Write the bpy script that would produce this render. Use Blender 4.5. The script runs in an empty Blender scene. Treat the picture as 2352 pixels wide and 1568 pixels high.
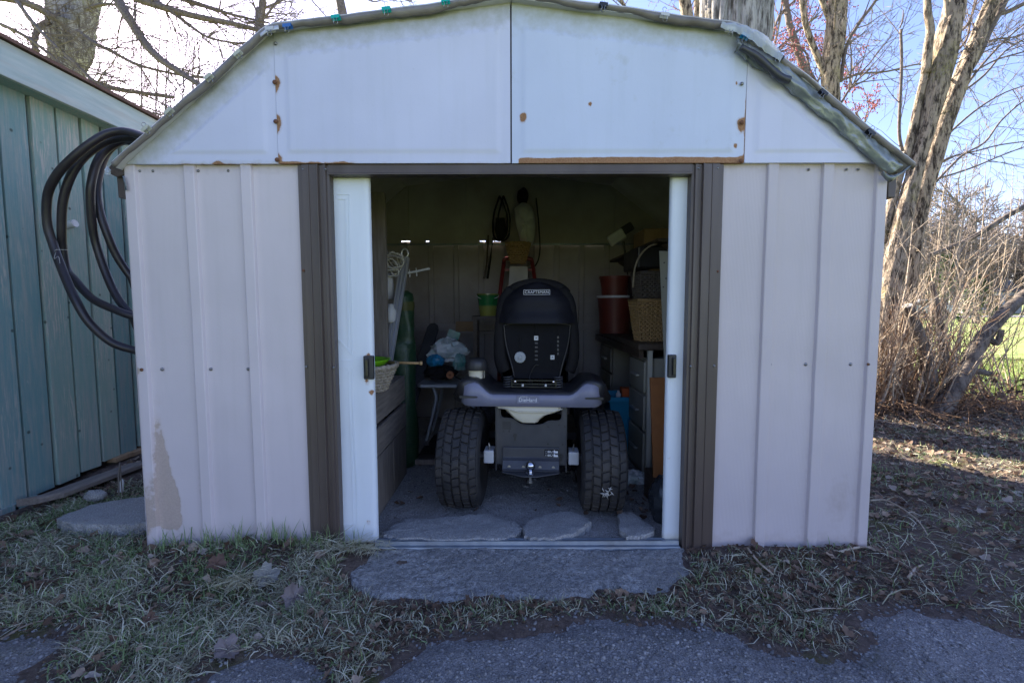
import bpy, math, random
import numpy as np
from mathutils import Vector, Matrix, Quaternion

random.seed(11)
RS = np.random.RandomState(7)
R = math.radians
scene = bpy.context.scene
COL = scene.collection

# ------------------------------------------------------------------ camera
CAM = Vector((0.0, -1.96, 1.03))
PITCH = R(4.37)
FPX = 1100.0                       # focal length in pixels of a 2352-pixel wide picture
cam_d = bpy.data.cameras.new('camera')
cam_d.sensor_width = 36.0
cam_d.lens = FPX / 2352.0 * 36.0
cam_d.clip_start = 0.02
cam_d.clip_end = 1500.0
cam = bpy.data.objects.new('camera', cam_d)
cam.location = CAM
cam.rotation_euler = (R(90) - PITCH, R(0.12), 0)
COL.objects.link(cam)
scene.camera = cam

# ------------------------------------------------------------------ sky, sun, exposure
SUN = Vector((-0.933, 1.055, 0.70)).normalized()
SUN_EL = math.asin(SUN.z)
SUN_AZ = math.atan2(SUN.x, SUN.y)
world = bpy.data.worlds.new('World')
scene.world = world
world.use_nodes = True
wn = world.node_tree
for n in list(wn.nodes):
    wn.nodes.remove(n)
w_out = wn.nodes.new('ShaderNodeOutputWorld')
w_bg = wn.nodes.new('ShaderNodeBackground')
w_sky = wn.nodes.new('ShaderNodeTexSky')
w_sky.sky_type = 'NISHITA'
w_sky.sun_disc = False
w_sky.sun_elevation = SUN_EL
w_sky.sun_rotation = SUN_AZ
w_sky.air_density = 1.0
w_sky.dust_density = 0.8
w_sky.ozone_density = 2.5
w_bg.inputs['Strength'].default_value = 0.075
w_tint = wn.nodes.new('ShaderNodeMix')              # even camera white balance over the whole sky
w_tint.data_type = 'RGBA'; w_tint.blend_type = 'MULTIPLY'
w_tint.inputs[0].default_value = 1.0
w_tint.inputs[7].default_value = (1.10, 0.97, 1.16, 1)
wn.links.new(w_sky.outputs[0], w_tint.inputs[6])
wn.links.new(w_tint.outputs[2], w_bg.inputs['Color'])
wn.links.new(w_bg.outputs[0], w_out.inputs['Surface'])

sun_d = bpy.data.lights.new('sun', 'SUN')
sun_d.energy = 5.0
sun_d.angle = R(0.53)
sun_d.color = (1.0, 0.90, 0.76)
sun = bpy.data.objects.new('sun', sun_d)
sun.rotation_euler = SUN.to_track_quat('Z', 'Y').to_euler()
sun.location = (-6, 7, 8)
COL.objects.link(sun)

scene.view_settings.view_transform = 'Standard'
scene.view_settings.look = 'None'
scene.view_settings.gamma = 1.0
scene.view_settings.use_curve_mapping = False
scene.view_settings.exposure = 2.30
scene.render.engine = 'CYCLES'
scene.cycles.max_bounces = 8
scene.cycles.diffuse_bounces = 7
scene.cycles.transparent_max_bounces = 12
scene.cycles.sample_clamp_indirect = 6.0
scene.cycles.use_denoising = True

# ------------------------------------------------------------------ picture measurements -> world points
def ray(x, y):
    r = (x - 1176.0) / FPX
    u = (784.0 - y) / FPX
    return Vector((r, math.cos(PITCH) + u * math.sin(PITCH), -math.sin(PITCH) + u * math.cos(PITCH)))
def at(x, y, Y):
    d = ray(x, y); return CAM + d * ((Y - CAM.y) / d.y)
def atx(x, y, X):
    d = ray(x, y); return CAM + d * ((X - CAM.x) / d.x)
def atz(x, y, z=0.0):
    d = ray(x, y); return CAM + d * ((z - CAM.z) / d.z)

# ------------------------------------------------------------------ numpy noise
def _hash(ix, iy, s):
    v = np.sin(ix * 127.1 + iy * 311.7 + s * 74.7) * 43758.5453
    return v - np.floor(v)
def vnoise(x, y, s=0):
    x = np.asarray(x, float); y = np.asarray(y, float)
    ix = np.floor(x); iy = np.floor(y)
    fx = x - ix; fy = y - iy
    fx = fx * fx * (3 - 2 * fx); fy = fy * fy * (3 - 2 * fy)
    a = _hash(ix, iy, s); b = _hash(ix + 1, iy, s); c = _hash(ix, iy + 1, s); d = _hash(ix + 1, iy + 1, s)
    return (a + (b - a) * fx) * (1 - fy) + (c + (d - c) * fx) * fy
def fbm(x, y, octv=4, s=0):
    t = 0.0; a = 0.5; f = 1.0; n = 0.0
    for k in range(octv):
        t = t + a * (vnoise(np.asarray(x) * f, np.asarray(y) * f, s + k * 13) * 2 - 1)
        n += a; a *= 0.5; f *= 2.03
    return t / n
def sstep(a, b, x):
    t = np.clip((np.asarray(x, float) - a) / (b - a), 0, 1)
    return t * t * (3 - 2 * t)

# ------------------------------------------------------------------ objects, names, labels
def tag(o, label=None, cat=None, group=None, kind=None):
    if label: o['label'] = label
    if cat: o['category'] = cat
    if group: o['group'] = group
    if kind: o['kind'] = kind
    return o
def empty(name, loc=(0, 0, 0), label=None, cat=None, group=None, rz=0.0):
    o = bpy.data.objects.new(name, None)
    o.empty_display_size = 0.05
    o.location = loc
    o.rotation_euler = (0, 0, rz)
    COL.objects.link(o)
    tag(o, label, cat, group)
    return o
def root_of(o):
    while o.parent is not None:
        o = o.parent
    return o
def link_mesh(name, me, mat=None, parent=None, loc=None):
    o = bpy.data.objects.new(name, me)
    if mat is not None and len(me.materials) == 0:
        me.materials.append(mat)
    COL.objects.link(o)
    if parent is not None:
        o.parent = parent
    if loc is not None:
        o.location = loc
    return o

class MB:
    """collects shapes; build() links them as one mesh object"""
    def __init__(self, xf=None):
        self.v = []; self.f = []; self.xf = xf; self.at = []
    def add(self, vs, fs):
        b = len(self.v)
        if self.xf is not None:
            vs = [self.xf @ Vector(p) for p in vs]
        self.v.extend([tuple(p) for p in vs])
        self.f.extend([tuple(i + b for i in q) for q in fs])
        return self
    def box(self, a, b, m=None):
        x0, y0, z0 = a; x1, y1, z1 = b
        vs = [Vector(p) for p in ((x0,y0,z0),(x1,y0,z0),(x1,y1,z0),(x0,y1,z0),(x0,y0,z1),(x1,y0,z1),(x1,y1,z1),(x0,y1,z1))]
        if m is not None: vs = [m @ p for p in vs]
        return self.add(vs, [(3,2,1,0),(4,5,6,7),(0,1,5,4),(1,2,6,5),(2,3,7,6),(3,0,4,7)])
    def bar(self, p, q, w, t, up=(0, 0, 1)):
        """a box from p to q with width w (across) and thickness t (along up)"""
        p = Vector(p); q = Vector(q); d = (q - p); L = d.length; d.normalize()
        u = Vector(up); s = d.cross(u)
        if s.length < 1e-5: s = d.cross(Vector((1, 0, 0)))
        s.normalize(); u = s.cross(d).normalized()
        vs = []
        for e in (p, q):
            for a, b in ((-1,-1),(1,-1),(1,1),(-1,1)):
                vs.append(e + s * (a * w / 2) + u * (b * t / 2))
        return self.add(vs, [(3,2,1,0),(4,5,6,7),(0,1,5,4),(1,2,6,5),(2,3,7,6),(3,0,4,7)])
    def prism(self, poly, n, thick):
        """planar polygon (list of points) extruded along n by thick"""
        n = Vector(n).normalized() * thick
        k = len(poly); vs = [Vector(p) for p in poly] + [Vector(p) + n for p in poly]
        fs = [tuple(range(k))[::-1], tuple(range(k, 2 * k))]
        for i in range(k):
            j = (i + 1) % k
            fs.append((i, j, k + j, k + i))
        return self.add(vs, fs)
    def tube(self, pts, rad, sides=6, caps=True, sq=1.0):
        pts = [Vector(p) for p in pts]
        n = len(pts)
        if not hasattr(rad, '__len__'): rad = [rad] * n
        vs = []; fs = []
        t0 = (pts[1] - pts[0]).normalized()
        ref = Vector((0, 0, 1)) if abs(t0.z) < 0.9 else Vector((1, 0, 0))
        u = t0.cross(ref).normalized()
        cs = [(math.cos(2 * math.pi * k / sides), math.sin(2 * math.pi * k / sides)) for k in range(sides)]
        for i, p in enumerate(pts):
            t = (pts[min(i + 1, n - 1)] - pts[max(i - 1, 0)])
            if t.length < 1e-9: t = t0
            t = t.normalized()
            u = (u - t * u.dot(t))
            if u.length < 1e-6: u = t.orthogonal()
            u.normalize(); w = t.cross(u)
            for c, s in cs:
                vs.append(p + u * (c * rad[i]) + w * (s * rad[i] * sq))
        for i in range(n - 1):
            for k in range(sides):
                a = i * sides + k; b = i * sides + (k + 1) % sides
                fs.append((a, b, b + sides, a + sides))
        if caps:
            fs.append(tuple(range(sides))[::-1])
            fs.append(tuple(range((n - 1) * sides, n * sides)))
        return self.add(vs, fs)
    def lathe(self, prof, c=(0, 0, 0), sides=24, axis='z', arc=None, wob=None):
        c = Vector(c); vs = []; fs = []; n = len(prof)
        for k in range(sides):
            a = 2 * math.pi * k / sides
            for i, (r, h) in enumerate(prof):
                rr = r * (wob(a, h) if wob else 1)
                if axis == 'z': p = Vector((rr * math.cos(a), rr * math.sin(a), h))
                elif axis == 'x': p = Vector((h, rr * math.cos(a), rr * math.sin(a)))
                else: p = Vector((rr * math.cos(a), h, rr * math.sin(a)))
                vs.append(c + p)
        for k in range(sides):
            k2 = (k + 1) % sides
            for i in range(n - 1):
                fs.append((k * n + i, k2 * n + i, k2 * n + i + 1, k * n + i + 1))
        return self.add(vs, fs)
    def grid(self, rows, close=False):
        nr = len(rows); nc = len(rows[0]); vs = [p for r in rows for p in r]; fs = []
        for i in range(nr - 1):
            for j in range(nc - 1 + (1 if close else 0)):
                j2 = (j + 1) % nc
                fs.append((i * nc + j, i * nc + j2, (i + 1) * nc + j2, (i + 1) * nc + j))
        return self.add(vs, fs)
    def build(self, name, mat=None, parent=None, smooth=False, bevel=0, solid=0, loc=None, sub=0, angle=None, local=False, kind=None):
        me = bpy.data.meshes.new(name)
        vs = self.v
        if parent is not None and not local:
            o = root_of(parent)
            inv = (Matrix.Translation(o.location) @ o.rotation_euler.to_matrix().to_4x4()).inverted()
            vs = [tuple(inv @ Vector(p)) for p in vs]
        if loc is not None:
            l = Vector(loc)
            vs = [tuple(Vector(p) - l) for p in vs]
        me.from_pydata(vs, [], self.f)
        me.validate()
        me.update()
        if smooth:
            me.polygons.foreach_set('use_smooth', [True] * len(me.polygons))
            if angle is not None:
                me.set_sharp_from_angle(angle=R(angle))
        o = link_mesh(name, me, mat, parent, loc)
        if solid:
            m = o.modifiers.new('solid', 'SOLIDIFY'); m.thickness = solid; m.offset = 0
        if bevel:
            m = o.modifiers.new('bevel', 'BEVEL'); m.width = bevel; m.segments = 2; m.limit_method = 'ANGLE'
        if sub:
            m = o.modifiers.new('sub', 'SUBSURF'); m.levels = sub; m.render_levels = sub
        if kind: o['kind'] = kind
        return o

def np_mesh(name, verts, faces, mat, parent=None, smooth=False, attrs=None, kind=None):
    """fast mesh from arrays; faces is (n,3) or (n,4)"""
    me = bpy.data.meshes.new(name)
    verts = np.asarray(verts, np.float32); faces = np.asarray(faces, np.int32)
    k = faces.shape[1]
    me.vertices.add(len(verts)); me.vertices.foreach_set('co', verts.ravel())
    me.loops.add(faces.size); me.loops.foreach_set('vertex_index', faces.ravel())
    me.polygons.add(len(faces))
    me.polygons.foreach_set('loop_start', np.arange(0, faces.size, k, dtype=np.int32))
    me.polygons.foreach_set('loop_total', np.full(len(faces), k, dtype=np.int32))
    if smooth: me.polygons.foreach_set('use_smooth', np.ones(len(faces), bool))
    for nm, arr in (attrs or {}).items():
        a = me.attributes.new(nm, 'FLOAT', 'POINT')
        a.data.foreach_set('value', np.asarray(arr, np.float32).ravel())
    me.update(calc_edges=True)
    o = link_mesh(name, me, mat, parent)
    if kind: o['kind'] = kind
    return o

def crom(pts, n=8):
    """smooth path through points"""
    P = [Vector(p) for p in pts]
    if len(P) < 3: return P
    out = []
    for i in range(len(P) - 1):
        p0 = P[max(i - 1, 0)]; p1 = P[i]; p2 = P[i + 1]; p3 = P[min(i + 2, len(P) - 1)]
        for k in range(n):
            t = k / n
            out.append(0.5 * ((2 * p1) + (p2 - p0) * t + (2 * p0 - 5 * p1 + 4 * p2 - p3) * t * t + (3 * p1 - p0 - 3 * p2 + p3) * t ** 3))
    out.append(P[-1])
    return out
def lerp_list(vals, n):
    """resample a list of numbers to n entries"""
    return [float(v) for v in np.interp(np.linspace(0, 1, n), np.linspace(0, 1, len(vals)), vals)]

_TXT = {}
def text_mesh(s, size, extrude=0.0, spacing=1.0):
    cu = bpy.data.curves.new('text_curve', 'FONT')
    cu.body = s; cu.size = size; cu.extrude = extrude; cu.align_x = 'CENTER'; cu.align_y = 'CENTER'
    cu.space_character = spacing
    cu.resolution_u = 3
    t = bpy.data.objects.new('text_tmp', cu)
    COL.objects.link(t)
    dg = bpy.context.evaluated_depsgraph_get()
    me = bpy.data.meshes.new_from_object(t.evaluated_get(dg))
    bpy.data.objects.remove(t)
    bpy.data.curves.remove(cu)
    return me

# ------------------------------------------------------------------ materials
def _n(nt, t, **kw):
    n = nt.nodes.new(t)
    for k, v in kw.items():
        setattr(n, k, v)
    return n
def ramp(nt, fac, stops):
    r = _n(nt, 'ShaderNodeValToRGB')
    el = r.color_ramp.elements
    while len(el) < len(stops): el.new(0.5)
    for e, (p, c) in zip(el, stops):
        e.position = p
        e.color = (c, c, c, 1) if not hasattr(c, '__len__') else (c[0], c[1], c[2], 1)
    nt.links.new(fac, r.inputs[0])
    return r.outputs[0]
def mix(nt, fac, a, b, mode='MIX'):
    m = _n(nt, 'ShaderNodeMix', data_type='RGBA', blend_type=mode)
    for s, v in ((0, fac), (6, a), (7, b)):
        if hasattr(v, 'is_linked') or hasattr(v, 'links'): nt.links.new(v, m.inputs[s])
        elif s == 0: m.inputs[0].default_value = v
        else: m.inputs[s].default_value = (v[0], v[1], v[2], 1)
    return m.outputs[2]
def math_(nt, op, a, b=0.0, clamp=False):
    m = _n(nt, 'ShaderNodeMath', operation=op, use_clamp=clamp)
    for i, v in enumerate((a, b)):
        if hasattr(v, 'links'): nt.links.new(v, m.inputs[i])
        else: m.inputs[i].default_value = v
    return m.outputs[0]
def coords(nt, scale=(1, 1, 1), rand=False):
    tc = _n(nt, 'ShaderNodeTexCoord')
    mp = _n(nt, 'ShaderNodeMapping')
    mp.inputs['Scale'].default_value = scale if hasattr(scale, '__len__') else (scale,) * 3
    nt.links.new(tc.outputs['Object'], mp.inputs['Vector'])
    if rand:
        oi = _n(nt, 'ShaderNodeObjectInfo')
        cb = _n(nt, 'ShaderNodeCombineXYZ')
        s = math_(nt, 'MULTIPLY', oi.outputs['Random'], 37.0)
        for k in range(3): nt.links.new(s, cb.inputs[k])
        nt.links.new(cb.outputs[0], mp.inputs['Location'])
    return mp.outputs[0]
def noise(nt, vec, scale, detail=4, rough=0.55):
    n = _n(nt, 'ShaderNodeTexNoise')
    n.inputs['Scale'].default_value = scale; n.inputs['Detail'].default_value = detail
    n.inputs['Roughness'].default_value = rough
    nt.links.new(vec, n.inputs['Vector'])
    return n.outputs[0]
def new_mat(name):
    m = bpy.data.materials.new(name); m.use_nodes = True
    nt = m.node_tree
    return m, nt, nt.nodes['Principled BSDF']
def bump(nt, bsdf, h, strength=0.3, dist=0.01, normal=None):
    b = _n(nt, 'ShaderNodeBump')
    b.inputs['Strength'].default_value = strength; b.inputs['Distance'].default_value = dist
    nt.links.new(h, b.inputs['Height'])
    if normal is not None: nt.links.new(normal, b.inputs['Normal'])
    nt.links.new(b.outputs[0], bsdf.inputs['Normal'])
    return b.outputs[0]
def pm(name, c1, c2=None, scale=6.0, rough=0.6, metal=0.0, bmp=0.15, bscale=40.0, stretch=(1, 1, 1), dirt=None, dirt_amt=0.35,
       spec=0.5, rand=False, rvar=0.0, bdist=0.004, detail=5, trans=0.0, alpha=1.0):
    """general surface: two tones mixed by noise, optional dirt patches, fine relief"""
    m, nt, b = new_mat(name)
    c2 = c2 or tuple(v * 0.8 for v in c1)
    vec = coords(nt, stretch, rand)
    n1 = noise(nt, vec, scale, detail)
    col = mix(nt, ramp(nt, n1, [(0.32, 0.0), (0.68, 1.0)]), c1, c2)
    if dirt:
        n2 = noise(nt, vec, scale * 0.35, 6, 0.65)
        f = ramp(nt, n2, [(0.48, 0.0), (0.72, dirt_amt)])
        col = mix(nt, f, col, dirt)
    if rvar:
        oi = _n(nt, 'ShaderNodeObjectInfo')
        v = ramp(nt, oi.outputs['Random'], [(0, 1 - rvar), (1, 1 + rvar)])
        col = mix(nt, 1.0, col, v, 'MULTIPLY')
    nt.links.new(col, b.inputs['Base Color'])
    b.inputs['Metallic'].default_value = metal
    b.inputs['Specular IOR Level'].default_value = spec
    nr = ramp(nt, n1, [(0.2, max(rough - 0.1, 0.03)), (0.8, min(rough + 0.1, 1.0))])
    nt.links.new(nr, b.inputs['Roughness'])
    if bmp:
        bump(nt, b, noise(nt, vec, bscale, 5), bmp, bdist)
    if trans: b.inputs['Transmission Weight'].default_value = trans
    if alpha < 1: b.inputs['Alpha'].default_value = alpha
    return m
def attr_mat(name, stops, rough=0.8, spec=0.2, bmp=0.0, transl=0.0):
    """colour picked by a per-vertex random number"""
    m, nt, b = new_mat(name)
    a = _n(nt, 'ShaderNodeAttribute', attribute_name='rnd')
    col = ramp(nt, a.outputs['Fac'], stops)
    vec = coords(nt)
    n1 = noise(nt, vec, 60, 4)
    col = mix(nt, ramp(nt, n1, [(0.3, 0.0), (0.7, 0.55)]), col, mix(nt, 1.0, col, (0.55, 0.5, 0.48), 'MULTIPLY'))
    nt.links.new(col, b.inputs['Base Color'])
    b.inputs['Roughness'].default_value = rough
    b.inputs['Specular IOR Level'].default_value = spec
    if transl:
        tr = _n(nt, 'ShaderNodeBsdfTranslucent'); nt.links.new(col, tr.inputs['Color'])
        ms = _n(nt, 'ShaderNodeMixShader'); ms.inputs[0].default_value = transl
        out = nt.nodes['Material Output']
        nt.links.new(b.outputs[0], ms.inputs[1]); nt.links.new(tr.outputs[0], ms.inputs[2])
        nt.links.new(ms.outputs[0], out.inputs['Surface'])
    return m

def stained_paint(name, c, dirt, rust=(0.36, 0.18, 0.09), rough=0.42, corr=0.0, rdark=0.55, rmix=(0.45, 0.28, 0.16)):
    """painted sheet steel: per-vertex 'rust' and 'dirt' masks broken up by noise"""
    m, nt, b = new_mat(name)
    vec = coords(nt)
    n_big = noise(nt, vec, 2.2, 5)
    n_mid = noise(nt, vec, 26, 6, 0.65)
    n_fine = noise(nt, vec, 160, 3)
    col = mix(nt, ramp(nt, n_big, [(0.3, 0.0), (0.7, 1.0)]), c, tuple(v * 0.9 for v in c))
    # faint vertical run marks
    vs = coords(nt, (1, 1, 0.06))
    n_run = noise(nt, vs, 22, 5, 0.6)
    col = mix(nt, ramp(nt, n_run, [(0.50, 0.0), (0.78, 0.32)]), col, tuple(v * w for v, w in zip(c, (0.8, 0.82, 0.78))))
    # specks
    col = mix(nt, ramp(nt, n_fine, [(0.70, 0.0), (0.78, 0.35)]), col, (0.25, 0.22, 0.19))
    ad = _n(nt, 'ShaderNodeAttribute', attribute_name='dirt')
    d = math_(nt, 'ADD', ad.outputs['Fac'], math_(nt, 'MULTIPLY', math_(nt, 'SUBTRACT', n_mid, 0.5), 0.9))
    d = math_(nt, 'MULTIPLY', ramp(nt, d, [(0.25, 0.0), (0.95, 0.8)]), ramp(nt, ad.outputs['Fac'], [(0.0, 0.0), (0.08, 1.0)]))
    col = mix(nt, d, col, dirt)
    ar = _n(nt, 'ShaderNodeAttribute', attribute_name='rust')
    r = math_(nt, 'ADD', ar.outputs['Fac'], math_(nt, 'MULTIPLY', math_(nt, 'SUBTRACT', n_mid, 0.5), 0.7))
    halo = ramp(nt, r, [(0.25, 0.0), (0.45, 0.6)])
    core = ramp(nt, r, [(0.42, 0.0), (0.52, 1.0)])
    on = ramp(nt, ar.outputs['Fac'], [(0.0, 0.0), (0.12, 1.0)])
    rcol = mix(nt, n_mid, rust, tuple(v * rdark for v in rust))
    rcol = mix(nt, ramp(nt, n_fine, [(0.4, 0.0), (0.7, 0.6)]), rcol, rmix)
    col = mix(nt, math_(nt, 'MULTIPLY', halo, on), col, tuple(0.5 * (u + v) for u, v in zip(c, rust)))
    cf = math_(nt, 'MULTIPLY', core, on)
    col = mix(nt, cf, col, rcol)
    nt.links.new(col, b.inputs['Base Color'])
    rr = mix(nt, cf, (rough,) * 3, (0.9,) * 3)
    nt.links.new(rr, b.inputs['Roughness'])
    b.inputs['Specular IOR Level'].default_value = 0.35
    h = math_(nt, 'SUBTRACT', math_(nt, 'MULTIPLY', n_fine, 0.35), math_(nt, 'MULTIPLY', cf, 1.2))
    if corr:
        wv = _n(nt, 'ShaderNodeTexWave', wave_type='BANDS', bands_direction='X')
        wv.inputs['Scale'].default_value = corr; wv.inputs['Distortion'].default_value = 0.0
        nt.links.new(vec, wv.inputs['Vector'])
        h = math_(nt, 'ADD', h, math_(nt, 'MULTIPLY', wv.outputs['Fac'], 0.5))
    h = math_(nt, 'ADD', h, math_(nt, 'MULTIPLY', n_big, 6.0))
    bump(nt, b, h, 0.22, 0.003)
    return m

M = {}
M['gable'] = stained_paint('gable_white_paint', (0.64, 0.64, 0.755), (0.30, 0.30, 0.22))
M['gable_worn'] = stained_paint('gable_worn_paint', (0.59, 0.63, 0.755), (0.34, 0.34, 0.25))
M['wall'] = stained_paint('wall_beige_paint', (0.56, 0.495, 0.502), (0.36, 0.29, 0.26), corr=55.0)
M['wall_left'] = stained_paint('wall_beige_paint_scraped', (0.655, 0.575, 0.578), (0.37, 0.30, 0.27), rust=(0.50, 0.40, 0.345), rdark=0.82, rmix=(0.54, 0.43, 0.36))
M['door'] = stained_paint('door_white_paint', (0.74, 0.77, 0.80), (0.5, 0.45, 0.3))
M['brown'] = pm('brown_trim', (0.088, 0.064, 0.054), (0.07, 0.051, 0.043), 8, 0.45, 0, 0.08, 60, (1, 1, 0.15), dirt=(0.2, 0.17, 0.14), dirt_amt=0.3)
M['inner'] = pm('bare_inner_steel', (0.37, 0.345, 0.335), (0.28, 0.26, 0.25), 3, 0.6, 0, 0.1, 30, dirt=(0.16, 0.10, 0.07), dirt_amt=0.6)
M['roofmetal'] = pm('roof_steel', (0.66, 0.65, 0.64), (0.52, 0.50, 0.48), 4, 0.5, 0, 0.1, 30, dirt=(0.2, 0.15, 0.1))
M['zinc'] = pm('zinc_rail', (0.27, 0.31, 0.36), (0.18, 0.21, 0.25), 10, 0.42, 0.5, 0.1, 60, dirt=(0.12, 0.1, 0.08), dirt_amt=0.6)
M['screw'] = pm('screw_zinc', (0.34, 0.34, 0.34), (0.2, 0.19, 0.18), 200, 0.35, 0.85, 0.1, 300)
M['screw_rust'] = pm('screw_rusty', (0.12, 0.05, 0.03), (0.2, 0.09, 0.04), 200, 0.8, 0.0, 0.3, 300)
M['tarp'] = pm('tarp_dirty_white', (0.66, 0.65, 0.62), (0.50, 0.48, 0.43), 9, 0.5, 0, 0.4, 14, dirt=(0.22, 0.19, 0.15), dirt_amt=0.55, bdist=0.01)
M['tape'] = pm('duct_tape', (0.30, 0.32, 0.33), (0.18, 0.2, 0.2), 12, 0.3, 0.25, 0.5, 30, dirt=(0.14, 0.15, 0.12), dirt_amt=0.6, bdist=0.008)
M['black_plastic'] = pm('black_plastic', (0.014, 0.014, 0.017), (0.022, 0.022, 0.026), 14, 0.45, 0, 0.1, 150, dirt=(0.075, 0.068, 0.06), dirt_amt=0.4)
M['black_gloss'] = pm('black_gloss', (0.012, 0.012, 0.016), (0.02, 0.02, 0.025), 20, 0.22, 0, 0.02, 80)
M['matte_black'] = pm('matte_black', (0.008, 0.008, 0.010), (0.013, 0.013, 0.015), 20, 0.75, 0, 0.1, 150, spec=0.12)
M['seat_vinyl'] = pm('seat_vinyl', (0.010, 0.010, 0.014), (0.015, 0.015, 0.02), 20, 0.5, 0, 0.1, 150, spec=0.14)
M['rubber'] = pm('tyre_rubber', (0.013, 0.013, 0.015), (0.024, 0.022, 0.022), 14, 0.7, 0, 0.25, 90, dirt=(0.085, 0.072, 0.06), dirt_amt=0.6)
M['hose'] = pm('black_poly_pipe', (0.021, 0.016, 0.018), (0.034, 0.026, 0.027), 7, 0.42, 0, 0.1, 60, dirt=(0.08, 0.07, 0.06), dirt_amt=0.35)
M['skirt'] = pm('skirt_sky_tint', (0.19, 0.19, 0.255), (0.17, 0.17, 0.23), 12, 0.40, 0, 0.06, 120)  # black plastic; the grey-blue base paints in the reflected sky
M['steel_dark'] = pm('dark_steel_plate', (0.055, 0.057, 0.065), (0.04, 0.041, 0.048), 12, 0.45, 0.2, 0.15, 70, dirt=(0.1, 0.085, 0.07), dirt_amt=0.4)
M['chrome'] = pm('chrome', (0.6, 0.6, 0.62), (0.5, 0.5, 0.52), 20, 0.12, 1.0, 0.0)
M['tank'] = pm('milky_plastic', (0.62, 0.57, 0.44), (0.55, 0.5, 0.38), 8, 0.45, 0, 0.05, 60, dirt=(0.3, 0.25, 0.17), dirt_amt=0.3)
M['white_mark'] = pm('white_print', (0.72, 0.72, 0.74), (0.66, 0.66, 0.68), 20, 0.5, 0, 0.0)
M['white_plastic'] = pm('white_plastic', (0.6, 0.6, 0.6), (0.5, 0.5, 0.5), 9, 0.45, 0, 0.05, 60, dirt=(0.3, 0.28, 0.24))
M['grey_plastic'] = pm('grey_plastic', (0.34, 0.36, 0.38), (0.28, 0.3, 0.32), 9, 0.4, 0, 0.05, 60)
M['wood_grey'] = pm('weathered_wood', (0.20, 0.17, 0.145), (0.125, 0.105, 0.09), 9, 0.85, 0, 0.5, 30, (8, 8, 0.7), rand=True, rvar=0.18, bdist=0.003)
M['wood_grey_y'] = pm('weathered_wood_level', (0.20, 0.17, 0.145), (0.125, 0.105, 0.09), 9, 0.85, 0, 0.5, 30, (8, 0.7, 8), rand=True, rvar=0.18, bdist=0.003)
M['wood_dark'] = pm('dark_wood', (0.075, 0.05, 0.036), (0.05, 0.033, 0.024), 6, 0.55, 0, 0.2, 30, (8, 1, 8), dirt=(0.1, 0.09, 0.08))
M['wood_tan'] = pm('tan_panel', (0.30, 0.20, 0.11), (0.24, 0.15, 0.08), 5, 0.7, 0, 0.15, 30, (6, 6, 1))
M['orange_board'] = pm('orange_brown_board', (0.32, 0.12, 0.035), (0.26, 0.10, 0.03), 20, 0.6, 0, 0.2, 90)
M['card'] = pm('cardboard', (0.34, 0.23, 0.13), (0.28, 0.19, 0.11), 10, 0.85, 0, 0.1, 60)
M['red_plastic'] = pm('red_tub', (0.17, 0.03, 0.018), (0.12, 0.022, 0.014), 8, 0.5, 0, 0.05, 60, dirt=(0.12, 0.06, 0.04))
M['red_paint'] = pm('red_paint', (0.22, 0.022, 0.025), (0.16, 0.017, 0.02), 9, 0.45, 0, 0.1, 60, dirt=(0.1, 0.05, 0.04))
M['orange_plastic'] = pm('orange_plastic', (0.62, 0.12, 0.03), (0.5, 0.09, 0.02), 9, 0.45)
M['blue_bin'] = pm('blue_bin', (0.005, 0.27, 0.46), (0.004, 0.22, 0.38), 6, 0.45, 0, 0.05, 50)
M['lime'] = pm('lime_plastic', (0.22, 0.60, 0.015), (0.18, 0.52, 0.012), 6, 0.35)
M['wicker_tan'] = pm('wicker_tan', (0.40, 0.26, 0.12), (0.27, 0.17, 0.075), 60, 0.75, 0, 0.3, 120)
M['wicker_grey'] = pm('wicker_grey', (0.42, 0.36, 0.28), (0.28, 0.23, 0.17), 60, 0.8, 0, 0.3, 120)
M['wicker_dark'] = pm('wicker_dark', (0.13, 0.11, 0.10), (0.08, 0.065, 0.055), 60, 0.8, 0, 0.3, 120)
M['rope'] = pm('white_rope', (0.5, 0.48, 0.44), (0.36, 0.34, 0.31), 80, 0.85, 0, 0.4, 200)
M['bag_white'] = pm('crumpled_bag', (0.72, 0.72, 0.74), (0.38, 0.50, 0.52), 16, 0.35, 0, 0.3, 30)
M['bag_teal'] = pm('teal_bag', (0.05, 0.24, 0.22), (0.3, 0.38, 0.38), 13, 0.35, 0, 0.3, 30)
M['bag_blue'] = pm('blue_bag', (0.02, 0.23, 0.42), (0.02, 0.17, 0.33), 9, 0.4)
M['bag_black'] = pm('black_bag', (0.022, 0.026, 0.032), (0.04, 0.045, 0.052), 8, 0.25, 0, 0.6, 18, bdist=0.012)
M['green_net'] = pm('green_netting', (0.008, 0.035, 0.018), (0.018, 0.05, 0.02), 14, 0.45, 0, 0.8, 30, (1, 1, 4), dirt=(0.05, 0.065, 0.03), dirt_amt=0.5)
M['leather'] = pm('orange_rust_metal', (0.35, 0.12, 0.04), (0.2, 0.07, 0.03), 20, 0.6)
M['cloth_grey'] = pm('grey_cloth', (0.56, 0.55, 0.56), (0.40, 0.39, 0.40), 6, 0.9, 0, 0.4, 24, bdist=0.01)
M['cloth_dark'] = pm('dark_cloth', (0.012, 0.012, 0.014), (0.022, 0.02, 0.02), 6, 0.9, 0, 0.4, 24, bdist=0.01, spec=0.15)
M['cabinet'] = pm('grey_green_cabinet', (0.30, 0.29, 0.24), (0.24, 0.23, 0.19), 4, 0.55, 0, 0.1, 40, dirt=(0.09, 0.07, 0.05))
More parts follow.
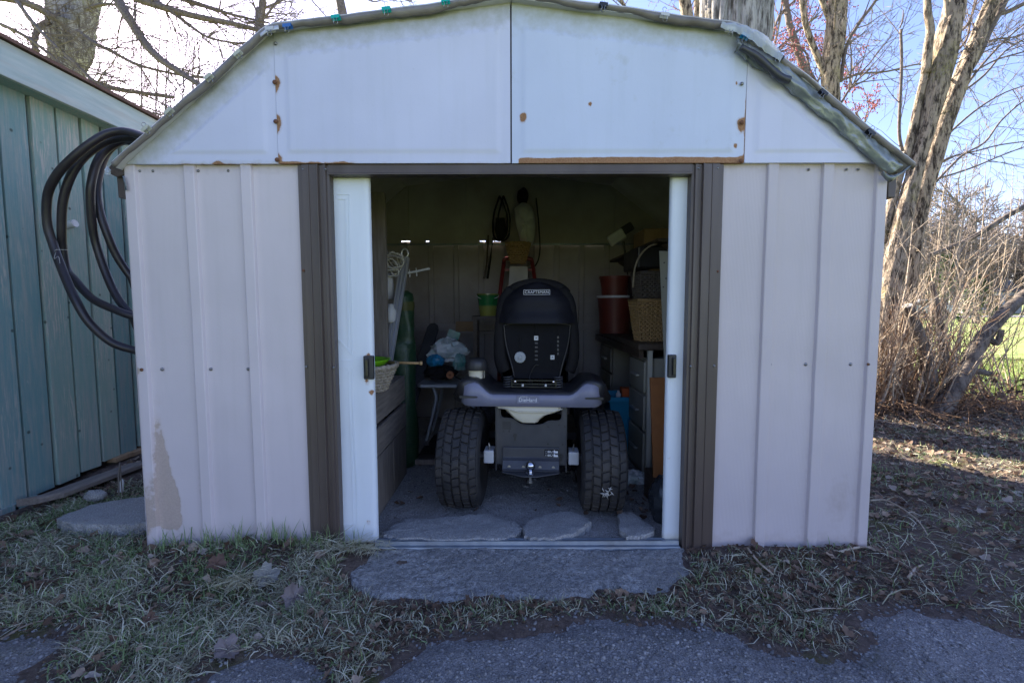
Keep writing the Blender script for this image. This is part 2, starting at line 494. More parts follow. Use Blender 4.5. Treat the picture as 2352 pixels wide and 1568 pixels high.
M['peg'] = pm('pale_board', (0.50, 0.49, 0.42), (0.42, 0.41, 0.35), 4, 0.7, 0, 0.05, 40, dirt=(0.25, 0.22, 0.16))
M['alu'] = pm('aluminium_profile', (0.5, 0.5, 0.5), (0.4, 0.4, 0.4), 5, 0.35, 0.6, 0.05, 40)
M['teal_clip'] = pm('teal_clip', (0.0, 0.42, 0.36), (0.0, 0.36, 0.3), 9, 0.35)
M['blue_clip'] = pm('blue_clip', (0.05, 0.16, 0.42), (0.04, 0.13, 0.36), 9, 0.35)
M['cream_clip'] = pm('cream_clip', (0.55, 0.53, 0.40), (0.48, 0.46, 0.34), 9, 0.4)
M['pale_clip'] = pm('pale_clip', (0.62, 0.60, 0.58), (0.52, 0.5, 0.48), 9, 0.4)
M['sky_clip'] = pm('sky_blue_clip', (0.03, 0.27, 0.55), (0.02, 0.22, 0.46), 9, 0.35)
M['concrete'] = None
# ================================================================== GROUND
def soil_mat():
    m, nt, b = new_mat('soil')
    vec = coords(nt)
    n1 = noise(nt, vec, 3.0, 7, 0.65); n2 = noise(nt, vec, 38, 6, 0.7); n3 = noise(nt, vec, 150, 4)
    col = mix(nt, ramp(nt, n2, [(0.3, 0.0), (0.7, 1.0)]), (0.065, 0.048, 0.04), (0.17, 0.128, 0.105))
    col = mix(nt, ramp(nt, n3, [(0.62, 0.0), (0.72, 0.7)]), col, (0.22, 0.18, 0.15))
    moss = ramp(nt, n1, [(0.55, 0.0), (0.66, 0.75)])
    col = mix(nt, moss, col, mix(nt, n2, (0.05, 0.058, 0.012), (0.11, 0.12, 0.02)))
    nt.links.new(col, b.inputs['Base Color'])
    b.inputs['Roughness'].default_value = 0.95; b.inputs['Specular IOR Level'].default_value = 0.15
    h = math_(nt, 'ADD', n2, math_(nt, 'MULTIPLY', n3, 0.4))
    bump(nt, b, h, 0.9, 0.012)
    return m
def stone_mix_mat(name, base1, base2, peb, moss_amt, peb_scale=70, patch=(0.4, 0.4, 0.42), patch_amt=0.0, pebs=(0.10, 0.18), grain=22):
    """asphalt or concrete with exposed aggregate"""
    m, nt, b = new_mat(name)
    vec = coords(nt)
    n1 = noise(nt, vec, 2.4, 6, 0.6); n2 = noise(nt, vec, grain, 6, 0.7); n3 = noise(nt, vec, 190, 4)
    col = mix(nt, ramp(nt, n2, [(0.34, 0.0), (0.66, 1.0)]), tuple(v * 0.8 for v in base1), base2)
    col = mix(nt, ramp(nt, n3, [(0.35, 0.8), (0.58, 0.0)]), col, tuple(v * 0.4 for v in base1))
    hs = n3
    for sc, lo, hi in ((peb_scale, pebs[0], pebs[1]), (peb_scale * 2.3, pebs[0], pebs[1] + 0.02)):
        vo = _n(nt, 'ShaderNodeTexVoronoi', feature='F1'); vo.inputs['Scale'].default_value = sc
        vo.inputs['Randomness'].default_value = 1.0
        nt.links.new(vec, vo.inputs['Vector'])
        wn_ = _n(nt, 'ShaderNodeTexWhiteNoise'); nt.links.new(vo.outputs['Position'], wn_.inputs['Vector'])
        here = math_(nt, 'GREATER_THAN', wn_.outputs['Value'], 0.45)
        dd = ramp(nt, vo.outputs['Distance'], [(0.25, 1.0), (0.42, 0.0)])
        f = math_(nt, 'MULTIPLY', dd, here)
        pc = mix(nt, wn_.outputs['Value'], tuple(v * 0.5 for v in peb), tuple(min(v * 1.35, 0.8) for v in peb))
        col = mix(nt, math_(nt, 'MULTIPLY', f, 0.55), col, pc)
        hs = math_(nt, 'ADD', hs, math_(nt, 'MULTIPLY', f, 1.3))
    if patch_amt:
        col = mix(nt, math_(nt, 'MULTIPLY', ramp(nt, noise(nt, vec, 5.5, 6, 0.65), [(0.40, 0.15), (0.62, 1.0)]), ramp(nt, n2, [(0.40, 0.0), (0.68, patch_amt)])), col, patch)
    if moss_amt:
        moss = math_(nt, 'MULTIPLY', ramp(nt, n1, [(0.52, 0.0), (0.64, 1.0)]), ramp(nt, n2, [(0.45, 0.0), (0.6, moss_amt)]))
        col = mix(nt, moss, col, (0.055, 0.055, 0.018))
    nt.links.new(col, b.inputs['Base Color'])
    b.inputs['Roughness'].default_value = 0.88; b.inputs['Specular IOR Level'].default_value = 0.25
    bump(nt, b, math_(nt, 'ADD', hs, math_(nt, 'MULTIPLY', n2, 2.0)), 0.9, 0.005)
    return m
def lawn_mat():
    m, nt, b = new_mat('lawn_grass')
    vec = coords(nt)
    n1 = noise(nt, vec, 0.5, 6, 0.6); n2 = noise(nt, vec, 9, 6, 0.7)
    col = mix(nt, ramp(nt, n2, [(0.3, 0.0), (0.7, 1.0)]), (0.19, 0.28, 0.055), (0.32, 0.39, 0.10))
    col = mix(nt, ramp(nt, n1, [(0.45, 0.0), (0.7, 0.6)]), col, (0.34, 0.33, 0.14))
    nt.links.new(col, b.inputs['Base Color']); b.inputs['Roughness'].default_value = 0.9
    bump(nt, b, n2, 0.8, 0.03)
    return m
M['soil'] = soil_mat()
M['asphalt'] = stone_mix_mat('asphalt', (0.21, 0.203, 0.205), (0.32, 0.31, 0.312), (0.44, 0.43, 0.435), 0.9, 62, pebs=(0.1, 0.2), grain=40)
M['concrete'] = stone_mix_mat('old_concrete', (0.27, 0.262, 0.255), (0.40, 0.39, 0.38), (0.31, 0.305, 0.30), 0.35, 95, (0.56, 0.56, 0.56), 0.85, grain=48)
M['floor'] = stone_mix_mat('dusty_concrete', (0.40, 0.385, 0.37), (0.50, 0.485, 0.47), (0.54, 0.53, 0.52), 0.0, 80, (0.20, 0.17, 0.145), 0.6)
M['slab'] = stone_mix_mat('pale_slab', (0.52, 0.515, 0.51), (0.40, 0.395, 0.39), (0.56, 0.55, 0.54), 0.0, 110, (0.25, 0.235, 0.22), 0.45)
M['lawn'] = lawn_mat()
M['road'] = pm('far_road', (0.42, 0.41, 0.40), (0.36, 0.35, 0.34), 2, 0.9)

FX0, FX1, FY1 = -1.53, 1.48, 2.36         # shed footprint
def hg(x, y):
    """ground height"""
    x = np.asarray(x, float); y = np.asarray(y, float)
    z = np.where(y < 0, 0.055 * y, 0.0)
    z = z + 0.018 * fbm(x * 2.1, y * 2.1, 3, 3) + 0.012 * fbm(x * 9, y * 9, 3, 5)
    # bank of turf against the left front wall
    z = z + 0.045 * np.exp(-((x + 1.0) / 0.42) ** 2 - ((y + 0.08) / 0.12) ** 2)
    z = z + 0.02 * np.exp(-((x - 1.2) / 0.4) ** 2 - ((y + 0.05) / 0.12) ** 2)
    # soil falls away inside the shed and rises a little to the left building
    inside = (x > FX0) & (x < FX1) & (y > 0.03) & (y < FY1)
    z = np.where(inside, -0.06, z)
    z = z + 0.06 * sstep(0.5, 2.0, y) * sstep(-1.7, -2.3, x)
    return z
def poly_sdf(px_, py_, poly):
    """signed distance, positive inside"""
    d = np.full(px_.shape, 1e9); ins = np.zeros(px_.shape, bool)
    k = len(poly)
    for i in range(k):
        ax, ay = poly[i]; bx, by = poly[(i + 1) % k]
        ex, ey = bx - ax, by - ay
        wx, wy = px_ - ax, py_ - ay
        t = np.clip((wx * ex + wy * ey) / (ex * ex + ey * ey + 1e-12), 0, 1)
        d = np.minimum(d, (wx - ex * t) ** 2 + (wy - ey * t) ** 2)
        c = ((ay <= py_) & (by > py_)) | ((by <= py_) & (ay > py_))
        with np.errstate(divide='ignore', invalid='ignore'):
            xi = ax + (py_ - ay) / (by - ay) * (bx - ax)
        ins ^= c & (px_ < xi)
    d = np.sqrt(d)
    return np.where(ins, d, -d)
def gpoly(pts, z=-0.02):
    return [tuple(atz(x, y, z)[:2]) for x, y in pts]
def sheet(name, x0, x1, y0, y1, res, zf, mat, keep=None, kind='structure', parent=None):
    nx = int((x1 - x0) / res) + 1; ny = int((y1 - y0) / res) + 1
    gx, gy = np.meshgrid(np.linspace(x0, x1, nx), np.linspace(y0, y1, ny))
    gz = zf(gx, gy)
    idx = np.arange(nx * ny).reshape(ny, nx)
    f = np.stack([idx[:-1, :-1], idx[:-1, 1:], idx[1:, 1:], idx[1:, :-1]], -1).reshape(-1, 4)
    v = np.stack([gx, gy, gz], -1).reshape(-1, 3)
    if keep is not None:
        kp = keep(gx, gy).ravel()
        f = f[kp[f].any(1)]
        used = np.unique(f); mp = np.full(len(v), -1); mp[used] = np.arange(len(used))
        v = v[used]; f = mp[f]
    o = np_mesh(name, v, f, mat, parent, smooth=True)
    if parent is None: tag(o, kind=kind)
    return o

# wide lawn to the horizon, then the nearer bare soil on top of it
far = MB(); far.grid([[(-400, -60, -0.11), (400, -60, -0.11)], [(-400, 900, -0.11), (400, 900, -0.11)]])
tag(far.build('ground', M['lawn']), kind='structure')
lawn_edge = [(3.6, 3.75), (4.6, 3.45), (5.2, 3.15), (6.2, 2.9), (9, 3.0), (30, 4), (30, 30), (-30, 30), (-30, 5.0), (2.0, 4.6)]
def soil_z(x, y):
    d = poly_sdf(x, y, lawn_edge)
    return hg(x, y) - 0.05 * sstep(-0.05, 0.25, d) - 0.12 * sstep(4.2, 4.6, y) - 0.12 * sstep(7.2, 7.6, x) - 0.12 * sstep(-3.4, -3.8, x)
sheet('soil', -4.0, 7.8, -2.6, 4.8, 0.022, soil_z, M['soil'])
def lawn_z(x, y):
    d = poly_sdf(x, y, lawn_edge)
    return -0.012 + 0.02 * fbm(x * 2, y * 2, 3, 8) - 0.10 * sstep(0.25, -0.1, d) - 0.10 * sstep(13, 14, y) - 0.1 * sstep(14, 15, x)
sheet('lawn', 1.8, 15.0, 2.4, 14.0, 0.07, lawn_z, M['lawn'], keep=lambda x, y: poly_sdf(x, y, lawn_edge) > -0.15)

# asphalt drive: one broken-edged area with soil tongues left open
drive_polys = [
    gpoly([(790, 1660), (840, 1560), (940, 1492), (1080, 1445), (1200, 1434), (1320, 1420), (1500, 1424), (1600, 1436), (1700, 1458), (1760, 1492),
           (1860, 1512), (1950, 1500), (1972, 1470), (1905, 1438), (1960, 1402), (2080, 1398), (2200, 1415), (2352, 1462), (2600, 1560), (2900, 1900), (800, 1900)], -0.035),
    gpoly([(-260, 1440), (0, 1452), (150, 1448), (172, 1468), (115, 1530), (85, 1640), (-300, 1900)], -0.035),
    gpoly([(395, 1620), (470, 1520), (600, 1500), (700, 1510), (745, 1540), (770, 1620), (700, 1900), (380, 1900)], -0.035)]
def drive_d(x, y):
    wob = 0.03 * fbm(x * 9, y * 9, 4, 21) + 0.012 * fbm(x * 50, y * 50, 3, 22)
    return np.maximum.reduce([poly_sdf(x, y, p) for p in drive_polys]) + wob
def drive_z(x, y):
    d = drive_d(x, y)
    return 0.055 * np.minimum(y, 0) + 0.021 + 0.006 * fbm(x * 5, y * 5, 3, 31) + 0.003 * fbm(x * 60, y * 60, 2, 33) - 0.026 * sstep(0.13, 0.0, d) - 0.05 * sstep(0.0, -0.04, d)
sheet('driveway', -2.6, 3.2, -2.4, -0.15, 0.0125, drive_z, M['asphalt'], keep=lambda x, y: drive_d(x, y) > -0.04)

# rough concrete apron in front of the door
apron_poly = gpoly([(800, 1262), (885, 1254), (1200, 1256), (1572, 1258), (1582, 1310), (1545, 1358), (1470, 1352), (1380, 1345), (1360, 1372), (1250, 1374), (1120, 1366), (1000, 1372), (870, 1372), (800, 1345), (772, 1312)], 0.0)
def apron_d(x, y): return poly_sdf(x, y, apron_poly) + 0.022 * fbm(x * 8, y * 8, 3, 42) + 0.016 * fbm(x * 22, y * 22, 3, 41)
def apron_z(x, y):
    d = apron_d(x, y)
    return 0.008 + 0.05 * np.minimum(y, 0) + 0.007 * fbm(x * 7, y * 7, 4, 43) + 0.004 * fbm(x * 45, y * 45, 3, 44) - 0.07 * sstep(0.03, -0.02, d)
apron = sheet('concrete_apron', -0.95, 0.95, -0.42, 0.035, 0.008, apron_z, M['concrete'], keep=lambda x, y: apron_d(x, y) > -0.03)

# shed floor
def floor_z(x, y):
    return 0.006 + 0.006 * fbm(x * 4, y * 4, 4, 51) + 0.004 * fbm(x * 30, y * 30, 3, 52)
sheet('shed_floor', FX0 + 0.02, FX1 - 0.02, 0.06, FY1 - 0.02, 0.016, floor_z, M['floor'])

# road far across the lawn
rd = MB(); rd.grid([[(-200, 38, -0.06), (300, 38, -0.06)], [(-200, 43.5, -0.06), (300, 43.5, -0.06)]])
tag(rd.build('road', M['road']), kind='structure')

# the three broken flat stones behind the threshold
def flat_stone(name, pts, ztop, thick, mat, label, cat, seed, plane_z=0.03):
    base = [atz(x, y, plane_z) for x, y in pts]
    c = sum(base, Vector()) / len(base)
    root = Vector((c.x, c.y, ztop - thick))
    # densify the outline and roughen it
    out = []
    rr = random.Random(seed)
    for i in range(len(base)):
        a, b_ = base[i], base[(i + 1) % len(base)]
        for k in range(5):
            p = a.lerp(b_, k / 5)
            p = p + Vector((rr.uniform(-1, 1), rr.uniform(-1, 1), 0)) * 0.009
            out.append(p)
    mb = MB(); rows = []
    for s, z in ((0.99, ztop - thick), (1.0, ztop - thick * 0.45), (1.0, ztop - 0.005), (0.975, ztop), (0.85, ztop + 0.001), (0.7, ztop + 0.002), (0.4, ztop + 0.002), (0.12, ztop + 0.002)):
        row = []
        for i, p in enumerate(out):
            q = Vector((c.x + (p.x - c.x) * s, c.y + (p.y - c.y) * s, 0))
            q.z = z + (0.004 * float(fbm(q.x * 20, q.y * 20, 3, seed)) if s < 1 else 0.003 * rr.uniform(-1, 1))
            row.append(q)
        rows.append(row)
    mb.grid(rows, close=True)
    k = len(out); b0 = 7 * k
    mb.f.append(tuple(range(b0, b0 + k)))
    o = mb.build(name, mat, smooth=True, angle=40)
    tag(o, label, cat)
    return o
flat_stone('threshold_stone', [(876, 1222), (925, 1192), (1010, 1190), (1075, 1183), (1135, 1182), (1178, 1196), (1196, 1212), (1188, 1228), (1150, 1237), (1020, 1238), (930, 1236), (885, 1230)],
           0.034, 0.035, M['slab'], 'long broken grey stone slab in the doorway with a dead leaf clump on it', 'stone', 61)
flat_stone('threshold_stone', [(1199, 1232), (1203, 1208), (1228, 1192), (1262, 1180), (1300, 1178), (1340, 1186), (1356, 1200), (1340, 1215), (1315, 1232), (1270, 1238), (1215, 1238)],
           0.038, 0.04, M['slab'], 'rounded pale stone slab in the middle of the doorway', 'stone', 62)
flat_stone('threshold_stone', [(1419, 1184), (1448, 1180), (1468, 1196), (1496, 1212), (1503, 1224), (1480, 1236), (1438, 1237), (1424, 1220)],
           0.042, 0.045, M['slab'], 'small wedge of broken pale stone lying beside the narrow sliding door', 'stone', 63)
flat_stone('paving_slab', [(128, 1190), (190, 1165), (260, 1148), (345, 1140), (380, 1190), (300, 1206), (215, 1206), (150, 1202)],
           0.062, 0.07, M['slab'], 'pale flat paving slab lying between the green building and the metal shed', 'slab', 64, 0.055)

# ------------------------------------------------------------------ loose cover: pebbles, leaves, grass
def instances(base_v, base_f, pos, rot, scl):
    """stamp one small shape many times: pos (n,3) rot (n,3,3) scl (n,3)"""
    n = len(pos); k = len(base_v)
    v = np.einsum('nij,nkj->nki', rot, base_v[None] * scl[:, None, :]) + pos[:, None, :]
    f = base_f[None] + (np.arange(n) * k)[:, None, None]
    return v.reshape(-1, 3), f.reshape(-1, base_f.shape[1])
def rot_zxy(az, tx, ty):
    n = len(az)
    cz, sz = np.cos(az), np.sin(az); cx, sx = np.cos(tx), np.sin(tx); cy, sy = np.cos(ty), np.sin(ty)
    o = np.zeros(n); l = np.ones(n)
    Z = np.stack([np.stack([cz, -sz, o], -1), np.stack([sz, cz, o], -1), np.stack([o, o, l], -1)], 1)
    X = np.stack([np.stack([l, o, o], -1), np.stack([o, cx, -sx], -1), np.stack([o, sx, cx], -1)], 1)
    Y = np.stack([np.stack([cy, o, sy], -1), np.stack([o, l, o], -1), np.stack([-sy, o, cy], -1)], 1)
    return Z @ X @ Y
def scatter(n, x0, x1, y0, y1, dens):
    px_ = RS.uniform(x0, x1, n * 4); py_ = RS.uniform(y0, y1, n * 4)
    k = RS.rand(n * 4) < dens(px_, py_)
    return px_[k][:n], py_[k][:n]
def blades(name, x, y, L, w, lean, mat, zoff=0.0, mats_rnd=None, zf=hg, kind='stuff', az=None, curl=0.9):
    n = len(x)
    L = np.broadcast_to(L, (n,)); lean = np.broadcast_to(lean, (n,)); w = np.broadcast_to(w, (n,))
    a = RS.uniform(0, 2 * np.pi, n) if az is None else az
    k = RS.normal(0, curl, n)
    z0 = zf(x, y) + zoff - 0.003
    vs = []; cx, cy, cz = x.copy(), y.copy(), z0.copy(); pt = 0.0
    tw = RS.uniform(-0.8, 0.8, n)
    for t, ww in ((0.0, 0.9), (0.33, 1.0), (0.68, 0.7), (1.0, 0.06)):
        aa = a + k * t; bend = np.minimum(lean * (0.45 + 0.75 * t), 1.75)
        st = L * (t - pt); pt = t
        cx = cx + np.cos(aa) * st * np.sin(bend); cy = cy + np.sin(aa) * st * np.sin(bend); cz = cz + st * np.cos(bend)
        cz = np.maximum(cz, z0 + 0.001)
        ox, oy = -np.sin(aa) * w * ww * 0.5, np.cos(aa) * w * ww * 0.5
        oz = tw * w * ww * 0.5
        vs.append(np.stack([cx - ox, cy - oy, cz - oz], -1)); vs.append(np.stack([cx + ox, cy + oy, cz + oz], -1))
    v = np.stack(vs, 1).reshape(-1, 3)
    b = np.array([[0, 1, 3, 2], [2, 3, 5, 4], [4, 5, 7, 6]])
    f = (b[None] + (np.arange(n) * 8)[:, None, None]).reshape(-1, 4)
    rnd = np.repeat(RS.rand(n) if mats_rnd is None else mats_rnd, 8)
    return np_mesh(name, v, f, mat, attrs={'rnd': rnd}, kind=kind, smooth=True)

M['grass_green'] = attr_mat('grass_green', [(0.0, (0.14, 0.23, 0.085)), (0.5, (0.25, 0.36, 0.15)), (1.0, (0.40, 0.48, 0.25))], 0.6, 0.3, transl=0.25)
M['grass_dry'] = attr_mat('grass_dry', [(0.0, (0.25, 0.24, 0.16)), (0.5, (0.50, 0.485, 0.34)), (0.85, (0.68, 0.665, 0.50)), (1.0, (0.78, 0.76, 0.62))], 0.75, 0.2, transl=0.2)
M['lawn_blade'] = attr_mat('lawn_blades', [(0.0, (0.09, 0.16, 0.02)), (0.6, (0.17, 0.24, 0.05)), (1.0, (0.28, 0.28, 0.11))], 0.65, 0.3, transl=0.35)
M['litter'] = attr_mat('dead_leaves', [(0.0, (0.085, 0.055, 0.04)), (0.4, (0.16, 0.105, 0.072)), (0.72, (0.30, 0.21, 0.148)), (0.92, (0.46, 0.36, 0.27)), (1.0, (0.40, 0.355, 0.315))], 0.75, 0.25, transl=0.15)
M['pebble'] = attr_mat('pebbles', [(0.0, (0.12, 0.12, 0.12)), (0.6, (0.27, 0.265, 0.265)), (1.0, (0.5, 0.5, 0.5))], 0.7, 0.3)

def in_shed(x, y, m=0.0): return (x > FX0 - m) & (x < FX1 + m) & (y > -0.012 - m) & (y < FY1 + m)
def front_turf(x, y):
    d = drive_d(x, y); a = apron_d(x, y)
    k = sstep(0.02, -0.04, d) * sstep(0.01, -0.03, a)
    k = np.where(in_shed(x, y, 0.004), 0, k)
    return k
tuft = lambda x, y: sstep(-0.15, 0.45, fbm(x * 5.5, y * 5.5, 3, 71))
left_w = lambda x, y: front_turf(x, y) * np.where(x < -0.45, 1.0, 0.22) * np.where(y > 0.5, 0.25, 1) * (x > -2.45)
# green blades
x, y = scatter(17000, -2.4, 0.1, -0.85, 0.75, lambda x, y: left_w(x, y) * (0.25 + 0.75 * tuft(x, y)))
blades('grass', x, y, 0.012 + 0.04 * RS.rand(len(x)) ** 1.4, RS.uniform(0.002, 0.0042, len(x)), RS.uniform(0.3, 1.9, len(x)), M['grass_green'], 0.003)['label'] = 'short green grass on the bank left of the shed door'
x, y = scatter(24000, -2.4, 0.1, -0.85, 0.75, lambda x, y: left_w(x, y) * (0.12 + 0.88 * sstep(-0.25, 0.35, fbm(x * 4 + 9, y * 4, 3, 77))))
blades('dry_grass', x, y, 0.015 + 0.07 * RS.rand(len(x)) ** 1.8, RS.uniform(0.0013, 0.0032, len(x)), RS.uniform(0.9, 2.2, len(x)), M['grass_dry'], 0.006, curl=1.5)
# taller blades against the foot of the left wall
x = np.concatenate([RS.normal(c, 0.035, 26) for c in (-1.42, -1.28, -1.12, -1.02, -0.93, -0.84, -0.78, -0.66)]); y = -0.012 - np.abs(RS.normal(0, 0.03, len(x))) - 0.012
blades('wall_grass', x, y, RS.uniform(0.04, 0.12, len(x)), RS.uniform(0.003, 0.005, len(x)), RS.uniform(0.1, 0.8, len(x)), M['grass_green'])
# right side: thin green and straw
right_w = lambda x, y: front_turf(x, y) * (x > 0.4)
x, y = scatter(6500, 0.3, 4.6, -0.85, 1.9, lambda x, y: right_w(x, y) * (0.15 + 0.85 * tuft(x, y)))
blades('sparse_grass', x, y, RS.uniform(0.02, 0.06, len(x)), RS.uniform(0.0022, 0.0045, len(x)), RS.uniform(0.3, 1.6, len(x)), M['grass_green'])
x, y = scatter(19000, 0.3, 5.2, -0.85, 2.6, lambda x, y: right_w(x, y) * (0.5 + 0.5 * tuft(x + 3, y)))
blades('straw', x, y, 0.02 + 0.11 * RS.rand(len(x)) ** 1.6, RS.uniform(0.0014, 0.0032, len(x)), RS.uniform(1.1, 2.3, len(x)), M['grass_dry'], 0.006, curl=1.4, mats_rnd=RS.rand(len(x)) ** 1.5)
# strip between apron and drive
x, y = scatter(3600, -0.75, 1.2, -0.62, -0.05, lambda x, y: front_turf(x, y) * (0.3 + 0.7 * tuft(x, y)) * 0.8)
blades('edge_grass', x, y, RS.uniform(0.015, 0.05, len(x)), RS.uniform(0.002, 0.004, len(x)), RS.uniform(0.5, 1.7, len(x)), M['grass_dry'], 0.003)
x, y = scatter(1500, -0.75, 1.2, -0.62, -0.05, lambda x, y: front_turf(x, y) * tuft(x, y))
blades('edge_green_grass', x, y, RS.uniform(0.012, 0.035, len(x)), RS.uniform(0.002, 0.004, len(x)), RS.uniform(0.4, 1.6, len(x)), M['grass_green'], 0.003)
# bleached tussock by the door corner and one on the bank
def tussock(name, cx, cy, n, spread, label):
    x = RS.normal(cx, spread, n); y = RS.normal(cy, spread * 0.35, n)
    k = (~in_shed(x, y, 0.0)); x = x[k]; y = y[k]
    o = blades(name, x, y, RS.uniform(0.05, 0.13, len(x)), RS.uniform(0.0018, 0.003, len(x)), RS.uniform(0.9, 1.65, len(x)), M['grass_dry'], 0.02,
               mats_rnd=RS.uniform(0.5, 1.0, len(x)), kind=None, az=RS.normal(-0.9, 0.7, len(x)))
    tag(o, label, 'grass tuft')
    return o
tussock('grass_tuft', -0.67, -0.05, 330, 0.07, 'bleached dry grass tuft spilling over the corner of the concrete apron')
tussock('grass_tuft', -1.02, -0.27, 260, 0.05, 'star-shaped bleached grass tuft in the middle of the turf bank')
# lawn blades near the edge of the lawn, in the sun
x, y = scatter(16000, 3.6, 9.5, 2.7, 7.5, lambda x, y: sstep(-0.05, 0.3, poly_sdf(x, y, lawn_edge)) * 0.9)
blades('lawn_turf', x, y, RS.uniform(0.03, 0.08, len(x)), RS.uniform(0.006, 0.010, len(x)), RS.uniform(0.1, 1.2, len(x)), M['lawn_blade'], zf=lawn_z)

# dead leaves: curled, lobed
def leaf_shape(seed, lobes=5):
    rr = random.Random(seed); vs = [(0, 0, 0)]; n = 14
    for i in range(n):
        a = 2 * math.pi * i / n
        r = 0.5 * (0.62 + 0.38 * abs(math.cos(a * lobes / 2))) * rr.uniform(0.85, 1.1)
        px_, py_ = r * math.cos(a), r * math.sin(a)
        vs.append((px_, py_, rr.uniform(0.02, 0.16) + 0.5 * py_ * py_ * rr.choice((0.6, 1.2, -0.3))))
    fs = [(0, 1 + i, 1 + (i + 1) % n) for i in range(n)]
    return np.array(vs), np.array(fs)
def leaf_cover(name, n, x0, x1, y0, y1, dens, smin, smax, zf=hg, zoff=0.006, rlo=0.0, rhi=1.0, label=None):
    x, y = scatter(n, x0, x1, y0, y1, dens)
    V = []; F = []; A = []; off = 0
    for k in range(5):
        s = slice(k, None, 5); xx, yy = x[s], y[s]; m = len(xx)
        if m == 0: continue
        bv, bf = leaf_shape(100 + k, 5 if k % 2 else 3)
        pos = np.stack([xx, yy, zf(xx, yy) + zoff + RS.uniform(0, 0.015, m)], -1)
        rot = rot_zxy(RS.uniform(0, 6.28, m), RS.normal(0, 0.4, m), RS.normal(0, 0.4, m))
        sc = RS.uniform(smin, smax, m); scl = np.stack([sc, sc * RS.uniform(0.45, 1, m), sc], -1)
        v, f = instances(bv, bf, pos, rot, scl)
        V.append(v); F.append(f + off); off += len(v); A.append(np.repeat(RS.uniform(rlo, rhi, m), len(bv)))
    o = np_mesh(name, np.concatenate(V), np.concatenate(F), M['litter'], attrs={'rnd': np.concatenate(A)}, kind='stuff')
    if label: o['label'] = label
    return o
leaf_cover('leaf_litter', 16000, 1.0, 6.4, -0.8, 4.0, lambda x, y: right_w(x, y) * np.where(poly_sdf(x, y, lawn_edge) > 0.1, 0.03, 1) * (0.2 + 0.8 * sstep(-0.1, 1.0, y + 0.4 * (x - 1.6))), 0.012, 0.052, label='brown leaf litter beside the shed')
leaf_cover('bank_leaves', 2300, -2.45, -0.4, -0.85, 1.6, lambda x, y: front_turf(x, y) * (0.3 + 0.7 * sstep(0.3, 0.8, y)) * (0.2 + 0.8 * sstep(0.3, -0.3, fbm(x * 4 + 9, y * 4, 3, 77))), 0.012, 0.055)
leaf_cover('strip_leaves', 1100, -0.7, 1.6, -0.6, -0.02, lambda x, y: front_turf(x, y), 0.008, 0.036, rhi=0.75)
leaf_cover('floor_leaves', 300, -0.6, 1.2, 0.12, 2.2, lambda x, y: 0.10 + 0.9 * sstep(0.45, 0.75, x) * sstep(0.9, 0.3, y), 0.012, 0.045, zf=floor_z, zoff=0.003, rhi=0.6)
# clods and crumbs of soil, small stones
ico = np.array([(0, 0, 1), (0.89, 0, 0.45), (0.28, 0.85, 0.45), (-0.72, 0.53, 0.45), (-0.72, -0.53, 0.45), (0.28, -0.85, 0.45),
                (0.72, 0.53, -0.45), (-0.28, 0.85, -0.45), (-0.89, 0, -0.45), (-0.28, -0.85, -0.45), (0.72, -0.53, -0.45), (0, 0, -1)])
icf = np.array([(0,1,2),(0,2,3),(0,3,4),(0,4,5),(0,5,1),(1,6,2),(2,7,3),(3,8,4),(4,9,5),(5,10,1),(6,7,2),(7,8,3),(8,9,4),(9,10,5),(10,6,1),(11,7,6),(11,8,7),(11,9,8),(11,10,9),(11,6,10)])
def stones(name, n, x0, x1, y0, y1, dens, rmin, rmax, zf, mat, sink=0.35, rl=(0, 1)):
    x, y = scatter(n, x0, x1, y0, y1, dens); m = len(x)
    r = rmin + (rmax - rmin) * RS.rand(m) ** 3
    scl = np.stack([r * RS.uniform(0.8, 1.4, m), r * RS.uniform(0.7, 1.1, m), r * RS.uniform(0.5, 0.8, m)], -1)
    pos = np.stack([x, y, zf(x, y) + scl[:, 2] * (0.5 - sink)], -1)
    v, f = instances(ico * (1 + 0.15 * RS.randn(12, 1)), icf, pos, rot_zxy(RS.uniform(0, 6.28, m), RS.normal(0, 0.3, m), RS.normal(0, 0.3, m)), scl)
    return np_mesh(name, v, f, mat, attrs={'rnd': np.repeat(RS.uniform(rl[0], rl[1], m), 12)}, kind='stuff')
stones('drive_gravel', 6500, -2.2, 2.9, -0.75, -0.15, lambda x, y: (drive_d(x, y) > 0.01) * (0.25 + 0.75 * sstep(-0.2, 0.3, fbm(x * 3, y * 3, 3, 81))), 0.0012, 0.0075, drive_z, M['pebble'], rl=(0.0, 0.75))
def edge_near(x, y):
    d = drive_d(x, y)
    return np.exp(-(d / 0.05) ** 2)
stones('edge_crumbs', 3200, -2.2, 2.9, -0.85, -0.15, edge_near, 0.001, 0.009, lambda x, y: np.maximum(hg(x, y), drive_z(x, y)), M['pebble'], rl=(0, 0.6))
leaf_cover('edge_litter', 700, -2.2, 2.9, -0.85, -0.15, edge_near, 0.006, 0.022, zf=lambda x, y: np.maximum(hg(x, y), drive_z(x, y)), zoff=0.002, rhi=0.6)
stones('apron_gravel', 1500, -0.8, 0.85, -0.36, 0.0, lambda x, y: (apron_d(x, y) > 0.02) * 0.9, 0.001, 0.004, apron_z, M['pebble'])
stones('soil_gravel', 2600, -2.2, 2.8, -0.62, 0.6, lambda x, y: front_turf(x, y), 0.0015, 0.008, hg, M['pebble'], rl=(0, 0.6))
stones('floor_grit', 2200, -0.75, 1.2, 0.08, 2.0, lambda x, y: 0.3 + 0.7 * sstep(-0.1, 0.4, fbm(x * 4, y * 4, 3, 83)), 0.001, 0.008, floor_z, M['pebble'], rl=(0, 0.7))
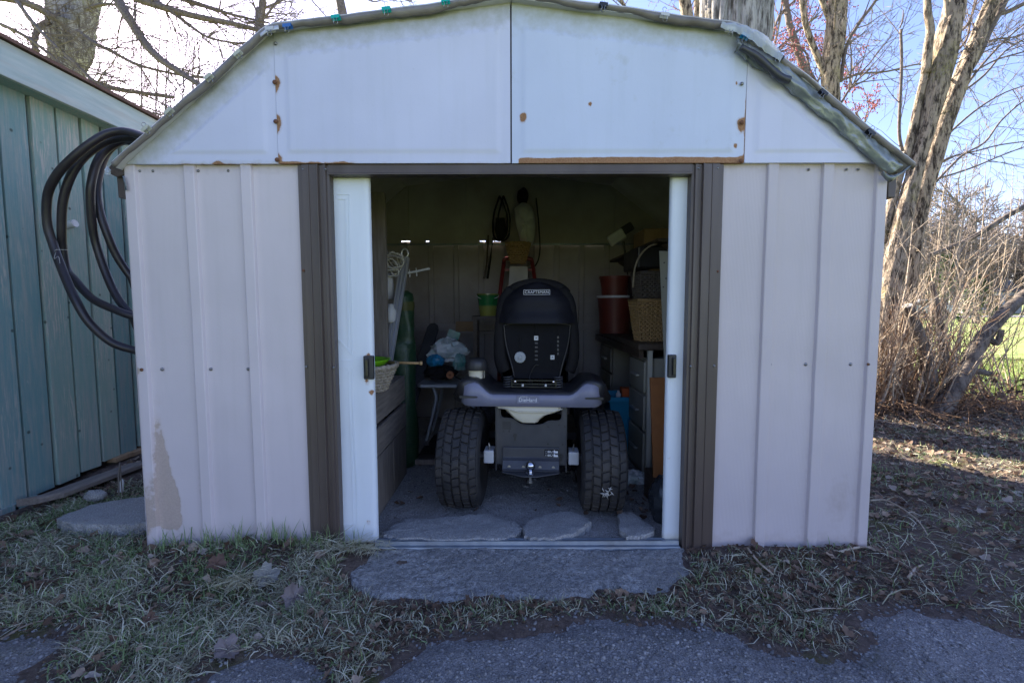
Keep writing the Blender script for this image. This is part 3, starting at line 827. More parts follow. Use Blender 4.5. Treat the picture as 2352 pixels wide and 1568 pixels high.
leaf_cover('soil_crumbs', 6500, -2.4, 2.9, -0.85, 0.1, front_turf, 0.004, 0.016, zoff=0.001, rhi=0.85)
x, y = scatter(3800, -2.3, 2.9, -0.85, -0.1, lambda x, y: front_turf(x, y) * (0.3 + 0.7 * edge_near(x, y)))
blades('loose_straw', x, y, RS.uniform(0.012, 0.045, len(x)), RS.uniform(0.0010, 0.0022, len(x)), RS.uniform(1.4, 2.3, len(x)), M['grass_dry'], 0.004, curl=0.8, mats_rnd=RS.rand(len(x)) * 0.7)
# ================================================================== METAL SHED
shed = empty('metal_shed', (0, 0, 0), 'beige and white steel barn-roof garden shed with its double doors slid open', 'shed')
XL, XR, SD = -1.543, 1.494, 2.38
ZB = 1.586                                  # lower edge of the white gable
RP = [(-1.545, 1.578), (-0.93, 2.086), (0.0, 2.198), (0.875, 2.086), (1.560, 1.566)]
def zr(x): return np.interp(x, [p[0] for p in RP], [p[1] for p in RP])
GY = -0.024

def spots_field(x, z, spots):
    r = np.zeros(np.shape(x))
    for sx, sz, rad, amt in spots:
        dz_ = z - sz; dz_ = np.where(dz_ < 0, dz_ * 0.55, dz_)
        d = np.sqrt((x - sx) ** 2 + dz_ ** 2)
        r = np.maximum(r, amt * np.clip(1.25 - d / rad, 0, 1))
    return r
def gable_panel(x0, x1, mat, rustf, dirtf, label=None, yoff=0.0, back=False):
    nx = max(int((x1 - x0) / 0.008), 4); nz = 84
    xs = np.linspace(x0, x1, nx)
    zt = zr(xs) - 0.012
    u = np.linspace(0, 1, nz)
    X = np.repeat(xs[None], nz, 0)
    Z = ZB + u[:, None] * np.maximum(zt - ZB, 0.002)[None]
    slope = np.where(np.abs(X) > 0.92, 0.79, 0.99)
    droof = (zr(X) - Z) * slope
    de = np.minimum.reduce([X - x0 + (0.03 if x0 < -1.4 else 0), x1 - X + (0.03 if x1 > 1.4 else 0), Z - ZB, np.maximum(droof - 0.055, 0)])
    prof = -0.0045 * sstep(0.034, 0.054, de)
    wav = 0.004 * fbm(X * 2.2, Z * 2.2, 3, int(abs(x0) * 50))
    Y = GY + yoff + prof + wav * sstep(0, 0.05, np.minimum(X - x0, x1 - X))
    v = np.stack([X, Y, Z], -1).reshape(-1, 3)
    # folded lip along the bottom and the two sides
    idx = np.arange(nx * nz).reshape(nz, nx)
    f = np.stack([idx[:-1, :-1], idx[:-1, 1:], idx[1:, 1:], idx[1:, :-1]], -1).reshape(-1, 4)
    lip = np.stack([xs, np.full(nx, 0.012), np.full(nx, ZB + 0.002)], -1)
    b0 = len(v); v = np.concatenate([v, lip])
    lf = np.stack([np.arange(nx - 1) + b0, np.arange(1, nx) + b0, idx[0, 1:], idx[0, :-1]], -1)
    f = np.concatenate([f, lf])
    for col, xx in ((0, x0), (nx - 1, x1)):
        side = np.stack([np.full(nz, xx), np.full(nz, 0.004), Z[:, col]], -1)
        b1 = len(v); v = np.concatenate([v, side])
        sf = np.stack([np.arange(nz - 1) + b1, np.arange(1, nz) + b1, idx[1:, col], idx[:-1, col]], -1)
        f = np.concatenate([f, sf])
    rust = np.zeros(len(v)); dirt = np.zeros(len(v))
    rust[:nx * nz] = rustf(X, Z).ravel(); dirt[:nx * nz] = dirtf(X, Z, droof).ravel()
    rust[nx * nz:nx * nz + nx] = rust[:nx]
    o = np_mesh('gable_panel', v, f, mat, shed, smooth=True, attrs={'rust': rust, 'dirt': dirt})
    o.data.set_sharp_from_angle(angle=R(35))
    if label: o['label'] = label
    return o
def P(x, y, Y=GY): return at(x, y, Y)
rusty = {'a': [(632, 188), (634, 278), (637, 366)], 'b': [(1705, 283), (1703, 371)]}
sp_a = [(P(*q).x - 0.004, P(*q).z, 0.034, 0.95) for q in rusty['a']]
sp_b = [(P(*q).x, P(*q).z, 0.026, 0.9) for q in rusty['b']] + [(P(1203, 267).x, P(1203, 267).z, 0.018, 0.85), (P(1356, 240).x, P(1356, 240).z, 0.010, 0.8), (P(1690, 335).x, P(1690, 335).z, 0.010, 0.75), (P(1692, 192).x, P(1692, 192).z, 0.007, 0.8)]
dirt_top = lambda X, Z, d: 0.9 * np.clip(1.15 - d / 0.115, 0, 1) ** 0.8
S1, S2, S3 = -0.918, -0.002, 0.915
def rust_a(X, Z):
    r = spots_field(X, Z, sp_a)
    h = Z - ZB
    strip = np.clip(1.1 - h / 0.013, 0, 1) * (0.30 + 0.35 * sstep(0.0, 0.5, fbm(X * 9, Z * 0 + 3, 3, 5)) + 0.25 * sstep(-0.55, -0.75, X))
    return np.maximum(r, strip)
def rust_b(X, Z):
    r = spots_field(X, Z, sp_b)
    h = Z - ZB
    hh = 0.0195 + 0.004 * fbm(X * 6, X * 0, 3, 9)
    strip = np.clip(0.5 + (hh - h) / 0.012, 0, 1) * sstep(0.015, 0.04, X) * 1.0
    edge = 0.55 * np.clip(1 - (S3 - X) / 0.006, 0, 1) * sstep(1.95, 1.8, Z)
    return np.maximum.reduce([r, strip, edge])
gable_panel(XL + 0.005, S1 - 0.002, M['gable'], lambda X, Z: 0.42 * np.clip(1.0 - (Z - ZB) / 0.012, 0, 1) * sstep(-1.45, -1.3, X) + spots_field(X, Z, [(-1.16, ZB + 0.003, 0.02, 0.45)]),
            lambda X, Z, d: np.maximum(0.85 * np.clip(1.2 - d / 0.12, 0, 1), 0.5 * np.clip(1 - (Z - ZB) / 0.03, 0, 1)))
gable_panel(S1, S2 - 0.003, M['gable'], rust_a, dirt_top, yoff=-0.003)
gable_panel(S2 + 0.003, S3, M['gable_worn'], rust_b, lambda X, Z, d: np.maximum(dirt_top(X, Z, d), 0.30 * np.clip(fbm(X * 7, Z * 7, 4, 17) * 1.6, 0, 1)), 'worn gable panel with a broad rust band along its lower edge')
gable_panel(S3 + 0.002, XR - 0.005, M['gable'], lambda X, Z: X * 0, lambda X, Z, d: 0.35 * np.clip(1.1 - d / 0.1, 0, 1))
# dark strip behind the joint and along the foot of the gable
g = MB(); g.box((-0.02, 0.002, ZB), (0.02, 0.006, 2.18)); g.box((XL + 0.02, 0.0155, 1.55), (XR - 0.02, 0.028, ZB + 0.03))
g.build('joint_backing', M['brown'], shed)

# ---- ribbed front wall sheets
def wall_sheet(name, x0, x1, ribs, mat, rustf, dirtf, y=0.0, z0=-0.03, z1=ZB + 0.02, face=-1, zres=0.014, parent=shed):
    xs = [x0]; ys = [0.0]
    def go(a, b):
        n = max(int((b - a) / 0.02), 1)
        for k in range(1, n + 1):
            xs.append(a + (b - a) * k / n); ys.append(0.0)
    cur = x0
    for c in sorted(ribs):
        a = c - 0.031
        if a > cur + 1e-4: go(cur, a)
        for dx, dy in ((-0.026, 0.001), (-0.021, 0.0115), (-0.018, 0.0135), (0.018, 0.0135), (0.021, 0.0115), (0.026, 0.001), (0.031, 0)):
            if cur < c + dx < x1: xs.append(c + dx); ys.append(dy)
        cur = min(c + 0.031, x1)
    if cur < x1 - 1e-4: go(cur, x1)
    xs = np.array(xs); ys = np.array(ys) * face
    zs = np.linspace(z0, z1, int((z1 - z0) / zres))
    X, Z = np.meshgrid(xs, zs)
    Y = y + ys[None] + 0.006 * fbm(X * 3.1, Z * 2.0, 3, 19) * (1 if face < 0 else 0.4)
    v = np.stack([X, Y, Z], -1).reshape(-1, 3)
    idx = np.arange(X.size).reshape(X.shape)
    f = np.stack([idx[:-1, :-1], idx[:-1, 1:], idx[1:, 1:], idx[1:, :-1]], -1).reshape(-1, 4)
    o = np_mesh(name, v, f, mat, parent, smooth=True, attrs={'rust': rustf(X, Z).ravel(), 'dirt': dirtf(X, Z).ravel()})
    o.data.set_sharp_from_angle(angle=R(28))
    return o
patch = [tuple(at(x, y, 0)[i] for i in (0, 2)) for x, y in [(359, 905), (362, 960), (374, 1010), (386, 1055), (392, 1090), (402, 1110), (409, 1132), (413, 1175), (419, 1196), (404, 1214), (372, 1212), (360, 1200), (357, 1100), (356, 990)]]
patch2 = [tuple(at(x, y, 0)[i] for i in (0, 2)) for x, y in [(338, 1090), (346, 1130), (353, 1150), (352, 1215), (340, 1225), (337, 1150)]]
def wl_rust(X, Z):
    d = np.maximum(poly_sdf(X, Z, patch), poly_sdf(X, Z, patch2))
    r = np.clip(0.5 + d * 22, 0, 1)
    q = at(325, 847, 0)
    r = np.maximum(r, spots_field(X, Z, [(q.x, q.z, 0.017, 0.95)]))
    jx = np.clip(1 - np.abs(X + 0.846) / 0.006, 0, 1) * sstep(0.75, 0.2, Z) * 0.8
    return np.maximum(r, jx)
ribs_l = [-1.517, -1.283, -1.056]
ribs_r = [1.040, 1.262, 1.474]
def streak(ribs, side):
    def f(X, Z):
        d = np.zeros(X.shape)
        for c in ribs:
            d = np.maximum(d, 0.42 * np.clip(1 - np.abs(X - (c + side * 0.034)) / 0.016, 0, 1) * (0.45 + 0.55 * sstep(1.1, 0.0, Z)))
        d = np.maximum(d, 0.48 * sstep(0.16, 0.0, Z))
        d = np.maximum(d, 0.45 * sstep(1.52, 1.58, Z))
        return d
    return f
wall_sheet('front_panel', XL, -0.845, ribs_l, M['wall_left'], wl_rust, streak(ribs_l, -1))
sr = streak(ribs_r, -1)
wall_sheet('front_panel', 0.832, XR, ribs_r, M['wall'], lambda X, Z: spots_field(X, Z, [(at(1994, 838, 0).x, at(1994, 838, 0).z, 0.006, 0.9), (1.46, 0.0, 0.05, 0.55), (1.02, -0.01, 0.05, 0.5)]),
           lambda X, Z: np.maximum(sr(X, Z), 0.42 * np.clip(1 - np.sqrt(((X - 1.37) / 0.09) ** 2 + ((Z - 0.2) / 0.22) ** 2), 0, 1) * 1.4))
# corner flanges
for sx, xe in ((1, XL), (-1, XR)):
    c = MB(); c.box((xe - 0.003, -0.004, -0.03), (xe + 0.0, 0.05, ZB + 0.01)); c.build('corner_trim', M['wall'], shed)
# side and back walls (both faces show from inside)
M['wall_side'] = stained_paint('wall_side_paint', (0.58, 0.52, 0.50), (0.42, 0.34, 0.29))
def side_sheet(name, xx, face):
    ribs = [0.12 + 0.225 * k for k in range(11)]
    o = wall_sheet(name, 0.03, SD, ribs, M['wall_side'], lambda X, Z: X * 0, lambda X, Z: 0.3 * sstep(0.2, 0, Z), 0, face=face, zres=0.2)
    me = o.data; n = len(me.vertices); a = np.zeros(n * 3, np.float32); me.vertices.foreach_get('co', a); a = a.reshape(-1, 3)
    b = np.stack([xx + a[:, 1], a[:, 0], a[:, 2]], -1)
    me.vertices.foreach_set('co', b.ravel().astype(np.float32)); me.update()
    return o
side_sheet('side_panel', XL + 0.004, -1)
side_sheet('side_panel', XR - 0.004, 1)
wall_sheet('back_panel', XL, XR, [-1.4 + 0.225 * k for k in range(13)], M['inner'], lambda X, Z: X * 0, lambda X, Z: X * 0, SD, z1=1.592, face=-1, zres=0.2)
# back gable, a hair above the wall so that daylight shows in slits
bgm = MB()
gx_ = np.linspace(XL, XR, 41)
bgm.grid([[(float(x), SD - 0.028, 1.598 + (float(zr(x)) - 0.003 - 1.598) * t) for x in gx_] for t in (0.0, 0.5, 1.0)])
bgm.build('back_gable', M['inner'], shed, solid=0.004)
for x0, x1 in ((-1.53, -0.985), (-0.905, -0.765), (-0.735, -0.285), (-0.235, -0.175), (-0.10, 1.48)):
    r_ = MB(); r_.box((x0, SD - 0.028, 1.575), (x1, SD - 0.008, 1.62)); r_.build('eave_rail', M['inner'], shed)
# inner stiffeners of the back gable and mid rail
for x in (-0.93, -0.42, 0.93):
    r_ = MB(); r_.box((x - 0.02, SD - 0.055, 1.61), (x + 0.02, SD - 0.032, float(zr(x)) - 0.03)); r_.build('gable_brace', M['inner'], shed)
r_ = MB(); r_.box((XL + 0.01, SD - 0.05, 0.80), (XR - 0.01, SD - 0.018, 0.86)); r_.build('mid_rail', M['inner'], shed)
r_ = MB(); r_.box((XL + 0.01, SD - 0.034, 1.558), (XR - 0.01, SD - 0.0155, 1.574)); r_.build('top_rail', M['zinc'], shed)

# ---- roof
def roof_strip(name, xs, dz, y0, y1, thick, mat, parent=shed):
    mb = MB()
    rows = []
    for x in xs: rows.append([(x, y0, float(zr(x)) + dz), (x, y1, float(zr(x)) + dz)])
    n = len(xs)
    vs = [p for r in rows for p in r] + [(p[0], p[1], p[2] - thick) for r in rows for p in r]
    fs = []
    for i in range(n - 1):
        a = 2 * i; fs.append((a, a + 2, a + 3, a + 1)); b = 2 * n + a; fs.append((b, b + 1, b + 3, b + 2))
        fs.append((a, b, b + 2, a + 2)); fs.append((a + 1, a + 3, b + 3, b + 1))
    fs.append((0, 1, 2 * n + 1, 2 * n)); a = 2 * n - 2; fs.append((a, 2 * n + a, 2 * n + a + 1, a + 1))
    mb.add(vs, fs)
    return mb.build(name, mat, parent)
for xs in ([-1.545, -1.25, -0.932], [-0.928, -0.46, -0.002], [0.002, 0.44, 0.873], [0.877, 1.22, 1.560]):
    roof_strip('roof_panel', xs, 0.0, -0.055, SD + 0.05, 0.012, M['roofmetal'])
for y in (0.8, 1.6):
    for s in ((-0.93, 0.0), (0.0, 0.875)):
        bm_ = MB(); bm_.bar((s[0], y, float(zr(s[0])) - 0.03), (s[1], y, float(zr(s[1])) - 0.03), 0.03, 0.035); bm_.build('roof_beam', M['inner'], shed)
# brown end blocks under the eave corners
def eave_block(pts, Y, name, mat, th=0.05):
    mb = MB(); mb.prism([at(x, y, Y) for x, y in pts], (0, 1, 0), th); return mb.build(name, mat, shed, bevel=0.003)
eave_block([(268, 404), (288, 404), (287, 456), (272, 452)], 0.01, 'eave_block', M['brown'])
eave_block([(249, 382), (266, 366), (284, 372), (291, 398), (268, 405), (254, 398)], -0.012, 'corner_bracket', M['wood_dark'], 0.03)
eave_block([(2041, 401), (2062, 398), (2057, 456), (2040, 455)], 0.01, 'eave_block', M['brown'])

# ---- brown door surround
def jamb(xa, xb, prof, name='door_jamb'):
    mb = MB()
    pts = [(xa + u * (xb - xa), -d) for u, d in prof]
    rows = [[(x, y, z) for x, y in pts] for z in (-0.02, 1.583)]
    mb.grid(rows)
    return mb.build(name, M['brown'], shed, solid=0.002)
prof_l = [(0.0, -0.005), (0.0, 0.014), (0.13, 0.014), (0.15, 0.022), (0.33, 0.022), (0.34, 0.025), (0.37, 0.025), (0.38, 0.022), (0.62, 0.024), (0.64, 0.030), (0.67, 0.030), (0.69, 0.016), (0.80, 0.016), (0.82, 0.020), (0.90, 0.020), (0.93, 0.012), (1.0, 0.010), (1.0, -0.03)]
jamb(-0.848, -0.726, prof_l)
jamb(0.840, 0.716, prof_l)
# rib pressed into each jamb to catch the light
h = MB()
h.grid([[(x, y, z) for x in (-0.726, 0.716)] for y, z in ((0.012, 1.587), (-0.014, 1.587), (-0.016, 1.583), (-0.016, 1.553), (-0.020, 1.550), (-0.020, 1.546), (0.03, 1.546))])
h.build('door_header', M['brown'], shed, solid=0.002)
h = MB(); h.box((-0.70, 0.032, 1.552), (0.70, 0.046, 1.585)); h.build('door_track', M['brown'], shed)
# zinc threshold rails
t_ = MB()
t_.grid([[(x, y, z) for x in (-0.585, 0.708)] for y, z in ((0.047, 0.004), (0.046, 0.024), (0.036, 0.025), (0.033, 0.013), (0.022, 0.013), (0.019, 0.027), (0.008, 0.027), (0.005, 0.012), (-0.012, 0.011), (-0.018, -0.012))])
t_.build('threshold_rail', M['zinc'], shed, solid=0.0015)

# ---- sliding doors
def door(x0, x1, z0, z1, y, edge_side, name, label, lines):
    nx, nz = 60, 130
    X, Z = np.meshgrid(np.linspace(x0, x1, nx), np.linspace(z0, z1, nz))
    e = (X - x0) if edge_side < 0 else (x1 - X)
    Y = y + 0.012 * np.clip(1 - e / 0.02, 0, 1) ** 2 + 0.0035 * fbm(X * 3, Z * 3, 3, 23 + edge_side) - 0.004
    idx = np.arange(X.size).reshape(X.shape)
    f = np.stack([idx[:-1, :-1], idx[:-1, 1:], idx[1:, 1:], idx[1:, :-1]], -1).reshape(-1, 4)
    v = np.stack([X, Y, Z], -1).reshape(-1, 3)
    rust = 0.55 * np.clip(1.1 - (Z - z0) / 0.022, 0, 1) * (0.6 + 0.4 * (edge_side < 0)) * (0.4 + 0.6 * sstep(-0.3, 0.3, fbm(X * 20, Z * 3, 2, 3)))
    dirt = np.maximum(0.75 * np.clip(1.2 - (Z - z0) / 0.05, 0, 1) * (edge_side < 0), 0.3 * np.clip(1 - (z1 - Z) / 0.05, 0, 1))
    for p, r_, a in lines['spots']:
        rust = np.maximum(rust, spots_field(X, Z, [(p.x, p.z, r_, a)]))
    o = np_mesh(name, v, f, M['door'], shed, smooth=True, attrs={'rust': rust.ravel(), 'dirt': dirt.ravel()})
    o['label'] = label
    m = o.modifiers.new('solid', 'SOLIDIFY'); m.thickness = 0.012; m.offset = -1
    return o
DY = 0.036
def handle(door_o, x0, x1, y0, y1, dx):
    a = at(x0, y1, DY - 0.014); b = at(x1, y0, DY - 0.014)
    mb = MB(); d = 0.004
    mb.box((a.x, DY - 0.022, a.z), (b.x, DY - 0.002, b.z))
    o = mb.build('handle', M['black_plastic'], door_o, bevel=0.004)
    k = MB()
    w = b.x - a.x
    k.box((a.x + w * (0.15 if dx < 0 else 0.45), DY - 0.034, a.z + 0.01), (a.x + w * (0.55 if dx < 0 else 0.85), DY - 0.0225, b.z - 0.01))
    k.build('grip', M['black_gloss'], door_o, bevel=0.005)
hl = [(at(835, 842, DY), 0.022, 0.0)]
ld = door(-1.25, -0.578, 0.012, 1.548, DY, 1, 'sliding_door', 'wider white sliding door with faint pressed panel lines and a black handle',
          {'spots': [(at(846, 815, DY), 0.016, 0.62), (at(843, 872, DY), 0.016, 0.62), (at(853, 898, DY), 0.014, 0.75), (at(846, 1195, DY), 0.012, 0.5)]})
handle(ld, 836, 858, 816, 870, -1)
rdoor = door(0.646, 1.30, 0.010, 1.548, DY, -1, 'sliding_door', 'narrow strip of white sliding door with a rusty foot',
             {'spots': [(at(1534, 1050, DY), 0.008, 0.6)]})
handle(rdoor, 1533, 1553, 815, 868, 1)
# pressed lines on the wider door
def press(pts, w=0.004):
    mb = MB()
    for (a, b) in zip(pts[:-1], pts[1:]):
        mb.bar(at(*a, DY - 0.0055), at(*b, DY - 0.0055), w, 0.003, up=(0, -1, 0))
    mb.build('pressed_line', M['door'], ld)
press([(775, 445), (802, 446), (803, 560), (806, 700), (809, 815), (770, 770)], 0.0035)
press([(776, 456), (794, 457), (796, 600), (800, 800)], 0.0035)
press([(808, 842), (812, 1000), (818, 1110), (820, 1215), (790, 1214)], 0.0035)
press([(800, 846), (805, 1000), (809, 1110), (811, 1203), (788, 1202)], 0.0035)
press([(806, 827), (776, 827)], 0.0035)
press([(806, 843), (776, 843)], 0.0035)
press([(806, 850), (776, 882)], 0.006)

# ---- screws, one shared shape each
def dome(r):
    mb = MB(); mb.lathe([(r * 1.35, 0.0), (r * 1.35, -0.0015), (r, -0.002), (r * 0.9, -0.004), (r * 0.5, -0.0052), (0.0003, -0.0056)], sides=10, axis='y'); return mb
_sm = None
def screw(p, mat='screw', r=0.0052):
    global _sm
    key = (mat, r)
    if _sm is None: _sm = {}
    if key not in _sm:
        mb = dome(r); me = bpy.data.meshes.new('screw'); me.from_pydata(mb.v, [], mb.f); me.update()
        me.materials.append(M[mat]); me.polygons.foreach_set('use_smooth', [True] * len(me.polygons)); _sm[key] = me
    return link_mesh('screw', _sm[key], None, shed, p)
for x in (372, 484, 570): screw(at(x, 846, -0.002))
screw(at(325, 847, -0.014), 'screw_rust')
for x in (1768, 1850, 1953): screw(at(x, 838, -0.002))
screw(at(1994, 838, -0.014), 'screw_rust')
for x in (322, 352, 456, 525, 567): screw(at(x, 391, -0.003), r=0.004)
for x in (1787, 1858, 1945, 1972): screw(at(x, 391, -0.003), r=0.004)
for q in rusty['a']: screw(at(*q, GY - 0.008), 'screw_rust', 0.0065)
for q in rusty['b']: screw(at(*q, GY - 0.008), 'screw_rust', 0.0065)
screw(at(634, 99, GY - 0.006)); screw(at(1705, 194, GY - 0.006))
for x, y in ((703, 841), (766, 843)): screw(at(x, y, -0.022), r=0.004)
for x, y in ((1586, 842), (1640, 841)): screw(at(x, y, -0.022), r=0.004)
for x, y in ((697, 388), (748, 388), (1649, 388), (1605, 388)): screw(at(x, y, -0.02), r=0.004)
screw(at(697, 620, -0.02), 'screw_rust', 0.004); screw(at(1648, 624, -0.02), 'screw_rust', 0.004)
for x in (1706, 1780, 1858): screw(at(x, 1252, -0.004), r=0.004)

# ---- tarpaulin clipped over the roof edge
def arc_x(n):
    P_ = [(x, z) for x, z in RP]; L = [0]
    for a, b in zip(P_[:-1], P_[1:]): L.append(L[-1] + math.hypot(b[0] - a[0], b[1] - a[1]))
    s = np.linspace(0, L[-1], n)
    return np.interp(s, L, [p[0] for p in P_])
xs = arc_x(260)
zz = zr(xs)
# round the corners of the profile a little
k = np.ones(9) / 9.0
zz = np.convolve(np.pad(zz, 4, mode='edge'), k, 'valid') + 0.006
zz[:4] = zr(xs[:4]) + 0.008; zz[-4:] = zr(xs[-4:]) + 0.008
prof = [(2.44, 0.0), (1.6, 0.004), (0.8, 0.002), (0.1, 0.002), (-0.045, 0.001), (-0.060, 0.000), (-0.064, -0.006), (-0.063, -0.016), (-0.050, -0.026)]
rows = []
wv = fbm(xs * 7, xs * 0, 4, 3)
for j, (yy, dz) in enumerate(prof):
    fold = j >= 5
    rows.append([(float(x), yy + (0.007 * float(w) if fold else 0), float(z) + dz * (1 + (0.6 * float(w) if j >= 7 else 0)) + 0.004 * float(fbm(x * 6, yy * 6, 2, 4))) for x, z, w in zip(xs, zz, wv)])
tp = MB(); tp.grid(rows[:7])
tarp = tp.build('roof_tarp', M['tarp'], smooth=True, solid=0.0015)
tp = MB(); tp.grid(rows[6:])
M['hem'] = pm('dirty_shaded_hem', (0.27, 0.24, 0.22), (0.18, 0.155, 0.14), 9, 0.6, 0, 0.4, 14, dirt=(0.10, 0.085, 0.07), dirt_amt=0.6, bdist=0.01)  # brown-grey hem: dirt, with the shade under the fold put into the colour
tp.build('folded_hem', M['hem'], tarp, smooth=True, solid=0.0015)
tag(tarp, 'dirty white tarpaulin stretched over the shed roof and clipped along its front edge', 'tarp')

# loose clear plastic puffed over the right knee of the roof
m_, nt_, b_ = new_mat('clear_plastic')
b_.inputs['Base Color'].default_value = (0.62, 0.66, 0.7, 1); b_.inputs['Roughness'].default_value = 0.25; b_.inputs['Alpha'].default_value = 0.55
bump(nt_, b_, noise(nt_, coords(nt_), 30, 4), 0.6, 0.01)
M['clear'] = m_
up_ = [(1655, 58), (1690, 62), (1720, 66), (1750, 80), (1775, 104), (1795, 134)]
lo_ = [(1655, 66), (1692, 76), (1722, 92), (1748, 112), (1772, 128), (1792, 146)]
U = crom([at(x, y, -0.05) for x, y in up_], 5); Lw = crom([at(x, y, -0.085) for x, y in lo_], 5)
rows = []
for t in np.linspace(0, 1, 6):
    rows.append([a.lerp(b, float(t)) + Vector((0, -0.018 * math.sin(math.pi * t) + 0.006 * random.uniform(-1, 1), 0.008 * math.sin(math.pi * t))) for a, b in zip(U, Lw)])
back_ = [a + Vector((0, 0.22, -0.01)) for a in U]
mb = MB(); mb.grid([back_] + rows)
tag(mb.build('plastic_sheet', M['clear'], smooth=True), 'clear plastic puffed up over the bend of the shed roof', 'plastic sheet')

# grey taped flap hanging under the right roof slope
up_ = [(1692, 84), (1712, 96), (1760, 122), (1800, 150), (1891, 224), (1960, 282), (2020, 332), (2075, 380)]
lo_ = [(1689, 120), (1716, 141), (1755, 165), (1798, 198), (1862, 250), (1925, 302), (1985, 356), (2042, 404)]
U = crom([at(x, y, -0.045) for x, y in up_], 9); Lw = crom([at(x, y, -0.040) for x, y in lo_], 9)
rows = []; rr = random.Random(4)
for j, t in enumerate(np.linspace(0, 1, 12)):
    row = []
    for i, (a, b) in enumerate(zip(U, Lw)):
        p = a.lerp(b, float(t)); s = i * 0.06
        bulge = 0.018 * math.sin(math.pi * float(t)) + 0.012 * float(fbm(i * 0.23, t * 3.2, 4, 11)) + 0.007 * float(fbm(i * 0.9, t * 7, 2, 12))
        edge = 0.006 * float(fbm(i * 0.5, 0, 2, 15)) * t
        row.append(p + Vector((0, -bulge, edge)))
    rows.append(row)
mb = MB(); mb.grid(rows)
flap = mb.build('taped_flap', M['tape'], smooth=True, solid=0.0012)
tag(flap, 'crumpled grey duct-taped flap under the clipped roof slope beside the trees', 'flap')
# darker folded fringe where the tape meets the eave corner
mb = MB()
fr = crom([at(x, y, -0.055) for x, y in ((2018, 392), (2044, 404), (2068, 398), (2090, 380))], 5); fr2 = crom([at(x, y, -0.045) for x, y in ((2024, 402), (2042, 420), (2062, 408), (2086, 390))], 5)
mb.grid([[p + Vector((0, 0.008 * random.uniform(-1, 1), 0)) for p in fr], [p.lerp(q, 0.5) + Vector((0, -0.012, 0)) for p, q in zip(fr, fr2)], fr2])
mb.build('tape_end', M['tape'], flap, smooth=True, solid=0.001)
# upper taped bead
mb = MB(); mb.tube(crom([at(x, y, -0.066) for x, y in ((1702, 110), (1740, 132), (1790, 176), (1815, 186))], 5), [0.012] * 4 + [0.014] * 12, 7)
mb.build('rolled_tape', M['steel_dark'], flap, smooth=True)

# ---- binder clips
def clip(px_, py_, ang, mat, label, w=0.032, Y=-0.074):
    p = at(px_, py_, Y)
    e = empty('binder_clip', p, label, 'clip', 'binder clips holding the tarpaulin')
    c, s = math.cos(ang), math.sin(ang)
    ax = Vector((c, 0, s)); upv = Vector((-s, 0, c))
    X = Matrix((( ax.x, 0, upv.x, p.x), (0, 1, 0, p.y), (ax.z, 0, upv.z, p.z), (0, 0, 0, 1)))
    mb = MB(X)
    h = 0.016
    prof_ = [(0.010, -h * 0.3), (0.008, h * 0.55), (-0.008, h * 0.55), (-0.010, -h * 0.3), (-0.0085, -h * 0.3), (-0.0068, h * 0.45), (0.0068, h * 0.45), (0.0085, -h * 0.3)]
    rows_ = [[(xx, yy, zz_) for yy, zz_ in prof_] for xx in (-w / 2, w / 2)]
    mb.grid(rows_, close=True)
    n = len(prof_)
    mb.f.append((0, 1, 6, 7)); mb.f.append((1, 2, 5, 6)); mb.f.append((2, 3, 4, 5))
    mb.f.append((n, n + 7, n + 6, n + 1)); mb.f.append((n + 1, n + 6, n + 5, n + 2)); mb.f.append((n + 2, n + 5, n + 4, n + 3))
    mb.build('clip_body', mat, e)
    for sy in (-1, 1):
        lp = MB(X)
        a = w * 0.22
        pts = [(-a, sy * 0.0105, -h * 0.3), (-a * 0.6, sy * 0.013, -h * 0.9), (-a * 1.1, sy * 0.0135, -h * 1.5), (0, sy * 0.014, -h * 1.95), (a * 1.1, sy * 0.0135, -h * 1.5), (a * 0.6, sy * 0.013, -h * 0.9), (a, sy * 0.0105, -h * 0.3)]
        if sy > 0: pts = [(q[0], q[1], -q[2] + h * 0.5) for q in pts]
        lp.tube(crom(pts, 3), 0.0011, 4)
        lp.build('wire_loop', M['screw'], e)
    return e
sl1 = math.atan2(2.086 - 1.578, 0.615); sl2 = math.atan2(0.112, 0.93); sl3 = -math.atan2(0.112, 0.875); sl4 = -math.atan2(0.532, 0.70)
clip(337, 296, sl1, M['cream_clip'], 'cream binder clip lowest on the roof slope beside the hose')
clip(390, 256, sl1, M['cream_clip'], 'second cream binder clip up from the hose on the steep slope')
clip(481, 177, sl1, M['cream_clip'], 'third cream binder clip up from the hose on the steep slope')
clip(548, 123, sl1, M['cream_clip'], 'cream binder clip nearest the roof bend above the hose side')
clip(622, 68, sl2, M['pale_clip'], 'pale clip under a scrap of white tape at the roof bend')
clip(662, 61, sl2, M['blue_clip'], 'dark blue binder clip beside the taped roof bend')
clip(773, 41, sl2, M['teal_clip'], 'teal binder clip next to the dark blue one')
clip(889, 23, sl2, M['teal_clip'], 'middle of the three teal binder clips')
clip(1025, 4, sl2, M['teal_clip'], 'teal binder clip nearest the roof ridge')
clip(1387, 14, sl3, M['black_plastic'], 'black binder clip on the shallow slope near the ridge')
clip(1528, 37, sl3, M['pale_clip'], 'pale binder clip halfway between the black clip and the thick trunk')
clip(1678, 70, sl3, M['pale_clip'], 'pale binder clip just below the thick tree trunk')
clip(1712, 86, sl4 * 0.6, M['sky_clip'], 'sky blue binder clip at the puffed plastic')
clip(1791, 133, sl4, M['black_plastic'], 'uppermost black binder clip on the taped slope')
clip(1891, 216, sl4, M['black_plastic'], 'middle black binder clip on the taped slope')
clip(1999, 308, sl4, M['black_plastic'], 'lowest black binder clip on the taped slope')
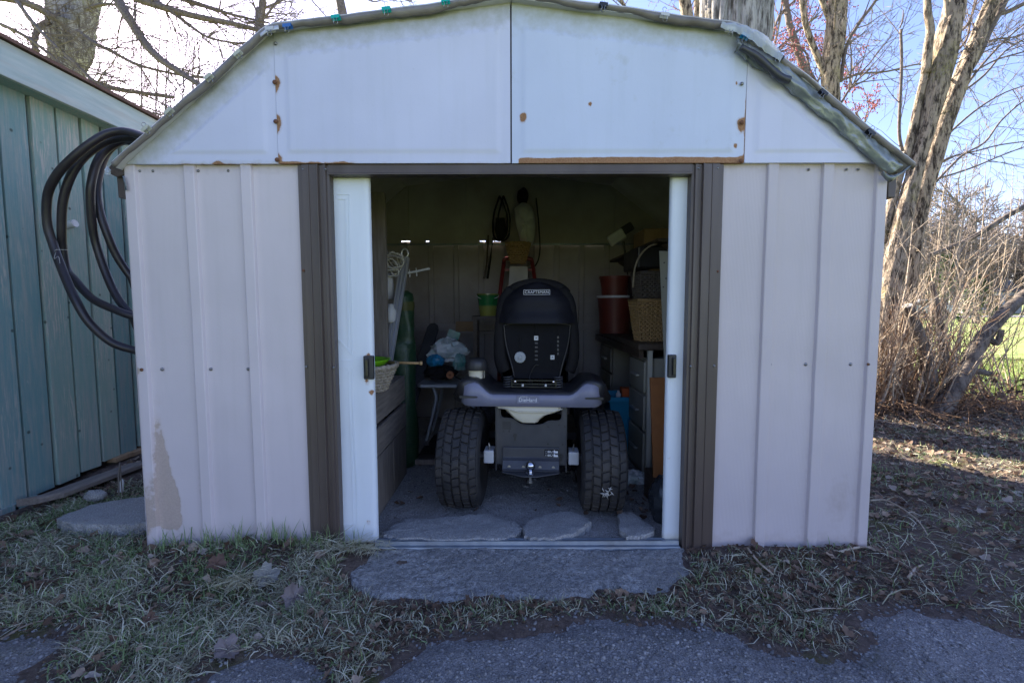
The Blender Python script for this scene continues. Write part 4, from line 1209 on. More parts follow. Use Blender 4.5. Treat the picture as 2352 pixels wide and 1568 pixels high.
# white tape scrap at the left bend
mb = MB(); mb.grid([[at(x, y, Y) for x, y in q] for q, Y in (([(598, 76), (618, 60), (640, 55)], -0.06), ([(600, 84), (618, 70), (642, 66)], -0.082))])
tag(mb.build('tape_scrap', M['white_plastic'], smooth=True, solid=0.002), 'scrap of white tape wrapped over the roof bend', 'tape')
# ================================================================== RIDING MOWER
mow = empty('riding_mower', (0.097, 0.426, 0.008), 'black riding lawn mower seen from behind with its seat tipped up', 'lawn mower', rz=R(-4))
def mb_(name, mb, mat, parent=mow, **kw): return mb.build(name, mat, parent, local=True, **kw)
# ---- wheels
def wheel(cx, cy, r, w, blocks, label=None):
    tp_ = []
    hw = w / 2
    for u, rr in ((-0.62, 0.45), (-0.86, 0.55), (-1.0, 0.70), (-1.0, 0.82), (-0.93, 0.915), (-0.80, 0.945), (-0.55, 0.958), (0, 0.962), (0.55, 0.958), (0.80, 0.945), (0.93, 0.915), (1.0, 0.82), (1.0, 0.70), (0.86, 0.55), (0.62, 0.45)):
        tp_.append((rr * r, u * hw))
    mb = MB(); mb.lathe(tp_, (cx, cy, r), 56, 'x')
    tyre = mb_('wheel', mb, M['rubber'], smooth=True)
    # flattened tread blocks
    tb = MB(); n = blocks
    for k in range(n):
        for j, u in enumerate((-0.74, -0.37, 0.0, 0.37, 0.74)):
            a0 = 2 * math.pi * (k + (0.5 if j % 2 else 0)) / n
            da = 2 * math.pi / n * 0.41
            du = 0.155 if abs(u) < 0.7 else 0.14
            vs = []
            for top in (0, 1):
                for (sa, su) in ((-1, -1), (0, -1), (1, -1), (1, 1), (0, 1), (-1, 1)):
                    sk = 0.22 * da * (1 if su > 0 else -1) * (1 if j % 2 else -1)
                    uu = u + su * du * (0.92 if top else 1); a = a0 + sa * da * (0.9 if top else 1) + sk + (0.25 * da if sa == 0 else 0)
                    rr = r * (1.012 - 0.035 * (abs(uu) / 0.85) ** 3) if top else r * (0.97 - 0.05 * (abs(uu) / 0.85) ** 3)
                    vs.append((cx + uu * hw, cy + rr * math.cos(a), r + rr * math.sin(a)))
            fs = [(6, 7, 8, 9, 10, 11)] + [(i, (i + 1) % 6, 6 + (i + 1) % 6, 6 + i) for i in range(6)]
            tb.add(vs, fs)
    mb_('tread', tb, M['rubber'], tyre, kind='stuff')
    rm = MB(); rm.lathe([(0.46 * r, -0.6 * hw), (0.40 * r, -0.45 * hw), (0.38 * r, 0.0), (0.40 * r, 0.45 * hw), (0.46 * r, 0.6 * hw)], (cx, cy, r), 28, 'x')
    for s in (-1, 1):
        rm.lathe([(0.40 * r, s * 0.45 * hw), (0.3 * r, s * 0.2 * hw), (0.08 * r, s * 0.2 * hw), (0.001, s * 0.25 * hw)], (cx, cy, r), 28, 'x')
    mb_('rim', rm, M['white_plastic'], tyre, smooth=True)
    return tyre
wl = wheel(-0.346, 0, 0.246, 0.212, 34)
wr = wheel(0.346, 0, 0.246, 0.212, 34)
wheel(-0.34, 1.22, 0.19, 0.15, 24); wheel(0.34, 1.22, 0.19, 0.15, 24)
# dried mud on the right tyre
md = MB()
rr = random.Random(3)
for k in range(16):
    a = R(200) + rr.gauss(0, 0.05); u = 0.37 + rr.gauss(0, 0.015)
    p = Vector((u - 0.02, 0.250 * math.cos(a), 0.246 + 0.250 * math.sin(a)))
    d = Vector((rr.gauss(0, 1), 0.15 * rr.gauss(0, 1), rr.gauss(0, 1))).normalized() * rr.uniform(0.008, 0.03)
    md.tube([p - d * 0.5, p + Vector((0, -0.003, 0)), p + d * 0.5], [0.001, 0.0028, 0.0008], 4)
mb_('mud_clot', md, M['rope'], wr)

# ---- fender deck
def fz(x):
    ax = abs(x)
    z = 0.603 + 0.060 * float(sstep(0.185, 0.275, ax)) - 0.015 * float(sstep(0.30, 0.36, ax)) - 0.075 * float(sstep(0.335, 0.392, ax)) ** 2
    return z
xs = np.linspace(-0.392, 0.392, 61)
rows = []
for k, (yy, f_) in enumerate(((-0.098, None), (-0.108, -0.016), (-0.103, -0.004), (-0.090, -0.0005), (-0.03, 0.0), (0.12, 0.002), (0.3, -0.02), (0.36, -0.08))):
    row = []
    for x in xs:
        e = max(0.0, (abs(x) - 0.325) / 0.067)
        y2 = yy + (0.10 * e ** 2 if k < 4 else 0) - (0.12 * e ** 2 if k > 5 else 0)
        z = 0.548 if f_ is None else max(fz(x) + f_, 0.545)
        row.append((float(x), y2, z))
    rows.append(row)
fd = MB(); fd.grid(rows)
fender = mb_('fender', fd, M['black_plastic'], smooth=True, solid=0.004)
# smooth skirt under the fender, sky reflection put into its grey colour
sx = np.linspace(-0.338, 0.338, 41)
rows = []
for zt, yy in ((0.532, -0.104), (0.534, -0.112), (None, -0.1145), (None, -0.108)):
    row = []
    for x in sx:
        top = fz(x) - 0.016 - 0.012 * float(sstep(0.25, 0.338, abs(x)))
        z = zt if zt is not None else (top if yy < -0.11 else top + 0.004)
        e = max(0.0, (abs(x) - 0.29) / 0.05)
        row.append((float(x), yy + 0.018 * e ** 2, z + (0.018 * e ** 3 if zt is not None else -0.010 * e ** 3)))
    rows.append(row)
sk = MB(); sk.grid(rows)
skirt = mb_('rear_skirt', sk, M['skirt'], smooth=True, solid=0.003)
for s in (-1, 1):
    q = MB(); q.prism([(s * 0.345, -0.1185, 0.572), (s * 0.262, -0.1185, 0.574), (s * 0.256, -0.1185, 0.578), (s * 0.262, -0.1185, 0.582), (s * 0.345, -0.1185, 0.584)], (0, 1, 0), 0.010)
    mb_('moulded_slot', q, M['black_plastic'], skirt)
# battery badge
bd = MB(); bd.box((-0.066, -0.1205, 0.551), (0.038, -0.1180, 0.588)); badge = mb_('badge', bd, M['skirt'], skirt)
tm = text_mesh('DieHard', 0.0245, 0.0004)
to = link_mesh('badge_lettering', tm, M['white_mark'], badge, (-0.014, -0.1214, 0.567)); to.rotation_euler = (R(90), 0, 0); to.scale = (1.03, 1.06, 1)
tm = text_mesh('BATTERY BY', 0.0062, 0.0003)
to = link_mesh('badge_lettering', tm, M['white_mark'], badge, (-0.033, -0.1213, 0.583)); to.rotation_euler = (R(90), 0, 0)

# ---- fuel filler on the left hump
fc = MB(); fc.lathe([(0.041, 0.0), (0.041, 0.040), (0.036, 0.042)], (-0.277, 0.0, 0.655), 22); mb_('filler_neck', fc, M['tank'], smooth=True, angle=40)
fc = MB(); fc.lathe([(0.052, 0.0), (0.056, 0.012), (0.053, 0.038), (0.047, 0.052), (0.035, 0.058), (0.0005, 0.060)], (-0.277, 0.0, 0.696), 36, wob=lambda a, h: 1 + 0.03 * math.cos(a * 12) * (h < 0.04))
cap = mb_('fuel_cap', fc, M['black_plastic'], smooth=True, angle=40)
st = MB(); st.tube([(-0.243, -0.022, 0.646), (-0.240, -0.026, 0.668), (-0.240, -0.027, 0.70)], 0.003, 5); mb_('cap_tether', st, M['black_plastic'], cap)

# ---- chassis plate and hitch
pl = MB()
pl.prism([(-0.172, -0.075, 0.235), (0.172, -0.075, 0.235), (0.172, -0.075, 0.535), (0.150, -0.075, 0.535), (0.150, -0.075, 0.475), (0.135, -0.075, 0.458), (0.085, -0.075, 0.455), (0.050, -0.075, 0.437), (-0.045, -0.075, 0.437), (-0.085, -0.075, 0.462), (-0.140, -0.075, 0.470), (-0.150, -0.075, 0.49), (-0.150, -0.075, 0.535), (-0.172, -0.075, 0.535)], (0, 1, 0), 0.008)
plate = mb_('rear_plate', pl, M['steel_dark'], bevel=0.002)
rim_ = MB(); rim_.tube(crom([(0.150, -0.078, 0.53), (0.150, -0.078, 0.476), (0.135, -0.078, 0.459), (0.085, -0.078, 0.456), (0.050, -0.078, 0.438), (-0.045, -0.078, 0.438), (-0.085, -0.078, 0.463), (-0.140, -0.078, 0.471), (-0.150, -0.078, 0.49), (-0.150, -0.078, 0.53)], 3), 0.003, 6)
mb_('rolled_edge', rim_, M['steel_dark'], plate, smooth=True)
sidep = MB(); sidep.box((-0.176, -0.07, 0.2), (-0.170, 0.5, 0.52)); sidep.box((0.170, -0.07, 0.2), (0.176, 0.5, 0.52)); mb_('frame_rail', sidep, M['steel_dark'])
def hole(shape, parent=plate, mat='black_plastic'):
    q = MB()
    for s in shape:
        if s[0] == 'c': q.lathe([(0.0004, 0), (s[3], 0), (s[3], 0.003)], (s[1], -0.0762, s[2]), 14, 'y')
        else: q.box((s[1], -0.0772, s[3]), (s[2], -0.0742, s[4]))
    mb_('slot', q, M[mat], parent)
hole([('b', -0.140, -0.098, 0.412, 0.452)]); hole([('c', -0.078, 0.382, 0.0105), ('b', -0.0825, -0.0735, 0.356, 0.38)])
hole([('c', 0.149, 0.284, 0.0115), ('b', 0.144, 0.154, 0.258, 0.28)])
for x, z in ((0.085, 0.428), (0.165, 0.430), (0.083, 0.342), (0.155, 0.341), (-0.135, 0.402), (-0.108, 0.402)): hole([('c', x, z, 0.005)])
hole([('b', 0.132, 0.142, 0.433, 0.443)])
# lower drawbar, bent outwards
db = MB(); db.grid([[(x, y, z) for x in (-0.138, -0.128, 0.128, 0.138)] for y, z in ((-0.078, 0.325), (-0.083, 0.322), (-0.085, 0.275), (-0.092, 0.268), (-0.100, 0.262), (-0.118, 0.226), (-0.128, 0.220))])
bar_ = mb_('drawbar', db, M['steel_dark'], solid=0.005, bevel=0.0015)
tg = MB(); tg.prism([(-0.138, -0.122, 0.219), (0.138, -0.122, 0.219), (0.138, -0.135, 0.218), (0.030, -0.185, 0.216), (-0.030, -0.185, 0.216), (-0.138, -0.135, 0.218)], (0, 0, -1), 0.006); mb_('hitch_tongue', tg, M['steel_dark'], bar_, bevel=0.002)
bl = MB(); bl.lathe([(0.0004, 0.024), (0.011, 0.0218), (0.0185, 0.0155), (0.0232, 0.007), (0.0245, 0), (0.0232, -0.007), (0.0185, -0.0155), (0.013, -0.021), (0.012, -0.033), (0.022, -0.036), (0.022, -0.042), (0.001, -0.043)], (0.0, -0.157, 0.260), 24)
ball = mb_('hitch_ball', bl, M['chrome'], smooth=True, angle=50)
bl = MB(); bl.lathe([(0.010, 0.03), (0.010, 0.012), (0.015, 0.012), (0.015, 0.0), (0.001, 0.0)], (0.0, -0.157, 0.176), 6); mb_('hitch_nut', bl, M['screw'], ball)
for x in (-0.105, -0.035, 0.045, 0.11):
    b2 = MB(); b2.lathe([(0.009, 0), (0.009, -0.004), (0.0004, -0.005)], (x, -0.112, 0.235), 8, 'y'); mb_('bolt', b2, M['screw'], bar_)
# warning sticker with small pictograms
stk = MB(); stk.box((0.066, -0.0868, 0.278), (0.135, -0.0856, 0.318)); sticker = mb_('sticker', stk, M['black_gloss'], bar_)
pc = MB()
for z in (0.307, 0.288):
    pc.box((0.080, -0.0876, z - 0.0014), (0.098, -0.0868, z + 0.0014)); pc.box((0.0865, -0.0876, z - 0.005), (0.0895, -0.0868, z + 0.005)); pc.box((0.094, -0.0876, z - 0.0045), (0.0955, -0.0868, z + 0.0045))
    pc.box((0.111, -0.0876, z - 0.006), (0.132, -0.0868, z + 0.003)); pc.box((0.113, -0.0876, z + 0.003), (0.117, -0.0868, z + 0.008)); pc.box((0.072, -0.0876, z - 0.001), (0.075, -0.0868, z + 0.002))
    pc.bar((0.100, -0.0872, z - 0.004), (0.110, -0.0872, z + 0.004), 0.0018, 0.0008, up=(0, 1, 0))
pc.box((0.070, -0.0876, 0.2970), (0.134, -0.0868, 0.2980))
mb_('pictogram', pc, M['white_mark'], sticker)
# pale axle housings either side
for s in (-1, 1):
    ax = MB(); ax.box((s * 0.185 - 0.0, -0.07, 0.235) if s > 0 else (-0.236, -0.07, 0.235), (0.236, 0.02, 0.300) if s > 0 else (-0.185, 0.02, 0.300))
    ah = mb_('axle_housing', ax, M['white_plastic'], bevel=0.006)
    ax = MB(); ax.tube([(s * 0.209, -0.05, 0.30), (s * 0.209, -0.05, 0.318), (s * 0.212, -0.05, 0.335)], [0.004, 0.004, 0.002], 6); mb_('axle_bolt', ax, M['screw'], ah)
    ax = MB(); ax.tube([(s * 0.17, 0, 0.252), (s * 0.3, 0, 0.252)], 0.02, 10); mb_('axle', ax, M['steel_dark'])

# ---- fuel tank slung below the skirt
rows = []
for z, hw0, hw1, yf in ((0.545, -0.200, 0.155, -0.092), (0.528, -0.190, 0.152, -0.096), (0.519, -0.150, 0.150, -0.100), (0.512, -0.128, 0.145, -0.103), (0.506, -0.126, 0.138, -0.100), (0.488, -0.108, 0.080, -0.098), (0.466, -0.085, 0.050, -0.096), (0.450, -0.060, 0.040, -0.090), (0.446, -0.045, 0.028, -0.06)):
    row = []
    n = 10
    ring = [(hw0, 0.12), (hw0, -0.02), (hw0 + 0.006, yf + 0.014), (hw0 + 0.02, yf), ((hw0 + hw1) / 2 - 0.03, yf - 0.002), ((hw0 + hw1) / 2 + 0.03, yf - 0.002), (hw1 - 0.02, yf), (hw1 - 0.006, yf + 0.014), (hw1, -0.02), (hw1, 0.12)]
    rows.append([(x, y, z) for x, y in ring])
tk = MB(); tk.grid(rows); tank = mb_('fuel_tank', tk, M['tank'], smooth=True, angle=35)
sm = MB(); sm.tube([(-0.158, -0.104, 0.5245), (-0.10, -0.107, 0.519), (-0.066, -0.108, 0.507), (0.06, -0.108, 0.507), (0.105, -0.107, 0.511), (0.152, -0.103, 0.522)], 0.003, 6); mb_('tank_seam', sm, M['tank'], tank, smooth=True)

# ---- seat, tipped forward: rounded back above, open pan below
SC = 0.024; SY = 0.135
def seat_hw(z):
    t = (z - 0.66) / (1.142 - 0.66)
    if t > 1: t = 1
    base = 0.214 - 0.040 * max(0, t - 0.35) ** 1.2 / 0.6
    top = math.sqrt(max(0.0, 1 - max(0, (t - 0.70) / 0.30) ** 2.6))
    low = 1 - 0.12 * max(0, (0.2 - t) / 0.2) ** 2
    return max(base * top * low, 0.004)
zs = list(np.linspace(0.925, 1.09, 10)) + [1.105, 1.118, 1.128, 1.136, 1.141, 1.1425]
rows = []
for z in zs:
    w_ = seat_hw(z); row = []
    for u in np.linspace(-1, 1, 27):
        y = SY + 0.055 - 0.082 * (1 - abs(u) ** 3.2) + 0.05 * max(0, (z - 1.03) / 0.11) ** 2 - 0.018 * float(sstep(1.0, 0.93, z))
        row.append((SC + float(u) * w_, y, float(z)))
    rows.append(row)
sb = MB(); sb.grid([[(SC + u * seat_hw(0.93) * 0.86, SY + 0.05, 0.925) for u in np.linspace(-1, 1, 27)]] + rows)
back = mb_('seat_back', sb, M['seat_vinyl'], smooth=True, angle=60)
# padded rim that wraps the back and runs down both sides
path = []
for z in np.linspace(0.66, 1.09, 12): path.append((SC - seat_hw(z) * 0.93, SY + 0.075, z))
for a in np.linspace(160, 20, 9): path.append((SC + 0.150 * math.cos(R(a)), SY + 0.09, 1.068 + 0.062 * math.sin(R(a))))
for z in np.linspace(1.09, 0.66, 12): path.append((SC + seat_hw(z) * 0.93, SY + 0.075, z))
rim_ = MB(); rim_.tube(crom(path, 2), 0.030, 10, sq=1.3)
mb_('seat_cushion', rim_, M['cloth_dark'], smooth=True)
pn = MB(); pn.prism([(SC - 0.17, SY + 0.040, 0.93), (SC - 0.178, SY + 0.040, 0.90), (SC - 0.165, SY + 0.040, 0.76), (SC - 0.13, SY + 0.035, 0.66), (SC - 0.12, SY + 0.03, 0.625), (SC + 0.12, SY + 0.03, 0.625), (SC + 0.13, SY + 0.035, 0.66), (SC + 0.165, SY + 0.040, 0.76), (SC + 0.178, SY + 0.040, 0.90), (SC + 0.17, SY + 0.040, 0.93)], (0, 1, 0), 0.02)
pan = mb_('seat_pan', pn, M['matte_black'], bevel=0.004)
lip = MB(); lip.tube(crom([(SC - 0.12, SY + 0.026, 0.63), (SC - 0.135, SY + 0.03, 0.70), (SC - 0.163, SY + 0.034, 0.80), (SC - 0.174, SY + 0.034, 0.89), (SC - 0.160, SY + 0.034, 0.918), (SC, SY + 0.034, 0.924), (SC + 0.160, SY + 0.034, 0.918), (SC + 0.174, SY + 0.034, 0.89), (SC + 0.163, SY + 0.034, 0.80), (SC + 0.135, SY + 0.03, 0.70), (SC + 0.12, SY + 0.026, 0.63)], 4), 0.004, 6)
mb_('pan_edge', lip, M['black_plastic'], pan, smooth=True)
pf = SY + 0.0385
def pan_rib(x, z0, z1, w=0.012):
    q = MB(); q.box((SC + x - w / 2, pf - 0.004, z0), (SC + x + w / 2, pf + 0.002, z1)); mb_('pan_rib', q, M['matte_black'], pan, bevel=0.002)
pan_rib(-0.004, 0.70, 0.92, 0.016); pan_rib(-0.09, 0.72, 0.86); pan_rib(0.08, 0.66, 0.82); pan_rib(0.112, 0.70, 0.89, 0.010)
for x, z in ((-0.004, 0.845), (0.083, 0.742)):
    q = MB(); q.box((SC + x - 0.0115, pf - 0.010, z - 0.0125), (SC + x + 0.0115, pf - 0.0045, z + 0.0125)); cl = mb_('white_clip', q, M['white_plastic'], pan, bevel=0.003)
    q = MB(); q.prism([(SC + x - 0.005, pf - 0.0112, z - 0.001), (SC + x + 0.005, pf - 0.0112, z - 0.001), (SC + x, pf - 0.0112, z + 0.0045)], (0, 1, 0), 0.0012); mb_('arrow_mark', q, M['black_plastic'], cl)
kb = MB(); kb.lathe([(0.030, 0.0), (0.030, -0.012), (0.027, -0.014), (0.012, -0.015), (0.010, -0.020), (0.0004, -0.021)], (SC - 0.09, pf - 0.002, 0.742), 30, 'y', wob=lambda a, h: 1 + 0.03 * math.cos(a * 15)); mb_('adjuster_knob', kb, M['grey_plastic'], pan, smooth=True, angle=30)
for k in range(5):
    z = 0.725 + 0.022 * k
    q = MB(); q.box((SC - 0.011, pf - 0.0055, z), (SC + 0.005, pf - 0.0041, z + 0.009)); mb_('notch', q, M['steel_dark'], pan)
    q = MB(); q.box((SC + 0.108, pf - 0.0055, z + 0.03), (SC + 0.117, pf - 0.0041, z + 0.042)); mb_('notch', q, M['steel_dark'], pan)
wr_ = MB(); wr_.tube(crom([(SC + 0.01, pf - 0.012, 0.70), (SC - 0.005, pf - 0.02, 0.702), (SC - 0.02, pf - 0.02, 0.685), (SC - 0.036, pf - 0.018, 0.65), (SC - 0.038, pf - 0.018, 0.625)], 4), 0.0022, 5); mb_('wire', wr_, M['black_plastic'], pan)
# maker's plate on the back
bz, by_ = 1.0865, SY - 0.0335
fr = MB()
for a, b in (((-0.068, -0.0128), (0.068, -0.0112)), ((-0.068, 0.0112), (0.068, 0.0128))): fr.box((SC + a[0], by_ - 0.001, bz + a[1]), (SC + b[0], by_ + 0.003, bz + b[1]))
for xx in (-0.068, 0.0664): fr.box((SC + xx, by_ - 0.001, bz - 0.0128), (SC + xx + 0.0016, by_ + 0.003, bz + 0.0128))
nameplate = mb_('nameplate', fr, M['white_mark'], back)
tm = text_mesh('CRAFTSMAN', 0.0215, 0.0012, 1.06)
to = link_mesh('nameplate_lettering', tm, M['white_mark'], nameplate, (SC, by_ - 0.0005, bz)); to.rotation_euler = (R(90), 0, 0)
xw = max(v.co.x for v in tm.vertices) - min(v.co.x for v in tm.vertices); to.scale = (0.122 / xw, 0.88, 1)
# springs and hinge bracket
for x in (-0.118, 0.135):
    pts = []
    for k in range(61):
        a = 2 * math.pi * 5 * k / 60
        pts.append((x + 0.021 * math.cos(a), -0.005 + 0.021 * math.sin(a), 0.606 + 0.060 * k / 60))
    s_ = MB(); s_.tube(pts, 0.0033, 6); mb_('spring', s_, M['steel_dark'], smooth=True)
br = MB(); br.box((-0.10, -0.03, 0.612), (0.125, 0.03, 0.618)); br.box((-0.10, -0.03, 0.618), (-0.094, 0.09, 0.645)); br.box((0.119, -0.03, 0.618), (0.125, 0.09, 0.645)); br.box((-0.094, 0.02, 0.636), (0.119, 0.028, 0.642)); br.box((-0.094, -0.026, 0.626), (0.119, -0.020, 0.631))
hb = mb_('seat_bracket', br, M['black_gloss'])
for x in (-0.042, 0.072):
    q = MB(); q.box((x - 0.005, -0.034, 0.618), (x + 0.005, -0.027, 0.630)); mb_('bracket_clip', q, M['white_plastic'], hb)
for x in (-0.08, 0.11):
    q = MB(); q.lathe([(0.005, 0), (0.005, -0.005), (0.0003, -0.006)], (x, -0.0265, 0.641), 8, 'y'); mb_('bracket_bolt', q, M['chrome'], hb)
# bonnet, steering column and wheel in front of the seat
hd = MB()
rows = []
for y, hw, z0, z1 in ((0.62, 0.20, 0.42, 0.80), (0.68, 0.215, 0.40, 0.83), (1.0, 0.21, 0.36, 0.80), (1.30, 0.19, 0.34, 0.72), (1.42, 0.15, 0.36, 0.62), (1.45, 0.05, 0.42, 0.52)):
    rows.append([(-hw, y, z0), (-hw, y, z1 - 0.08), (-hw * 0.8, y, z1 - 0.01), (0, y, z1), (hw * 0.8, y, z1 - 0.01), (hw, y, z1 - 0.08), (hw, y, z0)])
hd.grid(rows); mb_('bonnet', hd, M['black_gloss'], smooth=True, solid=0.004)
cl = MB(); cl.tube([(0, 0.70, 0.72), (0, 0.58, 0.90)], 0.022, 10); colm = mb_('steering_column', cl, M['black_plastic'])
sw = MB(); c_ = Vector((0, 0.57, 0.91)); n_ = Vector((0, -0.55, 0.83)).normalized(); u_ = Vector((1, 0, 0)); v_ = n_.cross(u_)
ring = [c_ + u_ * (0.165 * math.cos(a)) + v_ * (0.165 * math.sin(a)) for a in np.linspace(0, 2 * math.pi, 33)]
sw.tube(ring, 0.014, 8, caps=False)
for a in (90, 210, 330): sw.bar(c_, c_ + u_ * (0.16 * math.cos(R(a))) + v_ * (0.16 * math.sin(R(a))), 0.03, 0.01, up=n_)
mb_('steering_wheel', sw, M['black_plastic'], smooth=True, angle=50)
fl = MB(); fl.box((-0.25, 0.30, 0.26), (0.25, 0.75, 0.30)); mb_('footplate', fl, M['black_plastic'])
dk = MB(); dk.lathe([(0.45, 0.11), (0.47, 0.12), (0.46, 0.17), (0.38, 0.20), (0.001, 0.21)], (0, 0.60, 0), 30); mb_('cutting_deck', dk, M['black_gloss'], smooth=True)
# ================================================================== THINGS INSIDE THE SHED
def thing(name, p, label, cat, group=None): return empty(name, p, label, cat, group)
# ---- crate of weathered boards left of the door, with its boards
cr = thing('wooden_crate', (-0.92, 0.5, 0.008), 'weathered grey slatted wooden box standing inside the doorway under a wicker basket', 'crate')
CX = -0.640
for z0, z1, dx in ((0.468, 0.612, 0.0), (0.315, 0.448, 0.004)):
    q = MB(); q.box((CX - 0.018 + dx, 0.17, z0), (CX + dx, 0.87, z1)); q.build('board', M['wood_grey_y'], cr, bevel=0.003)
    q = MB(); q.box((-1.20, 0.172, z0), (CX - 0.019, 0.19, z1)); q.build('board', M['wood_grey'], cr, bevel=0.003)
q = MB(); q.box((CX - 0.02, 0.20, 0.01), (CX - 0.004, 0.58, 0.298)); q.build('side_panel', M['wood_grey'], cr, bevel=0.002)
q = MB(); q.box((CX - 0.022, 0.585, 0.01), (CX - 0.002, 0.88, 0.305)); q.build('side_panel', M['wood_grey'], cr, bevel=0.002)
q = MB(); q.box((CX - 0.03, 0.168, 0.01), (CX - 0.008, 0.196, 0.29)); q.build('corner_post', M['zinc'], cr)
for x, y in ((CX - 0.06, 0.20), (CX - 0.06, 0.84), (-1.19, 0.20), (-1.19, 0.84)):
    q = MB(); q.box((x, y, 0.008), (x + 0.035, y + 0.035, 0.60)); q.build('corner_post', M['wood_grey'], cr)
for k in range(4):
    y0 = 0.175 + k * 0.174
    q = MB(); q.box((-1.20, y0, 0.600), (CX - 0.02, y0 + 0.168, 0.614)); q.build('lid_board', M['wood_grey'], cr)

# ---- wicker makers
def wicker(name, c, r0, r1, h, mat, label, cat, parent=None, rows=9, stakes=26, wave=0.004, sq=1.0, tr=0.0045, rim=True):
    e = thing(name, c, label, cat)
    c = Vector(c)
    b = MB()
    for i in range(rows):
        z = h * (i + 0.5) / rows; r = r0 + (r1 - r0) * z / h
        n = stakes * 2
        pts = []
        for k in range(n + 1):
            a = 2 * math.pi * k / n
            rr = r + wave * (1 if (k + i) % 2 else -1)
            pts.append(c + Vector((rr * math.cos(a), rr * math.sin(a) * sq, z)))
        b.tube(pts, h / rows * 0.46, 4, caps=False)
    b.build('weave', mat, e)
    s = MB()
    for k in range(stakes):
        a = 2 * math.pi * k / stakes
        s.tube([c + Vector((r0 * math.cos(a), r0 * math.sin(a) * sq, 0.0)), c + Vector((r1 * math.cos(a), r1 * math.sin(a) * sq, h))], tr, 4)
    s.build('stakes', mat, e)
    if rim:
        for t in range(2):
            q = MB(); pts = []
            for k in range(41):
                a = 2 * math.pi * k / 40
                pts.append(c + Vector(((r1 + 0.004 * math.sin(a * 14 + t * 3.1)) * math.cos(a), (r1 + 0.004 * math.sin(a * 14 + t * 3.1)) * math.sin(a) * sq, h + 0.006 * math.cos(a * 14 + t * 3.1) + 0.004)))
            q.tube(pts, tr * 2.0, 6, caps=False); q.build('rim', mat, e, smooth=True)
    q = MB(); q.lathe([(0.001, 0.004), (r0, 0.004), (r0, 0.012), (0.001, 0.012)], c, 24); q.build('bottom', mat, e)
    return e
bk = wicker('wicker_basket', (-0.735, 0.36, 0.615), 0.115, 0.168, 0.118, M['wicker_grey'], 'pale grey wicker basket holding a lime green bowl on the wooden box', 'basket', rows=8, stakes=22)
bw = MB(); bw.lathe([(0.06, 0.0), (0.10, 0.02), (0.135, 0.055), (0.14, 0.06), (0.132, 0.058), (0.096, 0.026), (0.001, 0.01)], (-0.735, 0.36, 0.708), 30)
tag(bw.build('bowl', M['lime'], smooth=True), 'lime green plastic bowl inside the grey wicker basket', 'bowl')
dw = MB(); dw.tube([(-0.63, 0.44, 0.742), (-0.46, 0.42, 0.740)], 0.0065, 8); dw.lathe([(0.0065, 0), (0.011, 0.002), (0.011, 0.012), (0.001, 0.014)], (-0.462, 0.42, 0.740), 10, 'x')
tag(dw.build('wooden_stick', M['wicker_tan'], smooth=True), 'short thin wooden stick poking out of the grey wicker basket', 'stick')

# ---- upright board behind the basket
bd = MB(); a = at(852, 820, 0.62); b = at(893, 815, 0.62)
bd.box((a.x - 0.02, 0.60, 0.6155), (b.x, 0.63, 1.62)); tag(bd.build('upright_board', M['wood_grey'], bevel=0.003), 'tall weathered board standing on end behind the grey wicker basket', 'board')
# support it stands on
q = MB(); q.box((a.x - 0.25, 0.56, 0.008), (b.x, 0.66, 0.558)); 
# ---- roll of green garden netting in two fat turns
e = thing('netting_roll', (-0.64, 1.06, 0.008), 'tall dark green roll of garden netting behind the wooden box', 'roll')
def wobr(seed): return lambda a, h: 1 + 0.22 * float(fbm(math.cos(a) * 1.5 + 3, math.sin(a) * 1.5 + h * 7, 3, seed)) + 0.03 * math.sin(h * 150 + a)
p = at(928, 760, 1.0)
q = MB(); q.lathe([(0.001, 0.008), (0.085, 0.01)] + [(0.088 - 0.00 * k, 0.05 + 0.045 * k) for k in range(17)] + [(0.06, 0.84), (0.001, 0.845)], (-0.695, 1.06, 0), 26, wob=wobr(2)); q.build('wide_roll', M['green_net'], e, smooth=True)
q = MB(); q.lathe([(0.066, 0.79)] + [(0.060, 0.80 + 0.03 * k) for k in range(10)] + [(0.050, 1.10), (0.02, 1.12), (0.001, 1.121)], (-0.672, 1.05, 0), 22, wob=wobr(5)); q.build('narrow_roll', M['green_net'], e, smooth=True)
q = MB(); q.lathe([(0.058, 0.995), (0.060, 1.02), (0.058, 1.05)], (-0.668, 1.048, 0), 22, wob=wobr(5)); q.build('yellow_band', pm('yellow_band', (0.075, 0.08, 0.018), (0.05, 0.05, 0.014)), e, smooth=True)
# ---- aluminium profile leaning
a = at(900, 775, 0.86); b = at(931, 592, 1.0)
e = thing('aluminium_profile', (a.x, a.y, a.z), 'pale aluminium channel leaning beside the green netting roll', 'metal channel')
low = a + (a - b) * 0.9
d = (b - low); n_ = Vector((0.97, -0.1, 0)); 
for o, w_ in ((-0.020, 0.010), (0.0, 0.014), (0.020, 0.010)):
    q = MB(); off = Vector((o, -0.004 if o == 0 else 0.0, 0)); q.bar(low + off, b + off, w_, 0.012, up=(0, -1, 0)); q.build('channel_rib', M['alu'], e)
q = MB(); q.bar(low + Vector((0, 0.01, 0)), b + Vector((0, 0.01, 0)), 0.052, 0.004, up=(0, -1, 0)); q.build('channel_web', M['alu'], e)
q = MB(); q.tube([b + Vector((0.02 * math.cos(t), -0.01, 0.028 + 0.026 * math.sin(t))) for t in np.linspace(0, 2 * math.pi, 17)], 0.007, 6, caps=False); q.build('end_ring', M['alu'], e, smooth=True)
